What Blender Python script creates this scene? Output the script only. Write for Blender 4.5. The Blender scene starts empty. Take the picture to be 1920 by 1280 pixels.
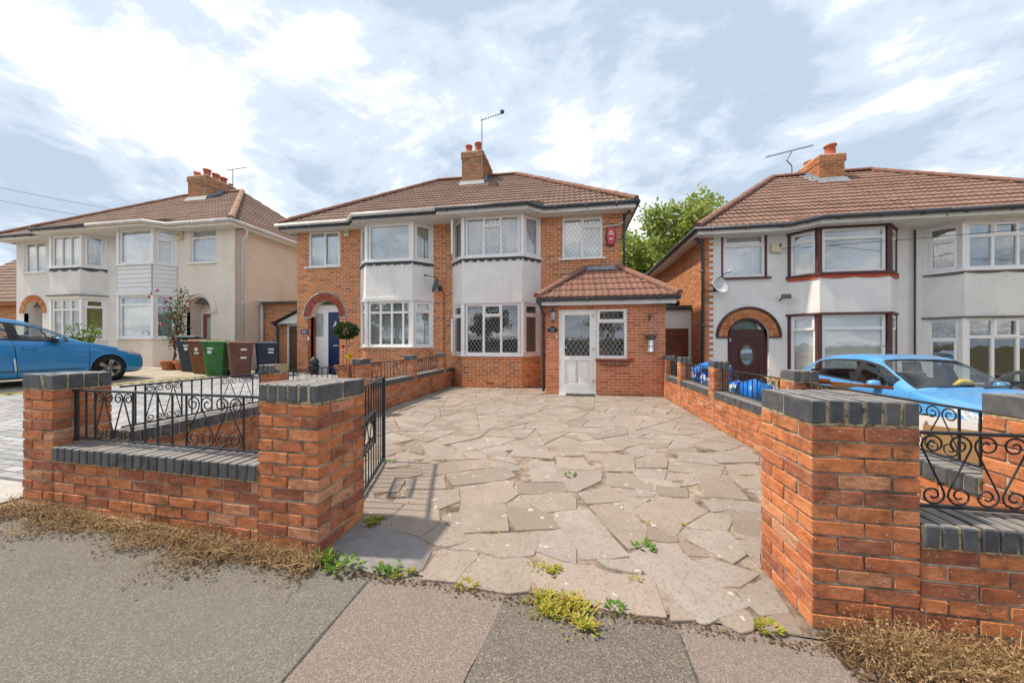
import bpy, math, random
import numpy as np
from mathutils import Matrix, Vector, Quaternion
R = random.Random(7)
PI = math.pi
SC = bpy.context.scene
COL = SC.collection

# ------------------------------------------------------------------ camera
cd = bpy.data.cameras.new('camera'); cam = bpy.data.objects.new('camera', cd); COL.objects.link(cam)
cd.sensor_width = 36.0; cd.lens = 12.0; cd.shift_y = 5/1920; cd.clip_start = 0.05; cd.clip_end = 3000
cam.location = (0, 0, 1.29); cam.rotation_euler = (PI/2, 0, math.atan(110/640))
SC.camera = cam

# ------------------------------------------------------------------ sun, sky, exposure
SUN = Vector((-0.52, -0.07, 0.85)).normalized()
sd = bpy.data.lights.new('sun', 'SUN'); sd.energy = 2.7; sd.angle = math.radians(1.8); sd.color = (1.0, 0.90, 0.75)
so = bpy.data.objects.new('sun', sd); COL.objects.link(so)
so.rotation_euler = SUN.to_track_quat('Z', 'Y').to_euler(); so.location = (-20, 8, 30)
W = bpy.data.worlds.new('World'); SC.world = W; W.use_nodes = True
wn, wl = W.node_tree.nodes, W.node_tree.links
wn.clear()
def wnode(t, **kw):
    n = wn.new(t)
    for k, v in kw.items(): setattr(n, k, v)
    return n
wo = wnode('ShaderNodeOutputWorld'); bg = wnode('ShaderNodeBackground'); wl.new(bg.outputs[0], wo.inputs[0])
sky = wnode('ShaderNodeTexSky', sky_type='NISHITA', sun_disc=False)
sky.sun_elevation = math.asin(SUN.z); sky.sun_rotation = math.atan2(SUN.x, SUN.y); sky.dust_density = 2.0; sky.ozone_density = 1.5
tc = wnode('ShaderNodeTexCoord'); sep = wnode('ShaderNodeSeparateXYZ'); wl.new(tc.outputs['Generated'], sep.inputs[0])
def wmath(op, a, b=None, clamp=False):
    n = wnode('ShaderNodeMath', operation=op, use_clamp=clamp)
    for i, v in enumerate((a, b)):
        if v is None: continue
        if isinstance(v, (int, float)): n.inputs[i].default_value = v
        else: wl.new(v, n.inputs[i])
    return n.outputs[0]
den = wmath('MAXIMUM', wmath('ADD', sep.outputs[2], 0.16), 0.05)
comb = wnode('ShaderNodeCombineXYZ')
wl.new(wmath('DIVIDE', sep.outputs[0], den), comb.inputs[0]); wl.new(wmath('DIVIDE', sep.outputs[1], den), comb.inputs[1])
def cloud_noise(scale, detail, rough, off, dist=0.3):
    m = wnode('ShaderNodeMapping'); m.inputs['Location'].default_value = off
    wl.new(comb.outputs[0], m.inputs[0])
    n = wnode('ShaderNodeTexNoise'); n.inputs['Scale'].default_value = scale; n.inputs['Detail'].default_value = detail
    n.inputs['Roughness'].default_value = rough; n.inputs['Distortion'].default_value = dist
    wl.new(m.outputs[0], n.inputs['Vector']); return n.outputs[0]
def wramp(fac, stops):
    r = wnode('ShaderNodeValToRGB'); e = r.color_ramp.elements
    while len(e) < len(stops): e.new(0.5)
    for q, (p, c) in zip(e, stops): q.position = p; q.color = (*c, 1) if len(c) == 3 else c
    r.color_ramp.interpolation = 'EASE'
    wl.new(fac, r.inputs[0]); return r.outputs[0]
OFF = (50.3, 7.0, 0.0)
n1 = cloud_noise(0.72, 9, 0.58, OFF, 0.8); n3 = cloud_noise(2.4, 8, 0.62, (OFF[0]+5, OFF[1], 1.0), 0.4); n2 = cloud_noise(0.8, 6, 0.55, (OFF[0]+9, OFF[1]+4, 2.0), 0.6)
body = wmath('ADD', wmath('MULTIPLY', n1, 0.60), wmath('MULTIPLY', n3, 0.40))
shade = wramp(body, [(0.43, (0.295, 0.355, 0.435)), (0.495, (0.395, 0.45, 0.525)), (0.55, (0.60, 0.62, 0.64)), (0.61, (0.86, 0.835, 0.80))])
cover = wramp(n2, [(0.30, (0, 0, 0)), (0.44, (1, 1, 1))])
skm = wnode('ShaderNodeVectorMath', operation='SCALE'); wl.new(sky.outputs[0], skm.inputs[0]); skm.inputs['Scale'].default_value = 0.10
veil = wnode('ShaderNodeVectorMath', operation='ADD'); wl.new(skm.outputs[0], veil.inputs[0]); veil.inputs[1].default_value = (0.22, 0.25, 0.28)
mx = wnode('ShaderNodeMix', data_type='RGBA'); wl.new(cover, mx.inputs['Factor']); wl.new(veil.outputs[0], mx.inputs['A']); wl.new(shade, mx.inputs['B'])
wl.new(mx.outputs['Result'], bg.inputs[0]); bg.inputs[1].default_value = 1.0
SC.view_settings.view_transform = 'Standard'; SC.view_settings.look = 'None'
SC.view_settings.exposure = 0.94; SC.view_settings.gamma = 1.0; SC.view_settings.use_curve_mapping = False
SC.cycles.max_bounces = 6; SC.cycles.transparent_max_bounces = 10; SC.cycles.diffuse_bounces = 3; SC.cycles.glossy_bounces = 3
SC.cycles.caustics_reflective = False; SC.cycles.caustics_refractive = False

# ------------------------------------------------------------------ materials
class MT:
    """small wrapper that builds a node material"""
    def __init__(s, name, rough=0.8, spec=0.3, metal=0.0):
        s.m = bpy.data.materials.new(name); s.m.use_nodes = True
        s.n, s.l = s.m.node_tree.nodes, s.m.node_tree.links
        s.b = s.n['Principled BSDF']; s.out = s.n['Material Output']
        s.b.inputs['Roughness'].default_value = rough; s.b.inputs['Specular IOR Level'].default_value = spec
        s.b.inputs['Metallic'].default_value = metal
        s._co = None
    def node(s, t, **kw):
        n = s.n.new(t)
        for k, v in kw.items(): setattr(n, k, v)
        return n
    def plug(s, v, sock):
        if isinstance(v, (int, float)): sock.default_value = v
        elif isinstance(v, tuple): sock.default_value = (*v, 1) if len(v) == 3 and sock.type == 'RGBA' else v
        else: s.l.new(v, sock)
    def math(s, op, a, b=None, clamp=False):
        n = s.node('ShaderNodeMath', operation=op, use_clamp=clamp); s.plug(a, n.inputs[0])
        if b is not None: s.plug(b, n.inputs[1])
        return n.outputs[0]
    def rnd(s):
        oi = s.node('ShaderNodeObjectInfo'); ge = s.node('ShaderNodeNewGeometry')
        return s.math('FRACT', s.math('ADD', oi.outputs['Random'], ge.outputs['Random Per Island']))
    def co(s, shift=False):
        if s._co is None:
            t = s.node('ShaderNodeTexCoord'); v = t.outputs['Object']
            if shift:
                r = s.math('MULTIPLY', s.rnd(), 60.0); a = s.node('ShaderNodeVectorMath', operation='ADD')
                s.l.new(v, a.inputs[0]); c = s.node('ShaderNodeCombineXYZ'); s.l.new(r, c.inputs[0]); s.l.new(r, c.inputs[2]); s.l.new(c.outputs[0], a.inputs[1]); v = a.outputs[0]
            s._co = v
        return s._co
    def noise(s, scale, detail=3, rough=0.55, stretch=None, shift=False, dist=0.0):
        n = s.node('ShaderNodeTexNoise'); n.inputs['Scale'].default_value = scale; n.inputs['Detail'].default_value = detail
        n.inputs['Roughness'].default_value = rough; n.inputs['Distortion'].default_value = dist
        v = s.co(shift)
        if stretch:
            mp = s.node('ShaderNodeMapping'); mp.inputs['Scale'].default_value = stretch; s.l.new(v, mp.inputs[0]); v = mp.outputs[0]
        s.l.new(v, n.inputs['Vector']); return n.outputs[0]
    def wnoise(s, scale, detail=5, rough=0.65):
        n = s.node('ShaderNodeTexNoise'); n.inputs['Scale'].default_value = scale; n.inputs['Detail'].default_value = detail; n.inputs['Roughness'].default_value = rough
        s.l.new(s.node('ShaderNodeNewGeometry').outputs['Position'], n.inputs['Vector']); return n.outputs[0]
    def voro(s, scale, feature='F1', out='Distance'):
        n = s.node('ShaderNodeTexVoronoi', feature=feature); n.inputs['Scale'].default_value = scale
        s.l.new(s.co(), n.inputs['Vector']); return n.outputs[out]
    def ramp(s, fac, stops, mode='LINEAR'):
        r = s.node('ShaderNodeValToRGB'); r.color_ramp.interpolation = mode; e = r.color_ramp.elements
        while len(e) < len(stops): e.new(0.5)
        for q, (p, c) in zip(e, stops): q.position = p; q.color = (*c, 1) if isinstance(c, tuple) else (c, c, c, 1)
        s.l.new(fac, r.inputs[0]); return r.outputs[0]
    def mix(s, fac, a, b, mode='MIX'):
        n = s.node('ShaderNodeMix', data_type='RGBA', blend_type=mode); s.plug(fac, n.inputs['Factor']); s.plug(a, n.inputs['A']); s.plug(b, n.inputs['B'])
        return n.outputs['Result']
    def color(s, v): s.plug(v, s.b.inputs['Base Color']); return s
    def bump(s, h, strength=0.3, dist=0.01):
        b = s.node('ShaderNodeBump'); b.inputs['Strength'].default_value = strength; b.inputs['Distance'].default_value = dist
        s.l.new(h, b.inputs['Height']); s.l.new(b.outputs[0], s.b.inputs['Normal']); return s

def plain(name, c, rough=0.6, spec=0.3, metal=0.0, var=0.12, scale=6.0, bump=0.0, dirt=None):
    t = MT(name, rough, spec, metal)
    d = tuple(max(0, x*(1-var*1.6)) for x in c); e = tuple(min(1, x*(1+var*0.7)) for x in c)
    nz = t.noise(scale, 5, 0.6)
    col = t.ramp(nz, [(0.3, d), (0.5, c), (0.72, e)])
    if dirt:
        dn = t.noise(dirt[1], 6, 0.7); col = t.mix(t.ramp(dn, [(dirt[2], 0.0), (dirt[2]+0.16, dirt[3] if len(dirt) > 3 else 1.0)]), col, dirt[0])
    t.color(col)
    t.l.new(t.math('ADD', t.math('MULTIPLY', nz, 0.25), rough-0.12, True), t.b.inputs['Roughness'])
    if bump: t.bump(t.noise(scale*7, 4, 0.6), bump, 0.01)
    return t.m

def brick_mat(name, ramp, dark=0.5, specks=0.0, rough=0.85, moss=0.0):
    t = MT(name, rough, 0.2); r = t.rnd()
    c = t.ramp(r, ramp)
    streak = t.noise(13, 5, 0.7, (1, 1, 2.4), True)
    c = t.mix(t.ramp(streak, [(0.47, 0.0), (0.66, dark)]), c, (0.075, 0.045, 0.038))
    hi = t.noise(9, 3, 0.6); c = t.mix(t.ramp(hi, [(0.5, 0.0), (0.75, 0.3)]), c, tuple(min(1, x*1.35+0.03) for x in ramp[-1][1]))
    fine = t.noise(120, 2, 0.7); c = t.mix(t.ramp(fine, [(0.58, 0.0), (0.68, 0.75*dark)]), c, (0.05, 0.035, 0.03))
    if specks:
        sp = t.noise(85, 2, 0.5, (1, 1, 1)); c = t.mix(t.ramp(sp, [(0.69, 0.0), (0.73, specks)]), c, (0.62, 0.58, 0.52))
    if moss:
        ms = t.wnoise(3.2, 8, 0.78); c = t.mix(t.ramp(ms, [(0.52, 0.0), (0.64, moss)]), c, (0.035, 0.032, 0.025))
    t.color(c); t.bump(t.noise(70, 4, 0.7, (1, 1, 1.8)), 0.55, 0.006)
    return t.m

M = {}
M['brick_wall'] = brick_mat('garden_brick', [(0.0, (0.33, 0.115, 0.066)), (0.2, (0.46, 0.152, 0.07)), (0.5, (0.55, 0.185, 0.075)), (0.85, (0.62, 0.225, 0.09)), (1.0, (0.58, 0.29, 0.17))], 0.55, 0.85, moss=0.5)
M['brick_house'] = brick_mat('rustic_orange_brick', [(0.0, (0.30, 0.125, 0.065)), (0.15, (0.46, 0.165, 0.062)), (0.45, (0.62, 0.205, 0.068)), (0.75, (0.70, 0.24, 0.075)), (0.92, (0.76, 0.21, 0.04)), (1.0, (0.56, 0.32, 0.17))], 0.4)
M['brick_porch'] = brick_mat('porch_brick', [(0.0, (0.46, 0.14, 0.065)), (0.4, (0.60, 0.195, 0.09)), (0.8, (0.66, 0.24, 0.115)), (1.0, (0.54, 0.18, 0.10))], 0.25)
M['brick_red'] = brick_mat('red_arch_brick', [(0.0, (0.26, 0.05, 0.035)), (0.6, (0.36, 0.07, 0.04)), (1.0, (0.42, 0.1, 0.05))], 0.3)
M['brick_orange'] = brick_mat('orange_arch_brick', [(0.0, (0.42, 0.13, 0.05)), (0.6, (0.55, 0.19, 0.06)), (1.0, (0.55, 0.26, 0.12))], 0.25)
M['brick_chim'] = brick_mat('sooty_chimney_brick', [(0.0, (0.24, 0.12, 0.07)), (0.4, (0.50, 0.20, 0.085)), (0.8, (0.62, 0.25, 0.10)), (1.0, (0.3, 0.2, 0.13))], 0.5, moss=0.5)
t = MT('blue_engineering_brick', 0.5, 0.45); r = t.rnd()
c = t.ramp(r, [(0, (0.045, 0.05, 0.062)), (0.5, (0.062, 0.068, 0.082)), (1, (0.09, 0.092, 0.10))])
c = t.mix(t.ramp(t.noise(14, 5, 0.65, None, True), [(0.42, 0.0), (0.72, 0.6)]), c, (0.16, 0.155, 0.15))
c = t.mix(t.ramp(t.noise(60, 3, 0.6), [(0.66, 0.0), (0.72, 0.6)]), c, (0.3, 0.28, 0.24))
ge = t.node('ShaderNodeNewGeometry'); sz_ = t.node('ShaderNodeSeparateXYZ'); t.l.new(ge.outputs['Normal'], sz_.inputs[0]); c = t.mix(t.math('MULTIPLY', t.ramp(sz_.outputs[2], [(0.75, 0.0), (0.95, 1.0)]), t.ramp(t.noise(9, 5, 0.7), [(0.25, 0.55), (0.6, 0.95)])), c, (0.27, 0.245, 0.225))   # upward faces mixed towards a patchy warm grey
t.color(c); t.bump(t.noise(40, 4, 0.6), 0.3, 0.004); t.l.new(t.ramp(t.noise(22, 3), [(0.3, 0.38), (0.7, 0.68)]), t.b.inputs['Roughness']); M['blue'] = t.m
M['mortar'] = plain('mortar', (0.50, 0.42, 0.33), 0.95, 0.1, var=0.3, scale=14, bump=0.5, dirt=((0.07, 0.06, 0.045), 3, 0.46, 0.8))
M['mortar_house'] = plain('pale_mortar', (0.74, 0.60, 0.46), 0.95, 0.1, var=0.18, scale=9, bump=0.2)
M['mortar_porch'] = plain('porch_mortar', (0.66, 0.50, 0.38), 0.95, 0.1, var=0.15, scale=9)
M['blue_mortar'] = plain('coping_mortar', (0.46, 0.36, 0.22), 0.95, 0.1, var=0.3, scale=30, bump=0.4, dirt=((0.06, 0.055, 0.04), 20, 0.5))
def render_mat(name, c, stain):
    t = MT(name, 0.9, 0.15); n = t.noise(1.6, 6, 0.65); base = t.ramp(n, [(0.3, tuple(x*0.9 for x in c)), (0.6, c), (0.8, tuple(min(1, x*1.04) for x in c))])
    st = t.noise(1.5, 6, 0.72, (2.2, 2.2, 0.35)); base = t.mix(t.ramp(st, [(0.54, 0.0), (0.80, 0.42)]), base, stain); hc = t.noise(0.9, 8, 0.8); base = t.mix(t.ramp(hc, [(0.492, 0.0), (0.5, 0.35), (0.508, 0.0)]), base, stain)
    t.color(base); t.bump(t.noise(60, 5, 0.7), 0.35, 0.006); return t.m
M['white_render'] = render_mat('white_render', (0.85, 0.815, 0.78), (0.55, 0.50, 0.44))
M['grey_render'] = render_mat('offwhite_render', (0.79, 0.755, 0.72), (0.48, 0.44, 0.40))
M['cream_render'] = render_mat('cream_painted_render', (0.85, 0.735, 0.625), (0.56, 0.45, 0.36))
M['warm_render'] = render_mat('warm_white_render', (0.82, 0.785, 0.735), (0.5, 0.44, 0.36))
M['pink_brickpaint'] = render_mat('painted_brick', (0.80, 0.65, 0.54), (0.5, 0.38, 0.31))
M['upvc'] = plain('white_upvc', (0.86, 0.835, 0.81), 0.35, 0.5, var=0.04, scale=3, dirt=((0.5, 0.46, 0.42), 5, 0.62, 0.5))
M['white_gloss'] = plain('white_paint', (0.76, 0.75, 0.73), 0.45, 0.4, var=0.06, scale=3, dirt=((0.42, 0.38, 0.33), 3, 0.6, 0.6))
M['soffit'] = plain('soffit_white', (0.72, 0.70, 0.67), 0.6, 0.3, var=0.08)
M['gutter'] = plain('grey_gutter', (0.055, 0.062, 0.072), 0.45, 0.4, var=0.25, scale=4)
M['gutter_white'] = plain('white_gutter', (0.66, 0.64, 0.62), 0.45, 0.4, var=0.12, scale=4)
M['lead'] = plain('lead_flashing', (0.27, 0.30, 0.33), 0.55, 0.4, var=0.25, scale=12)
M['lead_came'] = plain('lead_came', (0.42, 0.43, 0.45), 0.5, 0.4, var=0.1)
M['brown_frame'] = plain('brown_frame_paint', (0.10, 0.035, 0.03), 0.45, 0.4, var=0.2)
M['red_trim'] = plain('red_valance_paint', (0.50, 0.085, 0.04), 0.6, 0.3, var=0.15)
M['dark_trim'] = plain('slate_flashing', (0.07, 0.085, 0.095), 0.7, 0.3, var=0.35, scale=14)
M['brown_trim'] = plain('brown_grey_trim', (0.17, 0.14, 0.125), 0.7, 0.3, var=0.25)
def glass_mat(name, base=0.12, tint=(0.86, 0.9, 0.9), ior=1.55):
    t = MT(name); t.n.remove(t.b)
    tr = t.node('ShaderNodeBsdfTransparent'); tr.inputs[0].default_value = (*tint, 1)
    gl = t.node('ShaderNodeBsdfGlossy'); gl.inputs['Roughness'].default_value = 0.015
    nz = t.node('ShaderNodeTexNoise'); nz.inputs['Scale'].default_value = 1.7; bp = t.node('ShaderNodeBump'); bp.inputs['Strength'].default_value = 0.05; bp.inputs['Distance'].default_value = 0.05
    t.l.new(nz.outputs[0], bp.inputs['Height']); t.l.new(bp.outputs[0], gl.inputs['Normal'])
    lw = t.node('ShaderNodeLayerWeight'); lw.inputs['Blend'].default_value = 0.5; f0 = ((ior-1)/(ior+1))**2
    fac = t.math('ADD', t.math('MULTIPLY', t.math('POWER', lw.outputs['Facing'], 5.0), 1-f0), f0+base, True)
    mixs = t.node('ShaderNodeMixShader'); t.l.new(fac, mixs.inputs[0]); t.l.new(tr.outputs[0], mixs.inputs[1]); t.l.new(gl.outputs[0], mixs.inputs[2]); t.l.new(mixs.outputs[0], t.out.inputs[0])
    return t.m
M['glass'] = glass_mat('window_glass', 0.26, (0.95, 0.97, 0.97)); M['car_glass'] = glass_mat('car_glass', 0.05, (0.82, 0.88, 0.86), 1.5)
t = MT('net_curtain', 0.9, 0.1); t.color(t.ramp(t.noise(30, 3, 0.5, (1, 1, 0.08)), [(0.3, (0.66, 0.67, 0.70)), (0.7, (0.90, 0.90, 0.91))])); M['net'] = t.m
M['curtain_grey'] = plain('grey_green_curtain', (0.42, 0.46, 0.43), 0.9, 0.1, var=0.2)
M['silver_sheet'] = plain('silver_foil_sheet', (0.55, 0.58, 0.57), 0.35, 0.5, var=0.2, scale=2)
M['blind'] = plain('pale_blind', (0.80, 0.80, 0.76), 0.7, 0.2, var=0.06)
M['tan_blind'] = plain('tan_blind', (0.50, 0.44, 0.34), 0.8, 0.2, var=0.1)
M['yellow_blind'] = plain('ochre_blind', (0.48, 0.42, 0.16), 0.8, 0.2, var=0.2)
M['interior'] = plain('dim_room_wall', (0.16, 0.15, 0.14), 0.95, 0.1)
def tile_mat(name, a, b, c3, moss):
    t = MT(name, 0.85, 0.2); n = t.noise(2.2, 6, 0.7); r = t.rnd()
    col = t.ramp(n, [(0.28, a), (0.5, b), (0.75, c3)]); col = t.mix(t.math('MULTIPLY', r, 0.35), col, a)
    f = t.noise(55, 4, 0.7); col = t.mix(t.ramp(f, [(0.5, 0.0), (0.7, 0.5)]), col, (0.09, 0.06, 0.045))
    li = t.noise(18, 5, 0.75); col = t.mix(t.ramp(li, [(0.64, 0.0), (0.72, moss)]), col, (0.45, 0.42, 0.33))
    t.color(col); t.bump(f, 0.5, 0.006); return t.m
M['tile'] = tile_mat('weathered_roof_tile', (0.15, 0.097, 0.076), (0.245, 0.16, 0.126), (0.335, 0.23, 0.185), 0.5)
M['tile_right'] = tile_mat('red_brown_roof_tile', (0.155, 0.09, 0.07), (0.25, 0.15, 0.118), (0.33, 0.215, 0.172), 0.3)
M['tile_porch'] = tile_mat('porch_roof_tile', (0.16, 0.08, 0.062), (0.245, 0.125, 0.096), (0.32, 0.18, 0.14), 0.45)
M['ridge'] = tile_mat('ridge_tile', (0.20, 0.10, 0.074), (0.29, 0.152, 0.112), (0.36, 0.205, 0.16), 0.4)
M['ridge_left'] = tile_mat('buff_ridge_tile', (0.30, 0.175, 0.12), (0.40, 0.25, 0.18), (0.46, 0.31, 0.23), 0.4)
M['terracotta'] = plain('terracotta', (0.50, 0.185, 0.085), 0.8, 0.2, var=0.18, scale=7, bump=0.15)
M['pot_red'] = plain('chimney_pot_clay', (0.48, 0.135, 0.075), 0.8, 0.2, var=0.2, scale=5)
M['iron'] = plain('black_ironwork', (0.022, 0.025, 0.03), 0.42, 0.5, var=0.3, scale=20, bump=0.1)
M['timber_red'] = plain('stained_timber', (0.20, 0.052, 0.022), 0.45, 0.4, var=0.4, scale=5)
M['timber_dark'] = plain('weathered_timber', (0.13, 0.075, 0.045), 0.7, 0.3, var=0.4, scale=5)
M['maroon'] = plain('maroon_door_paint', (0.075, 0.018, 0.016), 0.35, 0.5, var=0.1)
M['navy'] = plain('navy_door_paint', (0.012, 0.026, 0.085), 0.3, 0.5, var=0.1)
M['brown_door'] = plain('brown_red_door', (0.26, 0.09, 0.06), 0.5, 0.4, var=0.12)
M['grey_step'] = plain('concrete_step', (0.42, 0.40, 0.37), 0.9, 0.2, var=0.2)
M['aluminium'] = plain('aluminium', (0.55, 0.56, 0.57), 0.35, 0.5, 0.9, var=0.1)
M['dish_dark'] = plain('slate_dish', (0.10, 0.15, 0.19), 0.5, 0.4, var=0.1)
M['dish_white'] = plain('pale_grey_dish', (0.56, 0.56, 0.56), 0.55, 0.3, var=0.1)
M['aerial'] = plain('weathered_aerial', (0.20, 0.205, 0.21), 0.5, 0.4, 0.4, var=0.15)
M['cable'] = plain('black_cable', (0.03, 0.03, 0.033), 0.6, 0.3)
M['cream_box'] = plain('cream_plastic', (0.70, 0.60, 0.40), 0.5, 0.4, var=0.1)
M['alarm_red'] = plain('red_alarm_plastic', (0.62, 0.05, 0.075), 0.35, 0.5, var=0.08)
M['black_plastic'] = plain('black_plastic', (0.018, 0.018, 0.02), 0.5, 0.4)
M['brass'] = plain('brass', (0.62, 0.45, 0.18), 0.35, 0.5, 0.8)
M['white_print'] = plain('white_print', (0.75, 0.75, 0.75), 0.6, 0.3, var=0.05)
M['blue_print'] = plain('blue_sign', (0.03, 0.06, 0.22), 0.5, 0.4)
# ------------------------------------------------------------------ ground materials
def tarmac(name, base, lo, hi, fleck, warm, fl=0.5):
    t = MT(name, 0.95, 0.08)
    v = t.voro(230, out='Color'); sp = t.node('ShaderNodeSeparateColor'); t.l.new(v, sp.inputs[0])
    col = t.ramp(sp.outputs[0], [(0.0, lo), (0.45, base), (0.8, hi), (0.93, fleck)])
    big = t.noise(1.3, 6, 0.7); col = t.mix(t.ramp(big, [(0.35, 0.0), (0.75, 0.45)]), col, warm)
    g = t.noise(7, 5, 0.7); col = t.mix(t.ramp(g, [(0.5, 0.0), (0.8, 0.35)]), col, lo)
    li = t.noise(24, 3, 0.6); col = t.mix(t.ramp(li, [(0.74, 0.0), (0.78, fl)]), col, (0.5, 0.47, 0.42))
    t.color(col); t.bump(t.voro(230), 0.4, 0.003); return t.m
M['tarmac'] = tarmac('grey_tarmac', (0.155, 0.14, 0.122), (0.112, 0.10, 0.088), (0.188, 0.17, 0.15), (0.27, 0.245, 0.218), (0.175, 0.157, 0.135))
M['tarmac_pink'] = tarmac('pinkish_tarmac', (0.205, 0.165, 0.142), (0.145, 0.114, 0.098), (0.245, 0.20, 0.175), (0.32, 0.268, 0.24), (0.215, 0.175, 0.15))
M['tarmac_dark'] = tarmac('coarse_dark_tarmac', (0.14, 0.122, 0.105), (0.075, 0.065, 0.056), (0.185, 0.162, 0.14), (0.29, 0.245, 0.2), (0.16, 0.136, 0.115))
M['road'] = tarmac('road_asphalt', (0.075, 0.073, 0.07), (0.04, 0.04, 0.04), (0.11, 0.105, 0.1), (0.16, 0.155, 0.15), (0.085, 0.08, 0.075))
M['earth'] = plain('garden_ground', (0.12, 0.10, 0.06), 0.95, 0.1, var=0.4, scale=1.2, dirt=((0.06, 0.085, 0.03), 0.8, 0.45))
t = MT('crazy_paving_stone', 0.88, 0.22); r = t.rnd()
c = t.ramp(r, [(0, (0.25, 0.2, 0.167)), (0.25, (0.315, 0.26, 0.222)), (0.5, (0.345, 0.279, 0.236)), (0.75, (0.30, 0.262, 0.235)), (0.9, (0.34, 0.295, 0.262)), (1, (0.385, 0.325, 0.28))])
c = t.mix(t.ramp(t.noise(5, 6, 0.7, None, True), [(0.42, 0.0), (0.75, 0.55)]), c, (0.24, 0.195, 0.16))
c = t.mix(t.ramp(t.noise(46, 4, 0.7), [(0.52, 0.0), (0.68, 0.7)]), c, (0.17, 0.135, 0.105)); c = t.mix(t.ramp(t.noise(110, 2, 0.6), [(0.60, 0.0), (0.68, 0.5)]), c, (0.10, 0.08, 0.065))
c = t.mix(t.ramp(t.noise(15, 2, 0.4), [(0.70, 0.0), (0.725, 0.7)]), c, (0.60, 0.56, 0.50))
c = t.mix(t.ramp(t.wnoise(1.1, 7, 0.7), [(0.46, 0.0), (0.72, 0.55)]), c, (0.19, 0.15, 0.12))
t.color(c); t.bump(t.noise(38, 6, 0.7), 0.5, 0.006); M['stone'] = t.m
t = MT('grey_blue_slab', 0.8, 0.25)
c = t.ramp(t.noise(6, 5, 0.6), [(0.3, (0.195, 0.178, 0.175)), (0.7, (0.27, 0.245, 0.24))]); c = t.mix(t.ramp(t.noise(4.2, 6, 0.7), [(0.52, 0.0), (0.68, 0.55)]), c, (0.14, 0.12, 0.105))
t.color(c); t.bump(t.noise(50, 5, 0.7), 0.4, 0.004); M['slab_grey'] = t.m
t = MT('sandy_joint_mortar', 0.95, 0.1)
c = t.ramp(t.noise(9, 6, 0.7), [(0.3, (0.19, 0.14, 0.105)), (0.5, (0.34, 0.265, 0.215)), (0.7, (0.44, 0.35, 0.29))]); c = t.mix(t.ramp(t.noise(2.4, 6, 0.75), [(0.45, 0.0), (0.60, 0.85)]), c, (0.085, 0.062, 0.043))
t.color(c); t.bump(t.noise(60, 5, 0.75), 0.8, 0.01); M['joint'] = t.m
t = MT('grey_block_paver', 0.85, 0.25); r = t.rnd()
c = t.ramp(r, [(0, (0.255, 0.26, 0.27)), (0.5, (0.335, 0.335, 0.345)), (1, (0.40, 0.40, 0.405))]); c = t.mix(t.ramp(t.noise(3, 5, 0.6), [(0.45, 0.0), (0.8, 0.4)]), c, (0.25, 0.235, 0.22))
t.color(c); t.bump(t.noise(60, 4, 0.6), 0.3, 0.004); M['paver'] = t.m
M['concrete'] = plain('drive_concrete', (0.40, 0.345, 0.27), 0.9, 0.2, var=0.25, scale=1.5, bump=0.3, dirt=((0.17, 0.14, 0.10), 1.1, 0.48, 0.7))
M['moss'] = plain('moss', (0.30, 0.27, 0.06), 0.95, 0.1, var=0.5, scale=25)

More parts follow.
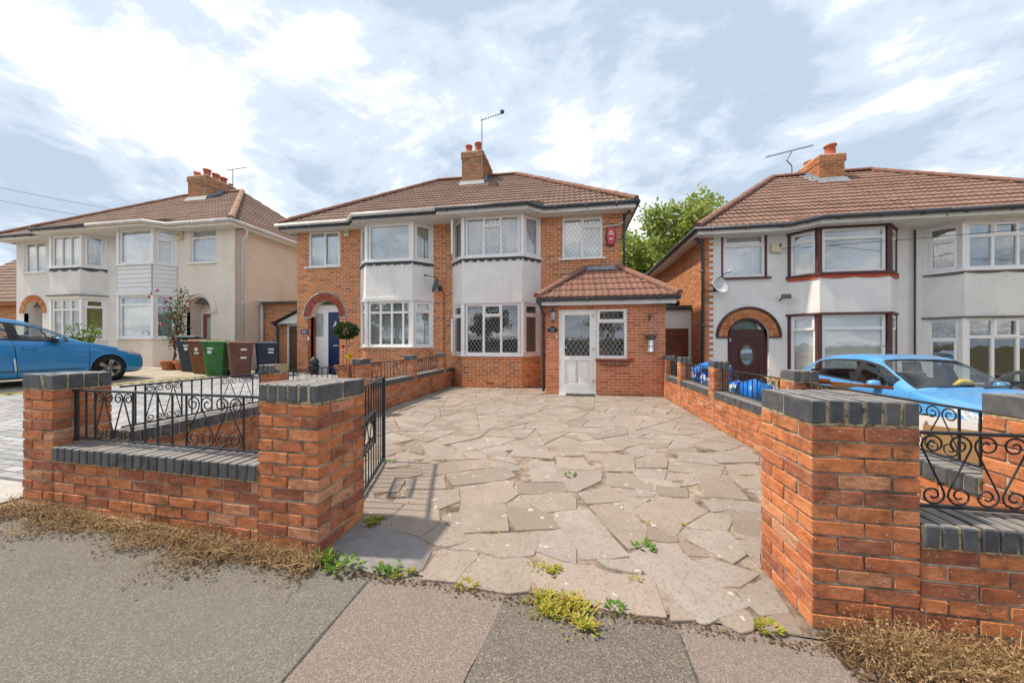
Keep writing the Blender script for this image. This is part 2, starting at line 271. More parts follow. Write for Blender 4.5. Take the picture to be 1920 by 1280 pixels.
# ------------------------------------------------------------------ geometry helpers
class MB:
    """collects faces; build() links them as one mesh object"""
    def __init__(s): s.v = []; s.f = []; s.mi = []
    def add(s, vs, fs, mi=0):
        b = len(s.v); s.v += [tuple(q) for q in vs]; s.f += [tuple(i+b for i in f) for f in fs]; s.mi += [mi]*len(fs); return s
    def box(s, x0, x1, y0, y1, z0, z1, mi=0, m=None):
        vs = [Vector(p) for p in ((x0,y0,z0),(x1,y0,z0),(x1,y1,z0),(x0,y1,z0),(x0,y0,z1),(x1,y0,z1),(x1,y1,z1),(x0,y1,z1))]
        if m is not None: vs = [m @ q for q in vs]
        return s.add(vs, [(0,3,2,1),(4,5,6,7),(0,1,5,4),(1,2,6,5),(2,3,7,6),(3,0,4,7)], mi)
    def quad(s, a, b, c, d, mi=0): return s.add([a, b, c, d], [(0,1,2,3)], mi)
    def tube(s, pts, r, n=6, mi=0, cap=True, sx=1.0):
        pts = [Vector(p) for p in pts]; rr = r if isinstance(r, (list, tuple)) else [r]*len(pts)
        up = Vector((0,0,1)); rings = []; last = None
        for i, p in enumerate(pts):
            d = (pts[min(i+1, len(pts)-1)]-pts[max(i-1, 0)]).normalized()
            a = d.cross(up) if last is None else last-d*last.dot(d)
            if a.length < 1e-4: a = d.cross(Vector((1,0,0)))
            a.normalize(); last = a; b = d.cross(a)
            rings.append([p+(a*math.cos(2*PI*k/n)*sx+b*math.sin(2*PI*k/n))*rr[i] for k in range(n)])
        fs = []
        for i in range(len(pts)-1):
            for k in range(n): fs.append((i*n+k, i*n+(k+1)%n, (i+1)*n+(k+1)%n, (i+1)*n+k))
        if cap: fs.append(tuple(range(n-1, -1, -1))); fs.append(tuple((len(pts)-1)*n+k for k in range(n)))
        return s.add([q for rg in rings for q in rg], fs, mi)
    def lathe(s, prof, n=16, mi=0, m=None):
        vs = []; fs = []
        for r, z in prof:
            for k in range(n):
                q = Vector((r*math.cos(2*PI*k/n), r*math.sin(2*PI*k/n), z)); vs.append(m @ q if m is not None else q)
        for i in range(len(prof)-1):
            for k in range(n): fs.append((i*n+k, i*n+(k+1)%n, (i+1)*n+(k+1)%n, (i+1)*n+k))
        return s.add(vs, fs, mi)
    def prism(s, poly, y0, y1, mi=0, axis='y', m=None):
        """polygon in (x,z) pushed from y0 to y1; axis 'z': polygon in (x,y) pushed in z"""
        n = len(poly); f = (lambda a, b, c: Vector((a, c, b))) if axis == 'y' else (lambda a, b, c: Vector((a, b, c)))
        vs = [f(a, b, y0) for a, b in poly]+[f(a, b, y1) for a, b in poly]
        if m is not None: vs = [m @ q for q in vs]
        return s.add(vs, [tuple(range(n)), tuple(range(2*n-1, n-1, -1))]+[(i, i+n, (i+1)%n+n, (i+1)%n) for i in range(n)], mi)
    def mesh(s, name, mats, smooth=False):
        me = bpy.data.meshes.new(name); me.from_pydata([tuple(q) for q in s.v], [], s.f)
        for mt in (mats if isinstance(mats, (list, tuple)) else [mats]): me.materials.append(M[mt])
        if any(s.mi): me.polygons.foreach_set('material_index', s.mi)
        if smooth: me.polygons.foreach_set('use_smooth', [True]*len(me.polygons))
        me.update(); return me
    def build(s, name, mats, parent=None, smooth=False, kind=None):
        return put(name, s.mesh(name, mats, smooth), parent, None, kind)

ROOTS = {}
def put(name, me, parent=None, mat=None, kind=None):
    o = bpy.data.objects.new(name, me); COL.objects.link(o)
    if mat is not None: o.matrix_basis = mat
    if parent is not None:
        o.parent = parent
        off = ROOTS.get(parent.name)
        if off is not None: o.matrix_basis = Matrix.Translation(-off) @ o.matrix_basis
    if kind: o['kind'] = kind
    return o
def tag(o, label=None, cat=None, group=None, kind=None):
    if label: o['label'] = label
    if cat: o['category'] = cat
    if group: o['group'] = group
    if kind: o['kind'] = kind
    return o
def root(name, loc, label, cat, group=None):
    """Empty at a thing's base; parts are given in world coordinates"""
    o = bpy.data.objects.new(name, None); COL.objects.link(o); o.location = loc; o.empty_display_size = 0.2
    ROOTS[o.name] = Vector(loc); return tag(o, label, cat, group)
def lroot(name, loc, rz, label, cat, group=None):
    """Empty whose parts are given in its own coordinates"""
    o = bpy.data.objects.new(name, None); COL.objects.link(o); o.location = loc; o.rotation_euler = (0, 0, rz); o.empty_display_size = 0.2
    return tag(o, label, cat, group)
def copy_tree(o, parent=None):
    c = o.copy(); COL.objects.link(c)
    if parent is not None: c.parent = parent
    for ch in [q for q in bpy.data.objects if q.parent == o]: copy_tree(ch, c)
    return c
class Plane:
    """vertical face: u runs along it, d is outwards"""
    def __init__(s, x, y, ux, uy):
        L = math.hypot(ux, uy); s.o = Vector((x, y, 0)); s.u = Vector((ux/L, uy/L, 0)); s.n = Vector((uy/L, -ux/L, 0)); s.len = L
    def __call__(s, u, z, d=0.0): p = s.o+s.u*u+s.n*d; return (p.x, p.y, z)
def panel(mb, pl, u0, u1, z0, z1, holes, d0, d1, mi=0):
    """slab between depths d0 (outer) and d1 with rectangular holes and their reveals"""
    us = sorted({u0, u1, *[min(max(h[0], u0), u1) for h in holes], *[min(max(h[1], u0), u1) for h in holes]})
    zs = sorted({z0, z1, *[min(max(h[2], z0), z1) for h in holes], *[min(max(h[3], z0), z1) for h in holes]})
    solid = {}
    for i in range(len(us)-1):
        for j in range(len(zs)-1):
            cu, cz = (us[i]+us[i+1])/2, (zs[j]+zs[j+1])/2
            solid[i, j] = not any(h[0] < cu < h[1] and h[2] < cz < h[3] for h in holes)
    for (i, j), ok in solid.items():
        if not ok: continue
        a, b, c, e = us[i], us[i+1], zs[j], zs[j+1]
        mb.quad(pl(a, c, d0), pl(b, c, d0), pl(b, e, d0), pl(a, e, d0), mi); mb.quad(pl(b, c, d1), pl(a, c, d1), pl(a, e, d1), pl(b, e, d1), mi)
        if not solid.get((i-1, j), False): mb.quad(pl(a, c, d1), pl(a, c, d0), pl(a, e, d0), pl(a, e, d1), mi)
        if not solid.get((i+1, j), False): mb.quad(pl(b, c, d0), pl(b, c, d1), pl(b, e, d1), pl(b, e, d0), mi)
        if not solid.get((i, j-1), False): mb.quad(pl(a, c, d1), pl(b, c, d1), pl(b, c, d0), pl(a, c, d0), mi)
        if not solid.get((i, j+1), False): mb.quad(pl(a, e, d0), pl(b, e, d0), pl(b, e, d1), pl(a, e, d1), mi)
    return mb
def pbox(mb, pl, u0, u1, z0, z1, d0, d1, mi=0):
    vs = [pl(u0, z0, d0), pl(u1, z0, d0), pl(u1, z0, d1), pl(u0, z0, d1), pl(u0, z1, d0), pl(u1, z1, d0), pl(u1, z1, d1), pl(u0, z1, d1)]
    return mb.add(vs, [(0,3,2,1),(4,5,6,7),(0,1,5,4),(1,2,6,5),(2,3,7,6),(3,0,4,7)], mi)
def bricks(pl, u0, u1, z0, z1, holes=(), arches=(), ch=0.08, bl=0.235, j=0.015, proud=0.007, phase=0.0, rng=R):
    """faces of every brick in a stretcher-bond face; arches: (centre, spring, radius)"""
    mb = MB(); k = 0; z = z0
    while z < z1-0.02:
        za, zb = z, min(z+ch-j, z1); mid = (za+zb)/2
        cuts = [(h[0], h[1]) for h in holes if h[2] < mid < h[3]]
        for c, sp, r in arches:
            if sp <= mid < sp+r: w = math.sqrt(r*r-(mid-sp)**2); cuts.append((c-w, c+w))
        u = u0+phase-(bl/2 if k % 2 else 0)-bl
        while u < u1:
            segs = [(max(u, u0), min(u+bl-j, u1))]
            for a, b in cuts:
                ns = []
                for p, q in segs:
                    if b <= p or a >= q: ns.append((p, q)); continue
                    if a > p: ns.append((p, a))
                    if b < q: ns.append((b, q))
                segs = ns
            for p, q in segs:
                if q-p < 0.02: continue
                d = proud+rng.uniform(-0.002, 0.002); e = 0.004
                mb.add([pl(p, za, 0), pl(q, za, 0), pl(q, zb, 0), pl(p, zb, 0), pl(p+e, za+e, d), pl(q-e, za+e, d), pl(q-e, zb-e, d), pl(p+e, zb-e, d)],
                       [(4,5,6,7),(0,1,5,4),(1,2,6,5),(2,3,7,6),(3,0,4,7)])
            u += bl
        z += ch; k += 1
    return mb
STONES = [[(-1.42,1.81),(-1.48,1.99),(-1.46,2.18),(-1.23,2.18),(-1.01,2.13),(-0.96,2.07),(-0.86,2.02),(-0.84,1.85),(-0.91,1.77),(-1.07,1.76),(-1.22,1.78),(-1.35,1.8)],
[(-1.28,2.3),(-1.29,2.55),(-1.18,2.56),(-1.01,2.51),(-0.94,2.35),(-0.99,2.15),(-1.22,2.19)],
[(-0.96,2.13),(-0.91,2.32),(-0.72,2.24),(-0.67,2.16),(-0.78,2.08),(-0.86,2.08)],
[(-0.93,2.39),(-0.92,2.47),(-0.83,2.51),(-0.76,2.27),(-0.8,2.28)],
[(-0.86,2.6),(-0.52,2.72),(-0.43,2.34),(-0.75,2.24)],
[(-0.51,2.67),(-0.25,2.67),(-0.18,2.64),(-0.08,2.45),(-0.37,2.36),(-0.45,2.5)],
[(-0.74,2.22),(-0.39,2.32),(-0.24,2.35),(-0.21,2.26),(-0.23,2.11),(-0.43,2.05),(-0.56,2.08),(-0.77,2.06),(-0.66,2.16)],
[(-0.22,2.35),(-0.07,2.44),(-0.02,2.33),(0.03,2.25),(0.03,2.09),(-0.04,2.1),(-0.21,2.16)],
[(-0.81,2.03),(-0.57,2.06),(-0.56,2),(-0.6,1.91),(-0.62,1.79),(-0.8,1.77),(-0.81,1.89)],
[(-0.55,2.04),(-0.42,2.03),(-0.27,2.08),(-0.22,2.02),(-0.22,1.81),(-0.33,1.77),(-0.54,1.77),(-0.61,1.79),(-0.6,1.91)],
[(-0.2,2.04),(-0.1,2.08),(0.12,2.08),(0.23,2.04),(0.44,2.07),(0.46,2.03),(0.46,1.78),(0.34,1.77),(0.19,1.77),(-0.08,1.82),(-0.2,1.84)],
[(0.36,2.24),(0.48,2.35),(0.6,2.42),(0.68,2.41),(0.74,2.25),(0.8,2.1),(0.91,1.95),(0.64,1.78),(0.61,1.78),(0.53,1.92),(0.45,2.07)],
[(-0.12,2.67),(0.14,2.77),(0.25,2.49),(0.36,2.24),(0.25,2.19),(0.06,2.14),(0.04,2.24),(-0.05,2.46),(-0.12,2.55)],
[(0.15,2.82),(0.42,2.9),(0.41,2.8),(0.5,2.73),(0.52,2.53),(0.49,2.38),(0.37,2.31),(0.28,2.51)],
[(0.54,2.77),(0.6,2.82),(0.81,2.68),(0.73,2.55),(0.61,2.62),(0.52,2.71)],
[(0.55,2.64),(0.72,2.51),(0.71,2.46),(0.63,2.44),(0.52,2.45)],
[(0.75,2.56),(0.83,2.63),(1.1,2.67),(1.11,2.56),(1.1,2.4),(0.98,2.29),(0.87,2.41)],
[(0.73,2.48),(0.86,2.38),(0.86,2.33),(0.73,2.32)],
[(0.75,2.26),(0.86,2.32),(0.97,2.27),(1.09,2.22),(0.93,2.09),(0.84,2.07),(0.81,2.12)],
[(0.83,2.67),(1.07,2.91),(1.21,2.92),(1.2,2.82),(1.11,2.68),(0.89,2.65)],
[(1.21,2.82),(1.41,2.86),(1.3,2.63),(1.26,2.62),(1.16,2.68)],
[(1.12,2.56),(1.26,2.56),(1.13,2.28),(1.12,2.42)],
[(0.51,1.88),(0.53,1.9),(0.6,1.79),(0.48,1.76)],
[(0.9,2.03),(1.09,2.18),(1.12,2.17),(1.09,1.94),(0.94,1.89),(0.91,1.97)],
[(0.72,1.82),(0.87,1.91),(0.89,1.86),(0.85,1.79),(0.79,1.76),(0.74,1.79)],
[(0.91,1.86),(1.09,1.94),(1.07,1.81),(0.93,1.8)],
[(0.16,2.15),(0.36,2.2),(0.41,2.13),(0.4,2.07),(0.23,2.09)],
[(-1.69,2.56),(-1.31,2.55),(-1.31,2.33),(-1.53,2.32)],
[(-2.03,3.49),(-1.8,3.58),(-1.68,3.34),(-1.9,3.24)],
[(-1.87,3.2),(-1.54,3.34),(-1.44,3.15),(-1.55,3.03),(-1.47,2.75),(-1.7,2.65)],
[(-1.51,3.33),(-1.26,3.54),(-1.1,3.31),(-1.36,3.16),(-1.46,3.21)],
[(-1.24,3.56),(-0.93,3.74),(-0.73,3.6),(-0.73,3.53),(-1.09,3.33)],
[(-1.54,3.02),(-1.21,3.15),(-1.1,2.9),(-1.42,2.81)],
[(-1.19,3.17),(-0.67,3.53),(-0.53,3.31),(-0.6,3.21),(-1,2.98),(-1.06,2.98)],
[(-1.46,2.75),(-1.09,2.86),(-0.98,2.9),(-0.9,2.69),(-1.01,2.53),(-1.14,2.55),(-1.23,2.55),(-1.36,2.64)],
[(-0.98,2.96),(-0.61,3.18),(-0.52,3.16),(-0.52,3.04),(-0.45,2.92),(-0.52,2.75),(-0.85,2.61)],
[(-0.49,3.12),(-0.37,3.18),(-0.05,3.25),(-0.03,3.05),(-0.22,2.97),(-0.43,2.94)],
[(-0.47,3.72),(-0.18,3.78),(-0.15,3.55),(-0.06,3.27),(-0.36,3.21)],
[(-0.41,2.9),(-0.02,3.03),(0.04,2.92),(0.04,2.75),(-0.2,2.65),(-0.3,2.75)],
[(-0.51,2.74),(-0.41,2.88),(-0.31,2.72),(-0.23,2.65),(-0.48,2.61)],
[(-1.75,3.91),(-1.65,4.18),(-1.23,3.78),(-1.16,3.69),(-1.51,3.58)],
[(-1.51,4.2),(-1.1,4.49),(-0.88,4.32),(-1.3,3.93)],
[(-1.13,4.06),(-0.65,4.41),(-0.51,4.28),(-0.96,3.91)],
[(-1.27,3.92),(-1.13,4.01),(-0.98,3.85),(-0.93,3.76),(-1.15,3.7)],
[(-0.19,4.54),(0.07,4.63),(0.25,4.11),(0.06,4.04),(-0.16,4)],
[(-2.03,3.81),(-1.68,3.7),(-1.57,3.61),(-1.76,3.53),(-1.82,3.59),(-1.96,3.56)],
[(-2.05,4.05),(-2.03,4.27),(-1.81,3.99),(-1.71,3.76),(-2.06,3.87)],
[(0.15,4.14),(0.44,4.11),(0.39,3.92),(0.2,3.9)],
[(-0.16,3.93),(0.13,3.98),(0.24,3.63),(-0.12,3.56)],
[(-0.13,3.51),(0.25,3.6),(0.31,3.52),(0.28,3.36),(0.06,3.07),(-0.02,3.08),(-0.05,3.21)],
[(0.45,4.15),(0.73,4.14),(0.64,3.65),(0.36,3.62),(0.35,3.78)],
[(0.73,4.01),(0.96,4.27),(1.08,4.29),(1.07,4.07),(1,3.83),(0.68,3.77)],
[(0.36,3.56),(0.61,3.58),(0.63,3.48),(0.76,3.38),(0.72,3.24),(0.34,3.25),(0.32,3.29)],
[(0.67,3.74),(0.99,3.77),(0.88,3.48),(0.62,3.53)],
[(0.07,3.06),(0.35,3.24),(0.45,2.99),(0.14,2.87)],
[(0.45,3.21),(0.73,3.21),(0.71,3.12),(0.46,3.06)],
[(0.48,3.02),(0.67,3.06),(0.49,2.84)],
[(0.56,2.88),(0.73,3.09),(1,3.13),(1.07,2.93),(0.82,2.69)],
[(0.78,3.36),(1.05,3.34),(1,3.16),(0.75,3.15)],
[(1.09,4.04),(1.6,3.94),(1.45,3.67),(1,3.74)],
[(1.27,4.36),(1.61,4.38),(1.56,3.99),(1.18,4.06)],
[(1.23,3.59),(1.53,3.65),(1.5,3.22),(1.2,3.22),(1.16,3.32)],
[(0.98,3.68),(1.21,3.64),(1.16,3.53),(0.9,3.48)],
[(1.61,3.94),(1.65,3.73),(1.86,3.76),(1.72,3.47),(1.56,3.44),(1.56,3.7)],
[(1.64,4),(1.97,4.1),(1.89,3.82),(1.66,3.75)],
[(1.1,3.14),(1.23,3.12),(1.2,2.97),(1.1,2.93)],
[(1.24,3.15),(1.49,3.18),(1.56,3.15),(1.48,3),(1.22,2.99)],
[(0.17,4.52),(0.41,4.56),(0.65,4.34),(0.5,4.26),(0.16,4.18)],
[(0.45,4.62),(0.73,4.8),(0.9,4.67),(0.67,4.42)],
[(0.68,4.37),(0.9,4.57),(1.02,4.32),(0.74,4.07)],
[(1.59,4.34),(2.1,4.64),(2.13,4.35),(2.04,4.16),(1.59,4.06)]]
# ------------------------------------------------------------------ terrain
def hX(X):
    X = max(-26.0, min(14.0, X))
    return -0.03-0.036*X if X < 2.4 else -0.1164-0.065*(X-2.4)
def zd(X, Y):
    t = min(1, max(0, (Y-1.8)/2.5)); return (1-t)*hX(X)
def sheet(name, xs, ys, zf, mat, dz=0.0):
    mb = MB(); nx = len(xs)
    for y in ys:
        for x in xs: mb.v.append((x, y, zf(x, y)+dz))
    for j in range(len(ys)-1):
        for i in range(nx-1): mb.f.append((j*nx+i, j*nx+i+1, (j+1)*nx+i+1, (j+1)*nx+i)); mb.mi.append(0)
    o = mb.build(name, mat); o['kind'] = 'structure'; return o
XS = [-400, -120, -60, -26, -18, -10.6, -3.87, 0, 2.4, 6, 10, 14, 40, 120, 400]
sheet('ground', XS, [-400, -60, -16, -9, 2.0, 12, 30, 100, 400], lambda x, y: hX(x)-0.10-(0.12 if y < -5 else 0), 'earth')
sheet('road', [-120, -60, -26, -10, 0, 2.4, 14, 60, 120], [-8.6, -2.1], lambda x, y: hX(x)-0.13, 'road', -0.02)
PAVX = [-60, -26, -10.6, -4.2, -1.1, -0.36, 0.495, 2.4, 8, 14, 60]
sheet('pavement', PAVX, [-1.9, 0.5, 1.82], lambda x, y: hX(x), 'tarmac', -0.016)
sheet('far_pavement', PAVX, [-11.2, -8.75], lambda x, y: hX(x), 'tarmac', -0.02)
kb = MB()
for k in range(44):
    x = -20+k*0.92
    for y0, y1 in ((-2.1, -1.9), (-8.75, -8.6)):
        vs = [(x, y0, hX(x)-0.3), (x+0.91, y0, hX(x+0.91)-0.3), (x+0.91, y1, hX(x+0.91)-0.3), (x, y1, hX(x)-0.3), (x, y0, hX(x)-0.012), (x+0.91, y0, hX(x+0.91)-0.012), (x+0.91, y1, hX(x+0.91)-0.012), (x, y1, hX(x)-0.012)]
        kb.add(vs, [(4,5,6,7),(0,1,5,4),(1,2,6,5),(2,3,7,6),(3,0,4,7)])
kb.build('kerb', 'grey_step')['kind'] = 'structure'
def patch(name, poly, mat, dz):
    pts = []
    for i, (a, b) in enumerate(poly):
        c, d = poly[(i+1) % len(poly)]; n = max(1, int(math.hypot(c-a, d-b)/0.12))
        for k in range(n):
            f = k/n; jx = R.uniform(-0.006, 0.006) if 0 < k else 0; pts.append((a+(c-a)*f+jx, b+(d-b)*f+(R.uniform(-0.006, 0.006) if k else 0)))
    mb = MB(); cx = sum(p[0] for p in pts)/len(pts); cy = sum(p[1] for p in pts)/len(pts)
    mb.add([(x, y, hX(x)+dz) for x, y in pts], [tuple(range(len(pts)))]); o = mb.build(name, mat); o['kind'] = 'structure'; return o
patch('pavement_patch', [(-1.07, -1.88), (-0.45, -1.88), (-0.42, 1.2), (-0.33, 1.80), (-1.1, 1.80)], 'tarmac_pink', -0.011)
patch('pavement_patch', [(-0.45, -1.88), (0.50, -1.88), (0.50, 1.45), (0.495, 1.80), (-0.33, 1.80), (-0.42, 1.2)], 'tarmac_dark', -0.012)
patch('pavement_patch', [(0.50, -1.88), (2.35, -1.88), (2.35, 1.80), (0.495, 1.80), (0.50, 1.45)], 'tarmac_pink', -0.0105)
jo = MB()   # raised tar seams where the trenches were cut
for x, w in ((-1.09, 0.007), (0.5, 0.006)):
    ys = [-1.8+k*0.1 for k in range(36)]
    for a, b in zip(ys, ys[1:]):
        e = [R.uniform(0.5, 1.3)*w for _ in range(2)]
        jo.quad((x-e[0], a, hX(x)-0.0085), (x+e[0], a, hX(x)-0.0085), (x+e[1], b, hX(x)-0.0085), (x-e[1], b, hX(x)-0.0085))
jo.build('pavement_joint', 'road')['kind'] = 'structure'

# ---- crazy-paved driveway: every stone is an object
def drive_bed():
    mb = MB()
    xs = [-3.64+k*0.2 for k in range(30)]+[2.23]; ys = [1.80+k*0.25 for k in range(35)]+[10.42]; nx = len(xs)
    for y in ys:
        for x in xs: mb.v.append((x, y, zd(x, y)-0.0045))
    for j in range(len(ys)-1):
        for i in range(nx-1): mb.f.append((j*nx+i, j*nx+i+1, (j+1)*nx+i+1, (j+1)*nx+i)); mb.mi.append(0)
    o = mb.build('driveway', 'joint'); o['kind'] = 'structure'; return o
drive = drive_bed()
def inside(p, poly):
    x, y = p; r = False
    for i in range(len(poly)):
        (a, b), (c, d) = poly[i], poly[i-1]
        if (b > y) != (d > y) and x < (c-a)*(y-b)/(d-b)+a: r = not r
    return r
def area(p): return 0.5*sum(p[i-1][0]*p[i][1]-p[i][0]*p[i-1][1] for i in range(len(p)))
def centroid(p):
    A = area(p) or 1e-9; cx = cy = 0
    for i in range(len(p)):
        (a, b), (c, d) = p[i-1], p[i]; q = a*d-c*b; cx += (a+c)*q; cy += (b+d)*q
    return cx/(6*A), cy/(6*A)
def split(p, c, ang):
    nx, ny = -math.sin(ang), math.cos(ang); s = [(x-c[0])*nx+(y-c[1])*ny for x, y in p]; A = []; B = []
    for i in range(len(p)):
        j = (i+1) % len(p)
        (A if s[i] >= 0 else B).append(p[i])
        if (s[i] >= 0) != (s[j] >= 0):
            t = s[i]/(s[i]-s[j]); q = (p[i][0]+(p[j][0]-p[i][0])*t, p[i][1]+(p[j][1]-p[i][1])*t); A.append(q); B.append(q)
    return A, B
def shatter(p, rng, lim):
    a = abs(area(p))
    if a < lim*rng.uniform(0.6, 1.6): return [p]
    c = centroid(p); best = max(((p[i], p[j]) for i in range(len(p)) for j in range(i)), key=lambda q: math.hypot(q[0][0]-q[1][0], q[0][1]-q[1][1]))
    ang = math.atan2(best[0][1]-best[1][1], best[0][0]-best[1][0])+PI/2+rng.gauss(0, 0.38)
    c = (c[0]+rng.uniform(-0.18, 0.18)*a**0.5, c[1]+rng.uniform(-0.18, 0.18)*a**0.5)
    A, B = split(p, c, ang)
    if len(A) < 3 or len(B) < 3 or abs(area(A)) < 0.03 or abs(area(B)) < 0.03: return [p]
    return shatter(A, rng, lim)+shatter(B, rng, lim)
def shrink(p, d):
    c = centroid(p); out = []
    for x, y in p:
        L = math.hypot(x-c[0], y-c[1]) or 1e-6; f = max(0.3, 1-d/L); out.append((c[0]+(x-c[0])*f, c[1]+(y-c[1])*f))
    return out
def stone(p, rng, dz, mat='stone'):
    if area(p) < 0: p = p[::-1]
    q = []
    for i in range(len(p)):
        a, b = p[i], p[(i+1) % len(p)]; L = math.hypot(b[0]-a[0], b[1]-a[1]); n = max(1, min(5, int(L/0.09)))
        k = min(0.2, 0.008/max(L, 0.03))
        q.append((a[0]+(b[0]-a[0])*k, a[1]+(b[1]-a[1])*k))
        for i2 in range(1, n): f = i2/n; q.append((a[0]+(b[0]-a[0])*f+rng.gauss(0, 0.004), a[1]+(b[1]-a[1])*f+rng.gauss(0, 0.004)))
        q.append((b[0]-(b[0]-a[0])*k, b[1]-(b[1]-a[1])*k))
    c = centroid(q); tx, ty = rng.gauss(0, 0.004), rng.gauss(0, 0.004)
    z = lambda x, y: zd(x, y)+dz+(x-c[0])*tx+(y-c[1])*ty
    cz = zd(*c); top = shrink(q, 0.004); n = len(q); mb = MB()
    mb.v = [(x-c[0], y-c[1], z(x, y)-cz) for x, y in top]+[(x-c[0], y-c[1], z(x, y)-0.004-cz) for x, y in q]+[(x-c[0], y-c[1], z(x, y)-0.05-cz) for x, y in q]
    mb.f = [tuple(range(n))]+[(i+n, (i+1) % n+n, (i+1) % n, i) for i in range(n)]+[(i+2*n, (i+1) % n+2*n, (i+1) % n+n, i+n) for i in range(n)]; mb.mi = [0]*len(mb.f)
    return put('paving_stone', mb.mesh('paving_stone', mat), drive, Matrix.Translation((c[0], c[1], cz)))
rs = random.Random(21)
for i, p in enumerate(STONES): stone(shrink(p, -0.009), rs, 0.003+rs.uniform(-0.002, 0.003), 'slab_grey' if i == 0 else 'stone')
NOGO = [[(-0.64, 8.88), (2.4, 8.88), (2.4, 11), (-0.64, 11)], [(-3.7, 10.38), (-3.2, 9.88), (-1.4, 9.88), (-0.9, 10.38)], [(1.1, 1.5), (1.1, 2.3), (3, 2.3), (3, 1.5)], [(-1.46, 1.5), (-1.46, 2.28), (-5, 2.28), (-5, 1.5)]]
for p in shatter([(-3.63, 1.80), (2.22, 1.80), (2.22, 10.38), (-3.63, 10.38)], rs, 0.135):
    c = centroid(p)
    if any(inside(c, s) for s in STONES) or any(inside(c, s) for s in NOGO): continue
    hits = sum(inside((c[0]+(q[0]-c[0])*0.6, c[1]+(q[1]-c[1])*0.6), s) for q in p for s in STONES)
    if hits > len(p)*0.5: continue
    stone(shrink(p, rs.uniform(0.006, 0.015)), rs, 0.0005+rs.uniform(-0.001, 0.001) if hits else rs.uniform(0.0015, 0.007))

# ---- the neighbours' drives
sheet('block_drive', [-10.45, -8, -6, -3.87], [1.82, 10.4], lambda x, y: hX(x), 'joint', -0.02)
mb = MB(); rp = random.Random(3); j = 0; y = 2.16
while y < 10.3:
    x = -10.4+(0.1 if j % 2 else 0)
    while x < -4.1:
        x1 = min(x+0.196, -4.08); e = 0.005; dz = rp.uniform(-0.002, 0.002)
        za, zb = hX(x)+dz, hX(x1)+dz
        mb.add([(x, y, za-0.02), (x1, y, zb-0.02), (x1, y+0.096, zb-0.02), (x, y+0.096, za-0.02), (x+e, y+e, za), (x1-e, y+e, zb), (x1-e, y+0.096-e, zb), (x+e, y+0.096-e, za)], [(4,5,6,7),(0,1,5,4),(1,2,6,5),(2,3,7,6),(3,0,4,7)])
        x += 0.2
    y += 0.1; j += 1
o = mb.build('paver', 'paver', bpy.data.objects['block_drive'], kind='stuff')
sheet('concrete_drive', [-26, -22, -18, -14, -10.62], [1.82, 10.4], lambda x, y: hX(x), 'concrete', -0.012)
sheet('concrete_threshold', [-10.5, -7, -4.16], [1.83, 2.13], lambda x, y: hX(x), 'grey_step', -0.004)
sheet('right_drive', [2.5, 4, 6, 8, 10, 14], [1.9, 4, 7, 10.4], lambda x, y: hX(x), 'concrete', -0.012)
mb = MB(); y = 1.9
while y < 10.2:
    w = rp.uniform(0.04, 0.11); x = -10.55+rp.uniform(-0.03, 0.03)
    mb.add([(x-w, y, hX(x)-0.01), (x+w, y-0.03, hX(x)-0.012), (x+w*0.8, y+0.16, hX(x)-0.01), (x, y+0.08, hX(x)+0.02), (x-w*0.9, y+0.15, hX(x)-0.01)], [(0,1,3),(1,2,3),(2,4,3),(4,0,3)]); y += 0.1
tag(mb.build('moss_strip', 'moss'), 'yellow mossy strip between the block paving and the concrete drive', 'moss', kind='stuff')
# ------------------------------------------------------------------ garden walls, brick by brick
import bmesh
BC = {}
def brick_mesh(size, mat, bev=0.004):
    key = (tuple(round(q, 3) for q in size), mat, R.randrange(3))
    if key not in BC:
        bm = bmesh.new(); bmesh.ops.create_cube(bm, size=1.0)
        for v in bm.verts: v.co = Vector([v.co[i]*size[i] for i in range(3)])+Vector([R.uniform(-0.0022, 0.0022) for _ in range(3)])
        bmesh.ops.bevel(bm, geom=bm.edges[:], offset=0.0065 if mat == 'blue' else bev, segments=1, affect='EDGES')
        me = bpy.data.meshes.new('brick'); bm.to_mesh(me); bm.free(); me.materials.append(M[mat]); BC[key] = me
    return BC[key]
def brick(parent, size, c, T=None, mat='brick_wall', name='brick', loose=0.002):
    m = Matrix.Translation(Vector(c)+Vector([R.gauss(0, loose*0.6) for _ in range(3)])) @ Matrix.Rotation(R.gauss(0, 0.005), 4, 'Z')
    return put(name, brick_mesh(size, mat), parent, T @ m if T is not None else m)
def core(parent, boxes, T=None, mat='mortar', name='mortar_core'):
    mb = MB()
    for b in boxes: mb.box(*b, m=T)
    return mb.build(name, mat, parent)
S_, H_, TH, CO = 0.215, 0.1025, 0.065, 0.075
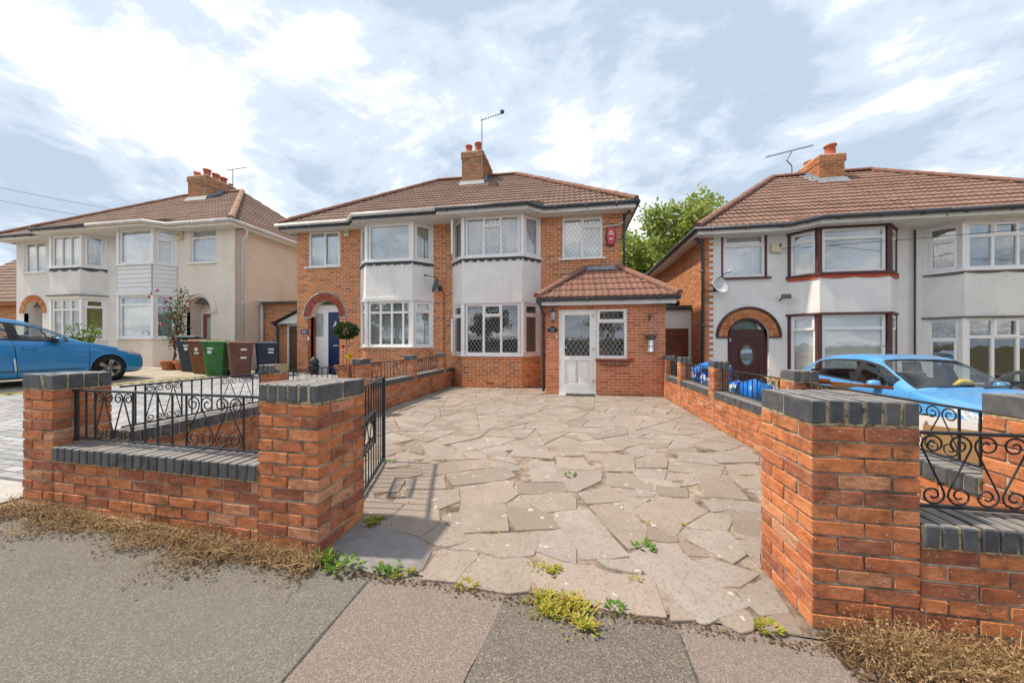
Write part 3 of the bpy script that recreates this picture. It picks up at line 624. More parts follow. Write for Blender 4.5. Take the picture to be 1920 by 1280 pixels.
def pillar(parent, x0, y0, w, ztop, zlow, T=None):
    """ztop = underside of the cap; bricks go down in courses to zlow"""
    k = 0; z = ztop-0.008-TH/2
    while z > zlow-0.03:
        a = k % 2
        def put_b(L, cx, cy, turn):
            # turn: brick lies along y
            sz = (H_, L, TH) if turn else (L, H_, TH)
            brick(parent, sz, (x0+cx, y0+cy, z), T)
        if w > 0.4:
            q = w-H_/2
            if a == 0:
                for cy in (H_/2, q):
                    put_b(S_, S_/2, cy, 0); put_b(S_, w-S_/2, cy, 0)
                for cx in (H_/2, q): put_b(w-2*H_-0.02, cx, w/2, 1)
            else:
                for cx in (H_/2, q):
                    put_b(S_, cx, S_/2, 1); put_b(S_, cx, w-S_/2, 1)
                for cy in (H_/2, q): put_b(w-2*H_-0.02, w/2, cy, 0)
        elif w > 0.3:
            if a == 0:
                put_b(S_, S_/2, H_/2, 0); put_b(S_, w-H_/2, S_/2, 1); put_b(S_, w-S_/2, w-H_/2, 0); put_b(S_, H_/2, w-S_/2, 1)
            else:
                put_b(S_, w-S_/2, H_/2, 0); put_b(S_, w-H_/2, w-S_/2, 1); put_b(S_, S_/2, w-H_/2, 0); put_b(S_, H_/2, S_/2, 1)
        else:
            for c in (H_/2, w-H_/2):
                if a: put_b(S_+0.01, c, w/2, 1)
                else: put_b(S_+0.01, w/2, c, 0)
        z -= CO; k += 1
    i = 0.007
    core(parent, [(x0+i, x0+w-i, y0+i, y0+w-i, zlow-0.05, ztop+0.002)], T)
    # cap of blue bricks on edge
    o = 0.006; boxes = []
    if w > 0.4:
        for r in range(2):
            for c in range(6): brick(parent, (0.065, S_+0.002, 0.108), (x0-o+(c+0.5)*(w+2*o)/6, y0-o+(r+0.5)*(w+2*o)/2, ztop+0.062), T, 'blue', 'cap_brick')
    elif w > 0.3:
        for r in range(4):
            s1 = S_ if r % 2 == 0 else H_; yy = y0-o+(r+0.5)*(w+2*o)/4; W2 = w+2*o
            a = (W2-0.01)*s1/(S_+H_)
            brick(parent, (a, 0.075, 0.108), (x0-o+a/2, yy, ztop+0.062), T, 'blue', 'cap_brick'); b = W2-0.01-a
            brick(parent, (b, 0.075, 0.108), (x0-o+W2-b/2, yy, ztop+0.062), T, 'blue', 'cap_brick')
    else:
        for c in range(3): brick(parent, (0.066, w+2*o, 0.105), (x0-o+(c+0.5)*(w+2*o)/3, y0+w/2, ztop+0.062), T, 'blue', 'cap_brick')
    core(parent, [(x0+0.003, x0+w-0.003, y0+0.003, y0+w-0.003, ztop-0.004, ztop+0.108)], T, 'blue_mortar', 'cap_mortar')
def low_wall(parent, x0, x1, y0, th, ztop, zlow, axis='x', face=(-1,), T=None, phase=0.0):
    """straight run; axis x: from x0 to x1 with thickness th from y0. axis y swaps the two."""
    P = (lambda a, b, z: (a, b, z)) if axis == 'x' else (lambda a, b, z: (b, a, z))
    z = ztop-0.008-TH/2; k = 0
    while z > zlow-0.03:
        a = x0+phase-(0.1125 if k % 2 else 0)
        while a < x1-0.02:
            p, q = max(a, x0), min(a+S_, x1)
            if q-p > 0.035:
                for f in face:
                    c = y0+H_/2 if f < 0 else y0+th-H_/2
                    sz = (q-p, H_, TH) if axis == 'x' else (H_, q-p, TH)
                    brick(parent, sz, P((p+q)/2, c, z), T)
            a += S_+0.01
        z -= CO; k += 1
    i = 0.007; lo, hi = P(x0, y0+i, zlow-0.05), P(x1, y0+th-i, ztop+0.002)
    core(parent, [(lo[0], hi[0], lo[1], hi[1], lo[2], hi[2])], T)
    n = max(1, round((x1-x0)/0.0752)); st = (x1-x0)/n
    for c in range(n):
        sz = (st-0.0095, th+0.03, 0.103) if axis == 'x' else (th+0.03, st-0.0095, 0.103)
        brick(parent, sz, P(x0+(c+0.5)*st, y0+th/2, ztop+0.058), T, 'blue', 'coping_brick')
    lo, hi = P(x0+0.002, y0-0.005, ztop-0.004), P(x1-0.002, y0+th+0.005, ztop+0.102)
    core(parent, [(lo[0], hi[0], lo[1], hi[1], lo[2], hi[2])], T, 'blue_mortar', 'coping_mortar')

# front wall left of the gateway (it runs a little askew)
PT = Vector((-1.50, 1.83, 0)); TL = Matrix.Translation(PT) @ Matrix.Rotation(-0.04, 4, 'Z') @ Matrix.Translation(-PT)
w = root('front_wall', (-2.8, 1.95, 0.05), 'red brick front wall with blue brick coping, scroll railing and two pillars, beside the grey tarmac', 'wall')
pillar(w, -1.94, 1.83, 0.44, 0.925, 0.0, TL)
low_wall(w, -3.80, -1.945, 1.835, 0.215, 0.42, 0.02, 'x', (-1,), TL)
w2 = root('brick_pillar', (-3.97, 2.0, 0.1), 'slimmer red brick pillar with blue cap at the outer end of the front wall', 'pillar')
pillar(w2, -4.13, 1.832, 0.3275, 0.945, 0.08, TL)
# front wall right of the gateway
w = root('front_wall', (1.7, 1.95, -0.08), 'red brick pillar and low wall at the dry weeds, right of the driveway opening', 'wall')
pillar(w, 1.137, 1.855, 0.44, 0.905, -0.10)
low_wall(w, 1.582, 2.225, 1.86, 0.215, 0.36, -0.12)
w = root('brick_pillar', (2.45, 2.05, -0.12), 'red brick corner pillar with blue cap at the picture\'s right edge', 'pillar')
pillar(w, 2.235, 1.855, 0.44, 0.905, -0.12)
# boundary walls along both sides of the drive
LB = root('boundary_wall', (-3.76, 6, 0), 'long brick boundary wall with blue coping and four pillars beside the grey block paving', 'wall')
LP = [3.70, 5.56, 7.50, 9.45]
for y in LP: pillar(LB, -3.875, y, 0.225, 0.915, -0.03)
ys = [2.28]+LP
for i, y in enumerate(ys):
    a = y+0.23 if i else y; b = ys[i+1]-0.005 if i+1 < len(ys) else 9.86
    if b-a > 0.3 and i < 4: low_wall(LB, a, b, -3.87, 0.215, 0.45, -0.02, 'y', (1,))
low_wall(LB, 9.68, 10.38, -3.87, 0.215, 0.45, -0.02, 'y', (1,))
RB = root('boundary_wall', (2.34, 6, 0), 'sunlit brick boundary wall with blue coping between the paved drive and the blue bags', 'wall')
RP = [3.90, 5.86, 7.53, 8.62]
for y in RP: pillar(RB, 2.23, y, 0.225, 0.905, -0.35)
ys = [2.30]+RP
for i in range(4): low_wall(RB, ys[i]+(0.23 if i else 0), ys[i+1]-0.005, 2.235, 0.215, 0.44, -0.04, 'y', (-1,))

# ------------------------------------------------------------------ wrought-iron railings and gate
def scroll_pts(w, h, mirror=False):
    Rr = 0.44*w; ct = Vector((w/2, h-Rr-0.004)); c0 = Vector((w/2, h/2)); d = ct-c0; D = d.length
    al = math.asin(min(0.95, Rr/D)); L = math.sqrt(max(1e-6, D*D-Rr*Rr)); ang = PI/2-al
    tp = c0+Vector((math.cos(ang), math.sin(ang)))*L; a0 = math.atan2(tp.y-ct.y, tp.x-ct.x)
    half = [tuple(c0), tuple(c0+(tp-c0)*0.5)]; N = 22
    for k in range(N+1):
        f = k/N; a = a0+f*2*PI*1.45; r = Rr*(1-0.78*f**1.25); half.append((ct.x+r*math.cos(a), ct.y+r*math.sin(a)))
    other = [(w-x, h-z) for x, z in half[1:]]
    pts = other[::-1]+half
    return [(w-x, z) for x, z in pts] if mirror else pts
RC = {}
def iron_bar(h, r=0.0048):
    k = ('bar', round(h, 3), r)
    if k not in RC: RC[k] = MB().box(-r, r, -r, r, 0, h).mesh('bar', 'iron')
    return RC[k]
def iron_scroll(w, h, mir):
    k = ('scroll', round(w, 3), round(h, 3), mir)
    if k not in RC: RC[k] = MB().tube([(x, 0, z) for x, z in scroll_pts(w, h, mir)], 0.005, 4, sx=1.0).mesh('scroll', 'iron', True)
    return RC[k]
def railing(A, B, z0, z1, label, groups, barfr, zA=0.0, plate=True):
    A, B = Vector(A), Vector(B); d = B-A; L = d.length
    o = lroot('railing_panel', (A.x, A.y, z0), math.atan2(d.y, d.x), label, 'railing', 'scrolled iron railing panels')
    h = z1-z0
    MB().box(0, L, -0.012, 0.012, -0.004, 0.008).build('bottom_rail', 'iron', o)
    MB().box(-0.01, L+0.01, -0.014, 0.014, h-0.008, h+0.006).build('top_rail', 'iron', o)
    for f in barfr: put('bar', iron_bar(h-0.012), o, Matrix.Translation((f*L, 0, 0.006)))
    for a, b, n in groups:
        w = (b-a)*L/n
        for k in range(n): put('scroll', iron_scroll(w, h-0.012, k % 2 == 1), o, Matrix.Translation((a*L+k*w, 0, 0.005)))
    if plate: MB().box(0.0, 0.035, -0.006, 0.006, -0.02, h+0.002).build('fixing_plate', 'iron', o)
    return o
GR = [(0.115, 0.325, 4), (0.60, 0.87, 4)]; BF = [0.065, 0.115, 0.325, 0.39, 0.455, 0.53, 0.60, 0.87, 0.94]
tp = lambda x, y: tuple((TL @ Vector((x, y, 0))).xy)
railing(tp(-3.795, 1.945), tp(-1.95, 1.945), 0.565, 0.935, 'black scrolled railing panel on the front wall between its two pillars', GR, BF)
railing((1.58, 1.99), (2.23, 1.99), 0.50, 0.86, 'short black scrolled railing panel beside the right gate pillar', [(0.0, 1.0, 6)], [])
pan = [('black scrolled railing panel nearest the street on the block paving side', 2.30, 3.69), ('black scrolled railing panel between the first two pillars of the block paving wall', 3.93, 5.55), ('black scrolled railing panel below the neighbour\'s left bay window', 5.79, 7.49), ('black scrolled railing panel farthest along the block paving wall', 7.73, 9.44)]
for lb, a, b in pan: railing((-3.76, a), (-3.76, b), 0.585, 0.93, lb, GR, BF, plate=a > 3)
pan = [('black scrolled railing panel beside the blue car, nearest the street', 2.32, 3.89), ('black scrolled railing panel in front of the maroon door', 4.13, 5.85), ('black scrolled railing panel in front of the printed blue bags', 6.09, 7.52), ('small black railing panel next to the porch corner', 7.76, 8.61)]
for lb, a, b in pan: railing((2.345, b), (2.345, a), 0.575, 0.90, lb, GR, BF)
g = lroot('iron_gate', (-1.575, 2.22, 0.05), math.atan2(3.40-2.22, -1.99+1.575), 'open black iron gate with a scrolled inset, swung in beside the left gate pillar', 'gate')
GL = 1.27; GH = 0.885
MB().box(0, 0.028, -0.014, 0.014, 0.0, GH).build('hinge_stile', 'iron', g); MB().box(GL-0.028, GL, -0.014, 0.014, -0.015, GH+0.01).build('latch_stile', 'iron', g)
MB().box(0, GL, -0.016, 0.016, GH-0.012, GH+0.006).build('top_rail', 'iron', g); MB().box(0, GL, -0.014, 0.014, 0.0, 0.016).build('bottom_rail', 'iron', g)
MB().box(0.40, 0.83, -0.013, 0.013, 0.600, 0.616).build('middle_rail', 'iron', g); MB().box(0.40, 0.83, -0.011, 0.011, 0.30, 0.312).build('middle_rail', 'iron', g)
for k in range(1, 13):
    x = k*GL/13
    if 0.44 < x < 0.82:
        put('bar', iron_bar(0.30), g, Matrix.Translation((x, 0, 0))); put('bar', iron_bar(GH-0.61), g, Matrix.Translation((x, 0, 0.61)))
    else: put('bar', iron_bar(GH), g, Matrix.Translation((x, 0, 0)))
for x in (0.41, 0.815): MB().box(x-0.012, x+0.012, -0.012, 0.012, 0.30, 0.615).build('panel_stile', 'iron', g)
for k in range(4): put('scroll', iron_scroll(0.095, 0.285, k % 2 == 1), g, Matrix.Translation((0.425+k*0.095, 0, 0.313)))
MB().tube([(GL+0.002, 0, 0.42), (GL+0.03, 0, 0.44), (GL+0.03, 0, 0.5), (GL+0.002, 0, 0.52)], 0.006, 5).build('latch', 'iron', g)
# ------------------------------------------------------------------ houses: shared builders
YF, YB = 10.4, 9.9
def lay(cols, W, H, fo=0.055, m=0.05):
    """cols: (width weight, [row heights from the top]); a negative row is an opening light. Returns panes (u0,u1,z0,z1,opens)"""
    tot = sum(c[0] for c in cols); aw = W-2*fo-m*(len(cols)-1); u = fo; out = []
    for wt, rows in cols:
        cw = aw*wt/tot; rt = sum(abs(r) for r in rows); ah = H-2*fo-m*(len(rows)-1); z = H-fo
        for r in rows:
            hh = ah*abs(r)/rt; out.append((u, u+cw, z-hh, z, r < 0)); z -= hh+m
        u += cw+m
    return out
def lattice(mb, pl, u0, u1, z0, z1, d, sx=0.115, sz=0.175, t=0.0045):
    W, H = u1-u0, z1-z0; k = sz/sx
    for s in (1, -1):
        c = -H/k if s > 0 else 0.0
        lim = W if s > 0 else W+H/k
        c += sx*0.5
        while c < lim:
            # line u = c + s*(z/k)
            za, zb = 0.0, H
            ua, ub = c+s*za/k, c+s*zb/k
            pts = []
            for zz in (0.0, H):
                uu = c+s*zz/k
                if 0 <= uu <= W: pts.append((uu, zz))
            for uu in (0.0, W):
                zz = (uu-c)*k*s
                if 0 < zz < H: pts.append((uu, zz))
            if len(pts) >= 2:
                (a, b), (e, f) = pts[0], pts[1]; L = math.hypot(e-a, f-b)
                if L > 0.01:
                    nx, nz = -(f-b)/L*t, (e-a)/L*t
                    mb.add([pl(u0+a+nx, z0+b+nz, d), pl(u0+e+nx, z0+f+nz, d), pl(u0+e-nx, z0+f-nz, d), pl(u0+a-nx, z0+b-nz, d)], [(0,1,2,3)])
            c += sx
def window(h, pl, u0, u1, z0, z1, cols, mat='upvc', lead=False, back=None, d=-0.02, fo=0.055, m=0.05, swing=None, sashmat=None):
    W, H = u1-u0, z1-z0; panes = lay(cols, W, H, fo, m); mb = MB()
    panel(mb, pl, u0, u1, z0, z1, [(u0+p[0], u0+p[1], z0+p[2], z0+p[3]) for p in panes], d, d-0.065)
    glass = []; lm = MB()
    for (a, b, c, e, op) in panes:
        a, b, c, e = u0+a, u0+b, z0+c, z0+e
        if op:   # sash frame of an opening light stands a little proud
            panel(mb, pl, a-0.022, b+0.022, c-0.022, e+0.022, [(a+0.03, b-0.03, c+0.03, e-0.03)], d+0.018, d-0.03); a += 0.03; b -= 0.03; c += 0.03; e -= 0.03
        else: panel(mb, pl, a-0.002, b+0.002, c-0.002, e+0.002, [(a+0.012, b-0.012, c+0.012, e-0.012)], d-0.012, d-0.04)
        glass.append((a, b, c, e))
        if lead: lattice(lm, pl, a, b, c, e, d-0.027)
    f = mb.build('window', mat, h)
    for a, b, c, e in glass:
        g = MB(); g.quad(pl(a-0.008, c-0.008, d-0.032), pl(b+0.008, c-0.008, d-0.032), pl(b+0.008, e+0.008, d-0.032), pl(a-0.008, e+0.008, d-0.032)); g.build('pane', 'glass', f)
    if lead: lm.build('lead_lattice', 'lead_came', f)
    if back: backing(f, pl, u0+0.03, u1-0.03, z0+0.03, z1-0.03, d, back)
    return f
def backing(f, pl, u0, u1, z0, z1, d, kind):
    mb = MB(); rb = random.Random(int((u0+9)*100+z0*7))
    if kind in ('net', 'silver_sheet', 'curtain_grey'):
        n = max(12, int((u1-u0)/0.022)); amp = {'net': 0.012, 'silver_sheet': 0.014, 'curtain_grey': 0.014}[kind]; nz = 6
        ph = rb.uniform(0, 6); W = u1-u0
        for j in range(nz+1):
            for i in range(n+1):
                x = i/n; q = j/nz
                if kind == 'silver_sheet': w = amp*math.sin(7*(x*0.8+q*1.1)+3*math.sin(2.3*x-1.7*q)+ph)+0.008*math.sin(16*(x-q*0.9)+ph)
                else: w = amp*math.sin(i*1.25+ph+0.4*math.sin(q*2+i*0.3))*(0.6+0.5*(1-q))+0.006*math.sin(i*0.37+ph*2)
                mb.v.append(pl(u0+W*x, z0+(z1-z0)*q, d-0.10+w))
        for j in range(nz):
            for i in range(n): mb.f.append((j*(n+1)+i, j*(n+1)+i+1, (j+1)*(n+1)+i+1, (j+1)*(n+1)+i)); mb.mi.append(0)
        mb.build('curtain', kind, f, True)
    elif kind == 'slats':
        z = z0
        while z < z1-0.01: mb.quad(pl(u0, z, d-0.085), pl(u1, z, d-0.085), pl(u1, z+0.030, d-0.105), pl(u0, z+0.030, d-0.105)); z += 0.042
        mb.build('blind', 'blind', f)
    else:
        mb.quad(pl(u0, z0, d-0.085), pl(u1, z0, d-0.085), pl(u1, z1, d-0.085), pl(u0, z1, d-0.085)); mb.build('blind', kind, f)
def sill(h, pl, u0, u1, z, mat='upvc', d=0.07, t=0.045):
    mb = MB(); pbox(mb, pl, u0, u1, z-t, z, d, -0.05); return mb.build('sill', mat, h)
def arch_pts(c, sp, r, n=18): return [(c-r*math.cos(PI*k/n), sp+r*math.sin(PI*k/n)) for k in range(n+1)]
def spandrel(mb, pl, c, sp, r, d0, d1, depth):
    pts = arch_pts(c, sp, r); top = sp+r
    for (a, b), (e, f) in zip(pts, pts[1:]):
        if a < c-r+1e-6 or True:
            mb.quad(pl(a, b, d0), pl(e, f, d0), pl(e, top+0.001, d0), pl(a, top+0.001, d0))
        mb.quad(pl(a, b, d0), pl(e, f, d0), pl(e, f, -depth), pl(a, b, -depth))
def arch_ring(h, pl, c, sp, r0, r1, n, mat, d, name='arch_ring', legs=0.0):
    mb = MB()
    for k in range(n):
        a0, a1 = PI*(k+0.06)/n, PI*(k+0.94)/n
        q = [(c-r*math.cos(a), sp+r*math.sin(a)) for r, a in ((r0, a0), (r1, a0), (r1, a1), (r0, a1))]
        mb.add([pl(*p, d) for p in q]+[pl(*p, -0.05) for p in q], [(0,1,2,3),(0,4,5,1),(1,5,6,2),(2,6,7,3),(3,7,4,0)])
    bm = MB(); pts0, pts1 = arch_pts(c, sp, r0, n), arch_pts(c, sp, r1, n)
    for k in range(n): bm.quad(pl(*pts0[k], d-0.006), pl(*pts0[k+1], d-0.006), pl(*pts1[k+1], d-0.006), pl(*pts1[k], d-0.006))
    o = mb.build(name, mat, h); bm.build('arch_mortar', 'mortar_house', o); return o
def facade(h, x0, x1, z0, z1, holes, arches=(), kind='brick', mat='brick_house', pl=None, ch=0.08, bl=0.235, mort='mortar_house', recess=0.6):
    pl = pl or Plane(0, YF, 1, 0); mb = MB()
    hl = list(holes)+[(c-r, c+r, zb, sp+r) for c, sp, r, zb in arches]
    panel(mb, pl, x0, x1, z0, z1, hl, 0.0, -0.12)
    w = mb.build('wall', mort if kind == 'brick' else mat, h)
    for c, sp, r, zb in arches: sq = MB(); spandrel(sq, pl, c, sp, r, 0.0, -0.12, recess); sq.build('arch_surround', mort if kind == 'brick' else mat, h)
    if kind == 'brick':
        b = bricks(pl, x0, x1, z0, z1, list(holes)+[(c-r, c+r, zb, sp) for c, sp, r, zb in arches], [(c, sp, r) for c, sp, r, zb in arches], ch, bl, phase=R.uniform(0, 0.2))
        b.build('brickwork', mat, w, kind='stuff')
    return w
def shell(h, x0, x1, z0, z1, ydeep, left, right, mat='mortar_house'):
    """rest of the house body: side walls, back wall, party wall, upper floor"""
    mb = MB()
    if left: mb.quad((x0, YF, z0), (x0, YF+ydeep, z0), (x0, YF+ydeep, z1), (x0, YF, z1))
    if right: mb.quad((x1, YF, z0), (x1, YF+ydeep, z0), (x1, YF+ydeep, z1), (x1, YF, z1))
    mb.quad((x0, YF+ydeep, z0), (x1, YF+ydeep, z0), (x1, YF+ydeep, z1), (x0, YF+ydeep, z1))
    o = mb.build('side_wall', mat, h)
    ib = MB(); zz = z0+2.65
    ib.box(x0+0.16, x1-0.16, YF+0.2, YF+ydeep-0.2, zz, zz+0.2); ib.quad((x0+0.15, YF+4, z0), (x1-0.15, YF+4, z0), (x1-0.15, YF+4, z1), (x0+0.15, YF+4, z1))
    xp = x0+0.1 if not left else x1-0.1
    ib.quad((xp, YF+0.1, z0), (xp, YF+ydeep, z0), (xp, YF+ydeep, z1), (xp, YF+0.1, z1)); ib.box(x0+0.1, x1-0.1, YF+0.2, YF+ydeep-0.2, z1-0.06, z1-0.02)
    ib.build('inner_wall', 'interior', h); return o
def bay_planes(wl, fl, fr, wr):
    return Plane(wl, YF, fl-wl, YB-YF), Plane(fl, YB, fr-fl, 0), Plane(fr, YB, wr-fr, YF-YB)
def bay_solid(h, name, P, z0, z1, mat, out=0.0, cap=False):
    L, F, Rr = P; mb = MB()
    k = out*math.tan(math.atan2(YF-YB, abs(Rr.u.x*Rr.len))/2)
    pts = [L(0, 0, out), F(-k, 0, out), F(F.len+k, 0, out), Rr(Rr.len, 0, out)]
    pts[0] = (pts[0][0]-0.0, YF+0.0, 0); pts[3] = (pts[3][0], YF+0.0, 0)
    for a, b in zip(pts, pts[1:]): mb.quad((a[0], a[1], z0), (b[0], b[1], z0), (b[0], b[1], z1), (a[0], a[1], z1))
    for z in (z0, z1): mb.quad(*[(p[0], p[1], z) for p in pts])
    return mb.build(name, mat, h)
def bay_windows(h, P, z0, z1, front, cant, mat='upvc', post='upvc', lead=False, backs=(None, None), pw=0.07):
    """corner posts, then one window per face"""
    out = []
    for pl, u in ((P[0], P[0].len), (P[1], P[1].len)):
        pm = MB(); q = Vector(pl(u, 0, 0)); pm.box(q.x-0.05, q.x+0.05, q.y-0.015, q.y+0.085, z0, z1); pm.build('bay_post', post, h)
    for pl, u in ((P[0], 0.035), (P[2], P[2].len-0.035)):
        pm = MB(); pbox(pm, pl, u-0.035, u+0.035, z0, z1, 0.005, -0.08); pm.build('bay_post', post, h)
    for i, pl in enumerate(P):
        w = window(h, pl, pw, pl.len-pw, z0, z1, front if i == 1 else cant, mat, lead, backs[0] if i == 1 else backs[1])
        out.append(w)
    return out
def valance(h, P, z, mat, drop=0.07, scallop=0.2, teeth=0.03, out=0.012, name='valance', rag=0.0):
    rv = random.Random(5)
    for pl in P:
        mb = MB(); n = max(3, int(pl.len/0.03))
        for k in range(n):
            a, b = pl.len*k/n, pl.len*(k+1)/n
            fa, fb = [drop+teeth*abs(math.sin(PI*u/scallop))+rv.uniform(-rag, rag) for u in (a, b)]
            mb.quad(pl(a, z-fa, out), pl(b, z-fb, out), pl(b, z, out), pl(a, z, out))
        mb.build(name, mat, h)
def tile_slope(mb, E, U, S, N, LS, left, right, rows, step=0.032, per=0.16, wave=0.02, lift=0.034):
    E, U, S, N = map(Vector, (E, U, S, N))
    for j in range(rows):
        v0, v1 = LS*j/rows, LS*(j+1)/rows; l0, r0, l1, r1 = left(v0), right(v0), left(v1), right(v1)
        if r0-l0 < 0.02: continue
        us = [l0]; k = math.ceil(min(l0, l1)/step)
        while k*step < max(r0, r1):
            us.append(k*step); k += 1
        us.append(max(r0, r1)); b = len(mb.v); n = len(us); sag = R.uniform(-0.004, 0.004)
        for u in us:
            w = wave*(0.5+0.5*math.cos(2*PI*u/per))**1.4; a = min(max(u, l0), r0); c = min(max(u, l1), r1)
            p = E+U*a+S*v0; q = E+U*c+S*v1
            mb.v += [tuple(p-N*0.002), tuple(p+N*(lift+w+sag)), tuple(q+N*(0.006+w))]
        for i in range(n-1):
            x = b+3*i; mb.f += [(x, x+3, x+4, x+1), (x+1, x+4, x+5, x+2)]; mb.mi += [0, 0]
RT = {}
def ridge_run(parent, A, B, mat='ridge', r=0.105, L=0.42):
    A, B = Vector(A), Vector(B); d = B-A; n = max(1, round(d.length/(L-0.04))); st = d.length/n; key = (mat, round(st, 2), r)
    if key not in RT:
        mb = MB(); m = 9; vs = []; fs = []
        for x, rr in ((-0.02, r*1.06), (st*0.5, r), (st+0.01, r*0.98)):
            for k in range(m): a = -0.3+(PI+0.6)*k/(m-1); vs.append((x, rr*math.cos(a), rr*math.sin(a)*0.85))
        for j in range(2):
            for k in range(m-1): fs.append((j*m+k, (j+1)*m+k, (j+1)*m+k+1, j*m+k+1))
        fs.append(tuple(range(m))); mb.add(vs, fs); RT[key] = mb.mesh('ridge_tile', mat)
    q = d.to_track_quat('X', 'Z').to_matrix().to_4x4()
    for k in range(n): put('ridge_tile', RT[key], parent, Matrix.Translation(A+d*(k/n)+Vector((0, 0, 0.01+R.uniform(-0.006, 0.006)))) @ q @ Matrix.Rotation(R.gauss(0, 0.02), 4, 'X'))
def half_roof(h, x0, x1, hip, ze, a, mat, rmat, side_tiles, ext=None, ye=10.0, pitch=0.75):
    """half of a hipped roof: hip is 'L' or 'R', the other end is the party line"""
    zr = ze+pitch*a; S = Vector((0, 1, pitch)).normalized(); N = Vector((0, -pitch, 1)).normalized(); LS = math.hypot(a, pitch*a); W = x1-x0
    mb = MB()
    lf = (lambda v: a*v/LS) if hip == 'L' else (lambda v: 0.0)
    rf = (lambda v: W-a*v/LS) if hip == 'R' else (lambda v: W)
    tile_slope(mb, (x0, ye, ze), (1, 0, 0), S, N, LS, lf, rf, 15)
    if ext:
        ea, eb, yb = ext; top = 10.28; z1 = ze+pitch*(top-ye); z0 = ze-0.03; s = Vector((0, top-yb, z1-z0)); L2 = s.length; s.normalize(); n2 = Vector((0, -s.z, s.y))
        sl = 0.35/L2
        tile_slope(mb, (ea, yb, z0), (1, 0, 0), s, n2, L2, (lambda v: 0.0) if hip == 'R' else (lambda v: -v*sl), (lambda v: eb-ea+v*sl) if hip == 'R' else (lambda v: eb-ea), 2)
        v10 = (ye-yb)/(top-yb)*L2; z10 = z0+(z1-z0)*(ye-yb)/(top-yb)
        for side in (-1, 1):
            if (side < 0) != (hip == 'L'): continue
            xa_ = (ea-v10*sl if side < 0 else eb+v10*sl); xb_ = (ea-L2*sl if side < 0 else eb+L2*sl)
            mb.add([(xa_, ye, ze-0.02), (xb_, top, z1+0.03), (xa_, ye, z10+0.06), (ea if side < 0 else eb, yb, z0+0.05), (ea if side < 0 else eb, yb, z0-0.02)], [(0, 1, 2), (0, 2, 3, 4)])
    # boarded underside of the eaves
    ub = MB(); zu = ze-0.172; ub.quad((x0, ye+0.005, zu), (x1, ye+0.005, zu), (x1, YF+0.05, zu), (x0, YF+0.05, zu))
    if ext: ub.quad((ext[0], ext[2]+0.02, zu-0.001), (ext[1], ext[2]+0.02, zu-0.001), (ext[1], ye+0.005, zu), (ext[0], ye+0.005, zu))
    ub.build('eaves_board', 'soffit', h)
    # side hip slope
    xs = x0 if hip == 'L' else x1; sx = 1 if hip == 'L' else -1
    S2 = Vector((sx, 0, pitch)).normalized(); N2 = Vector((-sx*pitch, 0, 1)).normalized()
    if side_tiles: tile_slope(mb, (xs, ye, ze), (0, 1, 0), S2, N2, LS, lambda v: a*v/LS, lambda v: 2*a-a*v/LS, 15)
    else: mb.add([(xs, ye, ze), (xs, ye+2*a, ze), (xs+sx*a, ye+a, zr)], [(0,1,2)])
    xr = xs+sx*a; xp = x1 if hip == 'L' else x0
    mb.add([(xs, ye+2*a, ze), (xp, ye+2*a, ze), (xp, ye+a, zr), (xr, ye+a, zr)], [(0,1,2,3)])
    rf_ = mb.build('roof', mat, h)
    ridge_run(rf_, (xs, ye, ze+0.05), (xr, ye+a, zr+0.03), rmat); ridge_run(rf_, (xr, ye+a, zr+0.03), (xp, ye+a, zr+0.03), rmat)
    return rf_
def eaves(h, pts, ze, gmat, walls, fascia='white_gloss', drop=0.16, r=0.058):
    """gutter on a fascia along pts [(x,y)...]; soffit back to the wall line"""
    fb = MB(); sb = MB(); gb = MB()
    P3 = [Vector((x, y, ze)) for x, y in pts]
    for a, b in zip(P3, P3[1:]):
        fb.quad((a.x, a.y, ze-drop), (b.x, b.y, ze-drop), (b.x, b.y, ze+0.02), (a.x, a.y, ze+0.02))
        d = (b-a).normalized(); nrm = Vector((d.y, -d.x, 0))
        ia, ib = a-nrm*0.55, b-nrm*0.55
        sb.quad((a.x, a.y, ze-drop+0.012), (b.x, b.y, ze-drop+0.012), (ib.x, ib.y, ze-drop+0.012), (ia.x, ia.y, ze-drop+0.012))
        L = (b-a).length; k = 0.35
        while k < L:      # gutter brackets
            p = a+d*k+nrm*0.045; gb.box(p.x-0.014, p.x+0.014, p.y-0.066, p.y+0.045, ze-0.085, ze-0.02); k += 0.85
    gpts = []
    for i, p in enumerate(P3):
        ns = []
        for a, b in ((i-1, i), (i, i+1)):
            if 0 <= a and b < len(P3): d = (P3[b]-P3[a]).normalized(); ns.append(Vector((d.y, -d.x, 0)))
        nn = sum(ns, Vector())/len(ns); nn = nn/max(0.5, nn.length**2); gpts.append(p+nn*0.06+Vector((0, 0, -0.022)))
    gb.tube(gpts, r, 8)
    fb.build('fascia', fascia, h); sb.build('soffit', 'soffit', h); return gb.build('gutter', gmat, h, True)
def downpipe(h, pts, mat, r=0.036):
    mb = MB(); mb.tube(pts, r, 8); p = Vector(pts[-1]); q = Vector(pts[-2]); n = int(abs(p.z-q.z)/1.5)
    for k in range(1, n+1): z = min(p.z, q.z)+k*1.5-0.6; mb.tube([(p.x, p.y, z), (p.x, p.y, z+0.07)], r*1.25, 8); mb.box(p.x-0.06, p.x+0.06, p.y+0.02, p.y+0.06, z+0.02, z+0.05)
    return mb.build('downpipe', mat, h, True)
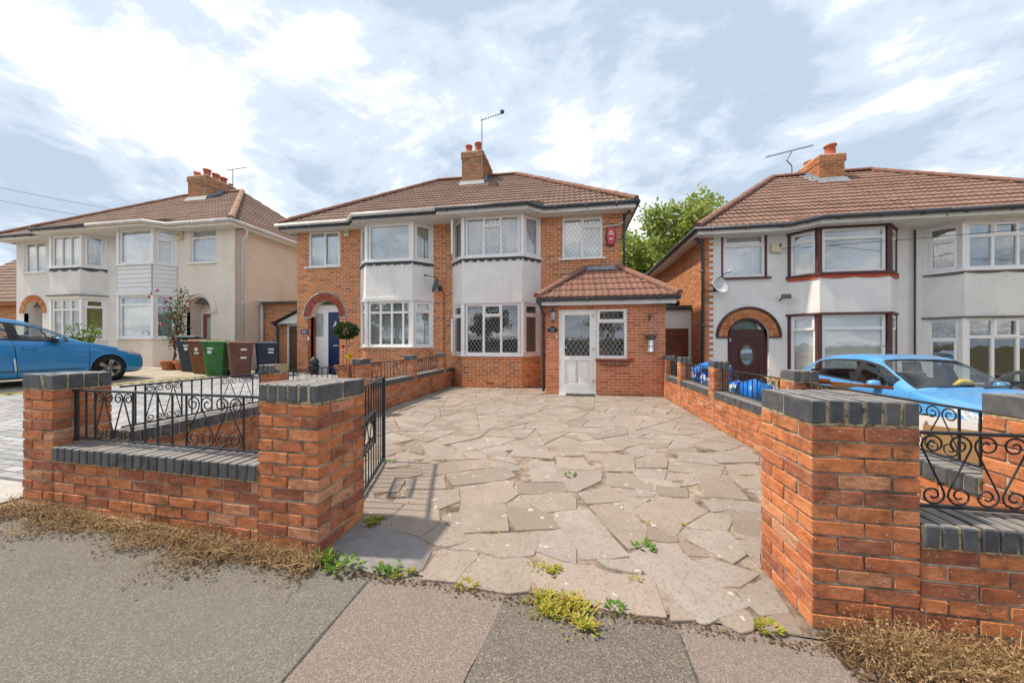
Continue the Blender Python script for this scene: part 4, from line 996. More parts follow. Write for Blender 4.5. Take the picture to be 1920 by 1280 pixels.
def chimney(h, x0, x1, y0, y1, zb, zt, pots, flash_z, mat='brick_chim'):
    mb = MB(); mb.box(x0+0.004, x1-0.004, y0+0.004, y1-0.004, zb, zt); c = mb.build('chimney', 'mortar_house', h); b = MB()
    def ring(e, za, zb2):
        for pl in (Plane(x0-e, y0-e, 1, 0), Plane(x1+e, y0-e, 0, 1), Plane(x0-e, y1+e, 0, -1)):
            L = (x1-x0+2*e) if abs(pl.u.x) > 0.5 else (y1-y0+2*e); q = bricks(pl, 0, L, za, zb2, proud=0.007+0.004*(e > 0)); b.add(q.v, q.f)
    ring(0, zb, zt-0.24); ring(0.03, zt-0.24, zt)
    cb = MB(); cb.box(x0-0.03, x1+0.03, y0-0.03, y1+0.03, zt-0.24, zt-0.003); cb.box(x0-0.01, x1+0.01, y0-0.01, y1+0.01, zt-0.003, zt+0.03); cb.build('chimney_cap', 'mortar_house', c)
    b.build('brickwork', mat, c, kind='stuff')
    for px_, py_, ph, pr in pots:
        p = MB(); p.lathe([(pr*0.95, zt), (pr, zt+0.05), (pr*0.92, zt+0.08), (pr*0.86, zt+ph-0.07), (pr*1.1, zt+ph-0.05), (pr*1.12, zt+ph), (pr*0.85, zt+ph), (pr*0.8, zt+ph-0.2)], 14, m=Matrix.Translation((px_, py_, 0))); p.build('chimney_pot', 'pot_red', c, True)
    f = MB(); e = 0.05
    f.add([(x0-e-0.06, y0-0.16, flash_z-0.13), (x1+e+0.06, y0-0.16, flash_z-0.13), (x1+e, y0-0.012, flash_z+0.14), (x0-e, y0-0.012, flash_z+0.14)], [(0,1,2,3)])
    for sx, xx in ((1, x1), (-1, x0)):
        n = 8
        for k in range(n):
            ya, yb_ = y0+(y1-y0)*0.55*k/n, y0+(y1-y0)*0.55*(k+1)/n; z = flash_z+0.75*(ya-y0)
            f.quad((xx+sx*0.012, ya, z-0.1), (xx+sx*0.012, yb_, z-0.1+0.06), (xx+sx*0.012, yb_, z+0.22), (xx+sx*0.012, ya, z+0.22))
            f.quad((xx+sx*0.012, ya, z+0.05), (xx+sx*0.012, yb_, z+0.12), (xx+sx*0.2, yb_, z+0.13), (xx+sx*0.2, ya, z+0.06))
    f.build('flashing', 'lead', c); return c
# ------------------------------------------------------------------ the subject house (right half of the brick pair)
GEN = Plane(0, YF, 1, 0)
PX = -3.92
ZE = 5.30
A1 = [(1.0, [1]), (1.0, [-0.26, 1]), (1.0, [1])]
h1 = root('brick_house', (-1.2, 12, 0), 'orange brick house with leaded bay windows and tiled porch facing the drive', 'house')
P1 = bay_planes(-3.70, -3.20, -1.40, -0.90)
facade(h1, PX, 1.46, 0.0, ZE-0.12, [(-3.69, -0.91, 0.0, 5.06), (-0.25, 0.93, 3.80, 5.08)])
shell(h1, PX, 1.46, 0.0, ZE-0.1, 7.2, False, True)
rb = bricks(Plane(1.46, YF, 0, 1), 0, 7.2, 0.0, ZE-0.12, proud=0.006); rb.build('side_brickwork', 'brick_house', h1, kind='stuff')
# bay: brick base, lower window, rendered apron, upper window
for pl in P1:
    b = bricks(pl, 0, pl.len, 0.0, 0.92, phase=0.1); b.build('bay_brickwork', 'brick_house', h1, kind='stuff')
bay_solid(h1, 'bay_base', P1, 0.0, 0.925, 'mortar_house', 0.0)
bay_solid(h1, 'bay_sill', P1, 0.925, 0.975, 'upvc', 0.07)
bay_windows(h1, P1, 0.975, 2.50, A1, [(1, [-0.24, -1])], lead=True)
bay_solid(h1, 'bay_head', P1, 2.50, 2.56, 'white_gloss', 0.03)
bay_solid(h1, 'bay_apron', P1, 2.56, 3.84, 'white_render', 0.02)
valance(h1, P1, 3.85, 'dark_trim', 0.05, 0.24, 0.06, 0.032, 'slate_trim', 0.012)
bay_solid(h1, 'bay_sill', P1, 3.85, 3.91, 'upvc', 0.08)
bay_windows(h1, P1, 3.91, 5.10, A1, [(1, [-1])], lead=True, backs=('net', 'net'))
# casement standing ajar on the left cant of each bay
for z0, z1 in ((4.0, 5.02), (1.03, 2.05)):
    pl = Plane(-3.62, 10.24, 0.12, -0.50); m = MB(); panel(m, pl, 0.0, 0.46, z0, z1, [(0.05, 0.41, z0+0.05, z1-0.05)], 0.03, -0.02); f = m.build('open_casement', 'upvc', h1)
    g = MB(); g.quad(pl(0.04, z0+0.04, 0), pl(0.42, z0+0.04, 0), pl(0.42, z1-0.04, 0), pl(0.04, z1-0.04, 0)); g.build('pane', 'glass', f)
bay_solid(h1, 'bay_head', P1, 5.10, 5.17, 'soffit', 0.02)
window(h1, GEN, -0.25, 0.93, 3.84, 5.08, [(1, [1]), (1, [-0.26, 1])], lead=True, back='net', d=-0.03)
sill(h1, GEN, -0.36, 1.02, 3.85)
r1 = half_roof(h1, PX, 1.80, 'R', ZE, 4.03, 'tile', 'ridge', False, ext=(PX, -1.10, 9.56))
eaves(h1, [(PX, 9.57), (-1.22, 9.57), (-0.78, 9.99), (1.80, 9.99), (1.80, 17.5)], ZE-0.02, 'gutter', None)
cw = MB(); cw.tube([(1.53, 10.32, 5.06), (1.53, 10.32, 3.25)], 0.036, 8); cw.tube([(1.66, 10.1, 5.06), (1.56, 10.28, 5.02), (1.53, 10.32, 4.9)], 0.036, 8); cw.build('downpipe', 'gutter', h1, True)
chimney(h1, -4.30, -3.44, 13.15, 14.75, 7.3, 8.96, [(-4.06, 13.34, 0.34, 0.13), (-3.68, 13.36, 0.42, 0.14), (-4.0, 14.3, 0.3, 0.13), (-3.66, 14.4, 0.3, 0.13)], 7.66)
v = MB(); v.box(-3.05, -2.72, 12.5, 12.85, 7.14, 7.40); v.build('roof_vent', 'tile', r1)
ab = MB(); pbox(ab, P1[1], 0.72, 0.96, 0.09, 0.17, 0.016, -0.01); ab.build('air_brick', 'brick_red', h1)
# porch
YP = 8.9; PP = Plane(0, YP, 1, 0); PXL, PXR = -0.63, 2.29
pw = MB(); hol = [(-0.30, 1.39, 0.93, 2.20), (-0.30, 0.635, 0.0, 1.0)]
panel(pw, PP, PXL, PXR, -0.05, 2.32, hol, 0.0, -0.11)
pw.quad((PXL, YP, -0.05), (PXL, YF, -0.05), (PXL, YF, 2.32), (PXL, YP, 2.32)); pw.quad((PXR, YP, -0.05), (PXR, YF, -0.05), (PXR, YF, 2.32), (PXR, YP, 2.32)); pw.quad((PXR, YF, -0.05), (1.46, YF, -0.05), (1.46, YF, 2.32), (PXR, YF, 2.32))
po = pw.build('porch_wall', 'mortar_porch', h1)
bb = bricks(PP, PXL, PXR, 0.0, 2.30, hol, ch=0.075, bl=0.225, j=0.013, proud=0.006)
for pl in (Plane(PXL, YF, 0, -1), Plane(PXR, YP, 0, 1)):
    q = bricks(pl, 0, YF-YP, 0.0, 2.30, ch=0.075, bl=0.225, j=0.013, proud=0.006); bb.add(q.v, q.f)
bb.build('brickwork', 'brick_porch', po, kind='stuff')
pc = MB(); pc.quad((PXL, YP+0.1, 2.31), (PXR, YP+0.1, 2.31), (PXR, YF-0.02, 2.31), (PXL, YF-0.02, 2.31)); pc.quad((-0.6, 10.36, 0), (1.4, 10.36, 0), (1.4, 10.36, 2.3), (-0.6, 10.36, 2.3)); pc.build('porch_lining', 'cream_render', h1)
dm = MB(); panel(dm, PP, -0.30, 0.635, 0.03, 2.20, [(-0.150, 0.475, 0.99, 2.035), (-0.150, 0.475, 0.27, 0.87)], -0.015, -0.075)
pbox(dm, PP, -0.30, 0.635, 0.0, 0.05, 0.035, -0.06)
panel(dm, PP, -0.245, 0.53, 0.07, 2.13, [(-0.150, 0.475, 0.99, 2.035), (-0.150, 0.475, 0.27, 0.87)], 0.008, -0.02)
door = dm.build('front_door', 'upvc', h1)
gp = MB(); gp.quad(PP(-0.16, 0.98, -0.04), PP(0.485, 0.98, -0.04), PP(0.485, 2.045, -0.04), PP(-0.16, 2.045, -0.04)); gp.build('pane', 'glass', door)
lm = MB(); lattice(lm, PP, -0.15, 0.475, 0.99, 2.035, -0.034, 0.125, 0.19); lm.build('lead_lattice', 'lead_came', door)
for u in (-0.15, 0.17):
    q = MB(); pbox(q, PP, u, u+0.305, 0.27, 0.87, -0.02, -0.06); pbox(q, PP, u+0.045, u+0.26, 0.32, 0.82, -0.004, -0.03); q.build('door_panel', 'upvc', door)
q = MB(); q.tube([PP(-0.205, 1.20, 0.0), PP(-0.205, 1.20, 0.05), PP(-0.10, 1.20, 0.055)], 0.011, 6); pbox(q, PP, -0.225, -0.19, 1.05, 1.25, 0.012, 0); q.build('door_handle', 'white_gloss', door)
q = MB(); pbox(q, PP, -0.12, 0.43, 0.905, 0.945, 0.012, 0.0); q.build('letter_plate', 'upvc', door)
for z in (0.32, 1.13, 1.98):
    q = MB(); pbox(q, PP, 0.545, 0.60, z, z+0.07, 0.022, 0); q.build('hinge', 'cream_box', door)
window(h1, PP, 0.645, 1.39, 0.93, 2.20, [(1, [-0.27, 0.9])], lead=True, d=-0.015)
sill(h1, PP, 0.62, 1.55, 0.915, 'brick_red', 0.05, 0.05)
stp = MB(); stp.box(-0.30, 0.66, 8.62, 8.885, -0.02, 0.015); stp.build('door_step', 'grey_step', h1)
mat_ = MB(); mat_.box(-0.12, 0.60, 8.60, 8.86, 0.016, 0.028); tag(mat_.build('door_mat', 'black_plastic'), 'dark flat door mat at the foot of the white porch door', 'mat')
# porch roof: every tile an object
pr = MB(); E0, E1, EZ, EY = -0.86, 2.55, 2.46, 8.64; T0, T1, TZ = 0.42, 1.36, 3.50
pr.add([(E0, EY, EZ-0.012), (E1, EY, EZ-0.012), (T1, YF, TZ-0.012), (T0, YF, TZ-0.012), (E0, YF, EZ), (E1, YF, EZ)], [(0,1,2,3), (0,3,4), (1,5,2)])
proof = pr.build('porch_roof', 'tile_porch', h1)
sv = Vector((0, YF-EY, TZ-EZ)); LSP = sv.length; sv.normalize(); nv = Vector((0, -sv.z, sv.y))
rows = 5; TW = 0.30
for jr in range(rows):
    v0, v1 = LSP*jr/rows, LSP*(jr+1)/rows
    l0, r0, l1, r1 = [E0+(T0-E0)*v0/LSP, E1+(T1-E1)*v0/LSP, E0+(T0-E0)*v1/LSP, E1+(T1-E1)*v1/LSP]
    u = math.floor(l0/TW)*TW
    while u < r0:
        a, b = max(u, l0), min(u+TW-0.004, r0)
        if b-a > 0.03:
            n = max(2, int((b-a)/0.0375)); mbt = MB(); base = Vector(((a+b)/2, EY, EZ))+sv*v0
            for i in range(n+1):
                x = a+(b-a)*i/n; x1_ = min(max(x, l1), r1); wv = 0.024*(0.5+0.5*math.cos(2*PI*x/0.15))**1.3
                p = Vector((x, EY, EZ))+sv*(v0-0.03); qv = Vector((x1_, EY, EZ))+sv*v1
                for t in (p-nv*0.0, p+nv*(0.036+wv), qv+nv*(0.010+wv)): mbt.v.append(tuple(t-base))
            for i in range(n): x = 3*i; mbt.f += [(x, x+3, x+4, x+1), (x+1, x+4, x+5, x+2)]
            mbt.f += [(0, 1, 2), (3*n, 3*n+2, 3*n+1)]; mbt.mi = [0]*len(mbt.f)
            put('roof_tile', mbt.mesh('roof_tile', 'tile_porch'), proof, Matrix.Translation(base+nv*R.uniform(-0.003, 0.004)))
        u += TW
for (A, B) in (((E0+0.02, EY+0.02, EZ+0.05), (T0, YF-0.02, TZ+0.05)), ((E1-0.02, EY+0.02, EZ+0.05), (T1, YF-0.02, TZ+0.05))): ridge_run(proof, A, B, 'ridge', 0.10)
fl = MB(); fl.quad((T0-0.05, YF-0.16, TZ-0.04), (T1+0.05, YF-0.16, TZ-0.04), (T1+0.05, YF-0.012, TZ+0.10), (T0-0.05, YF-0.012, TZ+0.10))
for k in range(7):
    f0 = k/7; x = T0-0.08-(T0-E0)*f0*0.85; z = TZ-(TZ-EZ)*f0*0.85; fl.quad((x-0.17, YF-0.011, z-0.12), (x+0.02, YF-0.011, z-0.12), (x+0.02, YF-0.011, z+0.12), (x-0.17, YF-0.011, z+0.02))
fl.build('flashing', 'lead', proof)
eaves(h1, [(E0+0.06, EY+0.6), (E0+0.06, EY+0.07), (E1-0.06, EY+0.07), (E1-0.06, YF)], EZ-0.02, 'gutter', None, drop=0.17, r=0.05)
downpipe(h1, [(-0.79, 8.62, 2.40), (-0.76, 8.72, 2.25), (-0.70, 8.90, 2.08), (-0.70, 8.95, 0.06)], 'gutter', 0.036)

# ------------------------------------------------------------------ left half of the brick pair
h2 = root('brick_house', (-6.6, 12, 0), 'orange brick semi with red brick arch, navy door and foil-covered upper windows', 'house')
P2 = bay_planes(-6.92, -6.40, -4.84, -4.36)
AC = (-8.26, 2.23, 0.545, 0.10)
facade(h2, -9.35, PX, 0.0, ZE-0.12, [(-6.91, -4.37, 0.0, 5.06), (-8.89, -7.68, 3.92, 5.14)], [AC], recess=0.24)
shell(h2, -9.35, PX, 0.0, ZE-0.1, 7.2, True, False)
arch_ring(h2, GEN, AC[0], AC[1], 0.545, 0.665, 24, 'brick_red', 0.016); arch_ring(h2, GEN, AC[0], AC[1], 0.675, 0.79, 27, 'brick_red', 0.02)
dr = MB(); dr.tube([Vector(GEN(a, b, 0.02)) for a, b in arch_pts(AC[0], AC[1], 0.82)], 0.022, 6)
for s in (-1, 1): dr.box(AC[0]+s*0.68-0.15, AC[0]+s*0.68+0.15, YF-0.04, YF+0.02, 2.18, 2.225)
dr.build('arch_drip_mould', 'grey_step', h2)
jb = bricks(Plane(AC[0]-0.545-0.115, YF, 1, 0), 0, 0.115, 0.1, 2.17, bl=0.12, proud=0.013); jb.build('arch_jamb_brick', 'brick_red', h2, kind='stuff')
rc = MB(); xa, xb = AC[0]-0.545, AC[0]+0.545
rc.quad((xa, YF, 0.1), (xa, YF+0.24, 0.1), (xa, YF+0.24, 2.3), (xa, YF, 2.3)); rc.quad((xb, YF, 0.1), (xb, YF+0.24, 0.1), (xb, YF+0.24, 2.3), (xb, YF, 2.3)); rc.quad((xa-0.3, YF+0.25, 0.1), (xb+0.3, YF+0.25, 0.1), (xb+0.3, YF+0.25, 3.0), (xa-0.3, YF+0.25, 3.0))
rc.build('porch_recess', 'brick_red', h2)
stp = MB(); stp.box(xa+0.01, xb-0.01, YF-0.28, YF+0.24, 0.0, 0.12); stp.build('door_step', 'brick_red', h2); stp = MB(); stp.box(xa-0.02, xb+0.02, YF-0.30, YF+0.2, 0.121, 0.155); stp.build('door_step_slab', 'white_gloss', h2)
D2 = Plane(0, YF+0.23, 1, 0); q = MB(); panel(q, D2, xa-0.15, xb, 0.13, 2.85, [(-8.84, -8.50, 1.55, 2.36), (-8.32, xb-0.02, 0.14, 2.40)], 0.0, -0.03); fr = q.build('door_surround', 'upvc', h2)
q = MB(); q.quad(D2(-8.85, 1.54, -0.015), D2(-8.49, 1.54, -0.015), D2(-8.49, 2.37, -0.015), D2(-8.85, 2.37, -0.015)); q.build('pane', 'curtain_grey', fr)
q = MB(); pbox(q, D2, -8.32, xb-0.02, 0.14, 2.40, -0.002, -0.018)
for z0, z1 in ((0.3, 0.75), (0.85, 1.2)): pbox(q, D2, -8.22, -7.84, z0, z1, 0.006, -0.01)
dd = q.build('front_door', 'navy', h2); q = MB(); q.add([D2(-8.14, 1.88, 0.004), D2(-7.92, 1.88, 0.004), D2(-8.03, 2.10, 0.004)], [(0,1,2)]); q.build('door_light', 'white_gloss', dd); q = MB(); pbox(q, D2, -8.12, -7.92, 1.22, 1.27, 0.010, 0); q.build('letter_plate', 'aluminium', dd)
for pl in P2:
    b = bricks(pl, 0, pl.len, 0.0, 1.17, phase=0.06); b.build('bay_brickwork', 'brick_house', h2, kind='stuff')
bay_solid(h2, 'bay_base', P2, 0.0, 1.175, 'mortar_house'); bay_solid(h2, 'bay_sill', P2, 1.175, 1.22, 'upvc', 0.07)
bay_windows(h2, P2, 1.22, 2.64, [(1, [0.28, 1]), (1, [0.28, 1]), (1, [0.28, 1]), (0.5, [0.28, 1])], [(1, [-0.25, 1])], backs=('slats', 'slats'))
bay_solid(h2, 'bay_head', P2, 2.64, 2.74, 'white_gloss', 0.06); bay_solid(h2, 'bay_apron', P2, 2.74, 3.84, 'white_render', 0.02)
valance(h2, P2, 3.86, 'dark_trim', 0.07, 0.3, 0.03, 0.034, 'slate_trim', 0.03)
bay_solid(h2, 'bay_sill', P2, 3.86, 3.92, 'upvc', 0.08); bay_windows(h2, P2, 3.92, 5.06, [(1, [1])], [(1, [-1])], backs=('silver_sheet', 'curtain_grey')); bay_solid(h2, 'bay_head', P2, 5.06, 5.16, 'white_gloss', 0.02)
window(h2, GEN, -8.89, -7.68, 3.92, 5.14, [(1, [1]), (1, [-1])], back='silver_sheet', d=-0.02); sill(h2, GEN, -9.02, -7.62, 3.93)
half_roof(h2, -9.69, PX, 'L', ZE, 4.03, 'tile', 'ridge', False, ext=(-6.72, PX, 9.56))
eaves(h2, [(-9.69, 17.5), (-9.69, 9.99), (-7.06, 9.99), (-6.60, 9.57), (PX-0.005, 9.57)], ZE-0.02, 'gutter_white', None, fascia='dark_trim')

# ------------------------------------------------------------------ cream and white pair on the left
ZL = 0.36; EL = 5.62; LPX = -17.2
h3 = root('cream_house', (-14.5, 12, ZL), 'cream painted semi with arched doorway, boarded bay apron and climbing red rose', 'house')
P3 = bay_planes(-16.90, -16.38, -14.81, -14.42)
AL = (-13.46, 2.5, 0.53, ZL)
facade(h3, LPX, -11.9, ZL-0.2, EL-0.1, [(-16.89, -14.43, ZL-0.2, 5.40), (-13.83, -12.70, 4.26, 5.50)], [AL], 'render', 'cream_render', recess=0.5)
shell(h3, LPX, -11.9, ZL-0.2, EL-0.08, 7.2, False, True, 'pink_brickpaint')
sb_ = bricks(Plane(-11.9, YF, 0, 1), 0, 7.2, ZL, EL-0.1, proud=0.004); sb_.build('painted_brickwork', 'pink_brickpaint', h3, kind='stuff')
ar = MB(); pa, pb = arch_pts(AL[0], AL[1], 0.62, 22), arch_pts(AL[0], AL[1], 0.80, 22)
for k in range(22): ar.add([GEN(*pa[k], 0.035), GEN(*pa[k+1], 0.035), GEN(*pb[k+1], 0.035), GEN(*pb[k], 0.035), GEN(*pb[k], 0), GEN(*pb[k+1], 0)], [(0,1,2,3),(3,2,5,4)])
for s in (-1, 1): ar.box(AL[0]+s*0.66-0.17, AL[0]+s*0.66+0.17, YF-0.045, YF+0.02, 2.43, 2.48)
ar.build('arch_moulding', 'cream_render', h3)
rc = MB(); xa, xb = AL[0]-0.53, AL[0]+0.53
rc.quad((xa, YF, ZL), (xa, YF+0.5, ZL), (xa, YF+0.5, 2.55), (xa, YF, 2.55)); rc.quad((xb, YF, ZL), (xb, YF+0.5, ZL), (xb, YF+0.5, 2.55), (xb, YF, 2.55)); rc.quad((xa-0.3, YF+0.51, ZL), (xb+0.3, YF+0.51, ZL), (xb+0.3, YF+0.51, 3.2), (xa-0.3, YF+0.51, 3.2)); rc.build('porch_recess', 'cream_render', h3)
D3 = Plane(0, YF+0.50, 1, 0); q = MB(); panel(q, D3, -13.98, -12.94, ZL, 2.52, [(-13.88, -13.02, ZL, 2.44)], 0.02, -0.01); q.build('door_frame', 'white_gloss', h3)
q = MB(); pbox(q, D3, -13.88, -13.02, ZL, 2.44, 0.008, -0.01); dd = q.build('front_door', 'brown_door', h3); q = MB(); pbox(q, D3, -13.70, -13.2, 1.5, 2.3, 0.014, 0); q.build('pane', 'curtain_grey', dd); q = MB(); pbox(q, D3, -13.70, -13.5, 0.95, 1.15, 0.016, 0); q.build('letter_plate', 'black_plastic', dd)
bay_solid(h3, 'bay_base', P3, ZL-0.2, 1.47, 'cream_render'); bay_solid(h3, 'bay_sill', P3, 1.47, 1.52, 'upvc', 0.08)
bay_windows(h3, P3, 1.52, 3.06, [(1, [0.24, 1])], [(1, [0.24, 1])], backs=('net', 'curtain_grey'))
bay_solid(h3, 'bay_head', P3, 3.06, 3.19, 'white_gloss', 0.07)
bay_solid(h3, 'bay_apron', P3, 3.19, 4.16, 'white_gloss', -0.005)
for pl in P3:
    for k in range(6):
        q = MB(); z = 3.20+k*0.16; q.add([pl(0.01, z, 0.030), pl(pl.len-0.01, z, 0.030), pl(pl.len-0.01, z+0.155, 0.012), pl(0.01, z+0.155, 0.012), pl(0.01, z, -0.01), pl(pl.len-0.01, z, -0.01)], [(0,1,2,3),(0,4,5,1)]); q.build('cladding_board', 'white_gloss', h3)
bay_solid(h3, 'bay_sill', P3, 4.16, 4.21, 'upvc', 0.07); bay_windows(h3, P3, 4.21, 5.45, [(1, [1])], [(1, [-0.34, -1])], backs=('net', 'curtain_grey')); bay_solid(h3, 'bay_head', P3, 5.45, 5.53, 'cream_render', 0.02)
window(h3, GEN, -13.83, -12.70, 4.26, 5.50, [(1, [0.26, 1])], back='net', d=-0.04); sill(h3, GEN, -13.95, -12.65, 4.27)
half_roof(h3, LPX, -11.58, 'R', EL, 3.95, 'tile', 'ridge_left', True, ext=(LPX, -14.6, 9.56))
eaves(h3, [(LPX, 9.57), (-14.70, 9.57), (-14.28, 9.99), (-11.58, 9.99), (-11.58, 17.4)], EL-0.02, 'gutter_white', None, fascia='cream_render')
downpipe(h3, [(-11.60, 10.62, 5.5), (-11.66, 10.62, 5.22), (-11.80, 10.62, 5.05), (-11.82, 10.62, ZL)], 'gutter_white', 0.045)
chimney(h3, -17.55, -16.52, 13.1, 14.5, 7.6, 9.06, [(-17.35, 13.35, 0.30, 0.13), (-16.86, 13.4, 0.42, 0.15), (-16.8, 13.75, 0.38, 0.15), (-16.78, 14.1, 0.36, 0.15), (-16.72, 14.4, 0.2, 0.09)], 7.97)
h4 = root('white_house', (-20, 12, ZL), 'white rendered semi with orange brick arch behind the parked blue car', 'house')
P4 = bay_planes(-20.20, -19.65, -18.14, -17.72); AW = (-21.58, 2.55, 0.5, ZL)
facade(h4, -22.5, LPX-0.01, ZL-0.2, EL-0.1, [(-20.19, -17.73, ZL-0.2, 5.40), (-22.05, -20.92, 4.20, 5.44)], [AW], 'render', 'grey_render', recess=0.9)
shell(h4, -22.5, LPX-0.01, ZL-0.2, EL-0.08, 7.2, True, False, 'grey_render')
arch_ring(h4, GEN, AW[0], AW[1], 0.50, 0.74, 22, 'brick_orange', 0.02)
rc = MB(); xa, xb = AW[0]-0.5, AW[0]+0.5
for x in (xa, xb): rc.quad((x, YF, ZL), (x, YF+0.9, ZL), (x, YF+0.9, 2.6), (x, YF, 2.6))
rc.quad((xa-0.3, YF+0.91, ZL), (xb+0.3, YF+0.91, ZL), (xb+0.3, YF+0.91, 3.2), (xa-0.3, YF+0.91, 3.2)); rc.build('porch_recess', 'grey_render', h4)
q = MB(); q.box(-21.45, -21.12, YF+0.86, YF+0.89, ZL, 2.45); q.build('front_door', 'gutter', h4)
bay_solid(h4, 'bay_base', P4, ZL-0.2, 1.40, 'grey_render'); bay_solid(h4, 'bay_sill', P4, 1.40, 1.45, 'upvc', 0.06)
bay_windows(h4, P4, 1.45, 3.0, [(1, [0.3, 1]), (1, [0.3, 1]), (1, [0.3, 1])], [(1, [-0.2, 1])], backs=('tan_blind', 'yellow_blind')); bay_solid(h4, 'bay_head', P4, 3.0, 3.12, 'warm_render', 0.06)
bay_solid(h4, 'bay_lead', P4, 3.121, 3.15, 'brown_trim', 0.12); bay_solid(h4, 'bay_apron', P4, 3.15, 4.15, 'grey_render', 0.02); valance(h4, P4, 4.17, 'dark_trim', 0.06, 0.5, 0.07, 0.035, 'slate_trim')
bay_solid(h4, 'bay_sill', P4, 4.17, 4.22, 'upvc', 0.07); bay_windows(h4, P4, 4.22, 5.40, [(1, [1]), (1, [1]), (1, [1])], [(1, [-1])], backs=('net', None)); bay_solid(h4, 'bay_head', P4, 5.40, 5.53, 'warm_render', 0.02)
window(h4, GEN, -22.05, -20.92, 4.20, 5.44, [(1, [1]), (1, [1])], back='net', d=-0.03); sill(h4, GEN, -22.15, -20.88, 4.21)
half_roof(h4, -22.85, LPX-0.005, 'L', EL, 3.95, 'tile', 'ridge', False, ext=(-20.0, LPX-0.005, 9.56))
eaves(h4, [(-22.85, 17.4), (-22.85, 9.99), (-20.30, 9.99), (-19.9, 9.57), (LPX-0.01, 9.57)], EL-0.02, 'gutter', None, fascia='warm_render')

# ------------------------------------------------------------------ white pair on the right
ZR = -0.62; ER = 4.44; RPX = 8.66
h5 = root('white_house', (6.2, 12, ZR), 'white rendered semi with maroon oval-light door, brown window trim and brick quoins', 'house')
P5 = bay_planes(5.80, 6.25, 7.77, 8.33); AR_ = (4.83, 1.50, 0.52, ZR)
facade(h5, 3.72, RPX, ZR, ER-0.1, [(5.81, 8.32, ZR, 4.24), (4.19, 5.26, 3.14, 4.34)], [AR_], 'render', 'white_render', recess=0.3)
shell(h5, 3.72, RPX, ZR, ER-0.08, 7.2, True, False, 'mortar_house')
sb_ = bricks(Plane(3.72, YF+7.2, 0, -1), 0, 7.2, ZR, ER-0.1, [(3.3, 3.7, 2.5, 3.6)], proud=0.007); sb_.build('side_brickwork', 'brick_orange', h5, kind='stuff')
q = MB(); sp_ = Plane(3.712, YF+7.2, 0, -1); panel(q, sp_, 3.3, 3.7, 2.5, 3.6, [(3.36, 3.64, 2.56, 3.54)], 0.02, 0.0); f = q.build('window', 'upvc', h5); q = MB(); q.quad(sp_(3.35, 2.55, 0.008), sp_(3.65, 2.55, 0.008), sp_(3.65, 3.55, 0.008), sp_(3.35, 3.55, 0.008)); q.build('pane', 'gutter', f)
k = 0; z = ZR
while z < ER-0.2:      # toothed brick quoins
    q = MB(); w_ = 0.23 if k % 2 else 0.12; q.box(3.712, 3.712+w_, YF-0.012, YF+0.03, z, z+0.07); q.build('quoin_brick', 'brick_house', h5); z += 0.082; k += 1
arch_ring(h5, GEN, AR_[0], AR_[1], 0.525, 0.64, 22, 'brick_orange', 0.018); arch_ring(h5, GEN, AR_[0], AR_[1], 0.645, 0.75, 26, 'brick_orange', 0.022)
q = MB(); q.tube([Vector(GEN(a, b, 0.015)) for a, b in arch_pts(AR_[0], AR_[1], 0.79, 24)], 0.04, 6)
for s in (-1, 1): q.box(AR_[0]+s*0.66-0.15, AR_[0]+s*0.66+0.15, YF-0.04, YF, 1.46, 1.495)
q.build('arch_band', 'brown_frame', h5)
D5 = Plane(0, YF+0.10, 1, 0); q = MB(); panel(q, D5, 4.31, 5.35, ZR, 1.70, [(4.37, 5.29, ZR+0.06, 1.62)], 0.03, -0.03)
pts = arch_pts(AR_[0], AR_[1], 0.52, 20); pin = arch_pts(AR_[0], AR_[1], 0.45, 20)
for a in range(20): q.quad(D5(*pts[a], 0.03), D5(*pts[a+1], 0.03), D5(*pin[a+1], 0.03), D5(*pin[a], 0.03))
df = q.build('door_frame', 'maroon', h5); q = MB(); q.add([D5(a, max(b, 1.68), 0.0) for a, b in pin], [tuple(range(21))]); q.build('fanlight', 'glass', df); q = MB(); q.add([D5(a, max(b, 1.68), -0.05) for a, b in pin], [tuple(range(21))]); q.build('fanlight_backing', 'curtain_grey', df)
q = MB(); pbox(q, D5, 4.372, 5.288, ZR+0.06, 1.618, 0.015, -0.03); dd = q.build('front_door', 'maroon', h5)
def oval(cx, cz, a, b, n=28): return [(cx+a*math.cos(2*PI*k/n), cz+b*math.sin(2*PI*k/n)) for k in range(n+1)]
q = MB(); q.tube([Vector(D5(a, b, 0.025)) for a, b in oval(4.83, 0.99, 0.185, 0.30)], 0.028, 6, cap=False); q.tube([Vector(D5(4.83+0.27*math.cos(t_), 1.20+0.2*math.sin(t_), 0.02)) for t_ in [0.5+k*0.18 for k in range(13)]], 0.016, 5); panel(q, D5, 4.45, 5.20, ZR+0.2, 1.52, [(4.475, 5.175, ZR+0.225, 1.495)], 0.024, 0.01); q.build('door_moulding', 'brown_frame', dd)
q = MB(); q.add([D5(a, b, 0.020) for a, b in oval(4.83, 0.99, 0.17, 0.285)[:-1]], [tuple(range(28))]); q.build('oval_light', 'curtain_grey', dd)
q = MB(); q.add([D5(a, b, 0.024) for a, b in oval(4.83, 0.99, 0.17, 0.285)[:-1]], [tuple(range(28))]); q.build('oval_pane', 'glass', dd)
for z in (0.62, 1.36):
    q = MB(); pbox(q, D5, 4.39, 4.43, z, z+0.09, 0.035, 0); q.build('hinge', 'aluminium', dd)
CR = [(1, [-0.25, 1])]; FR = [(1, [0.22, 1])]
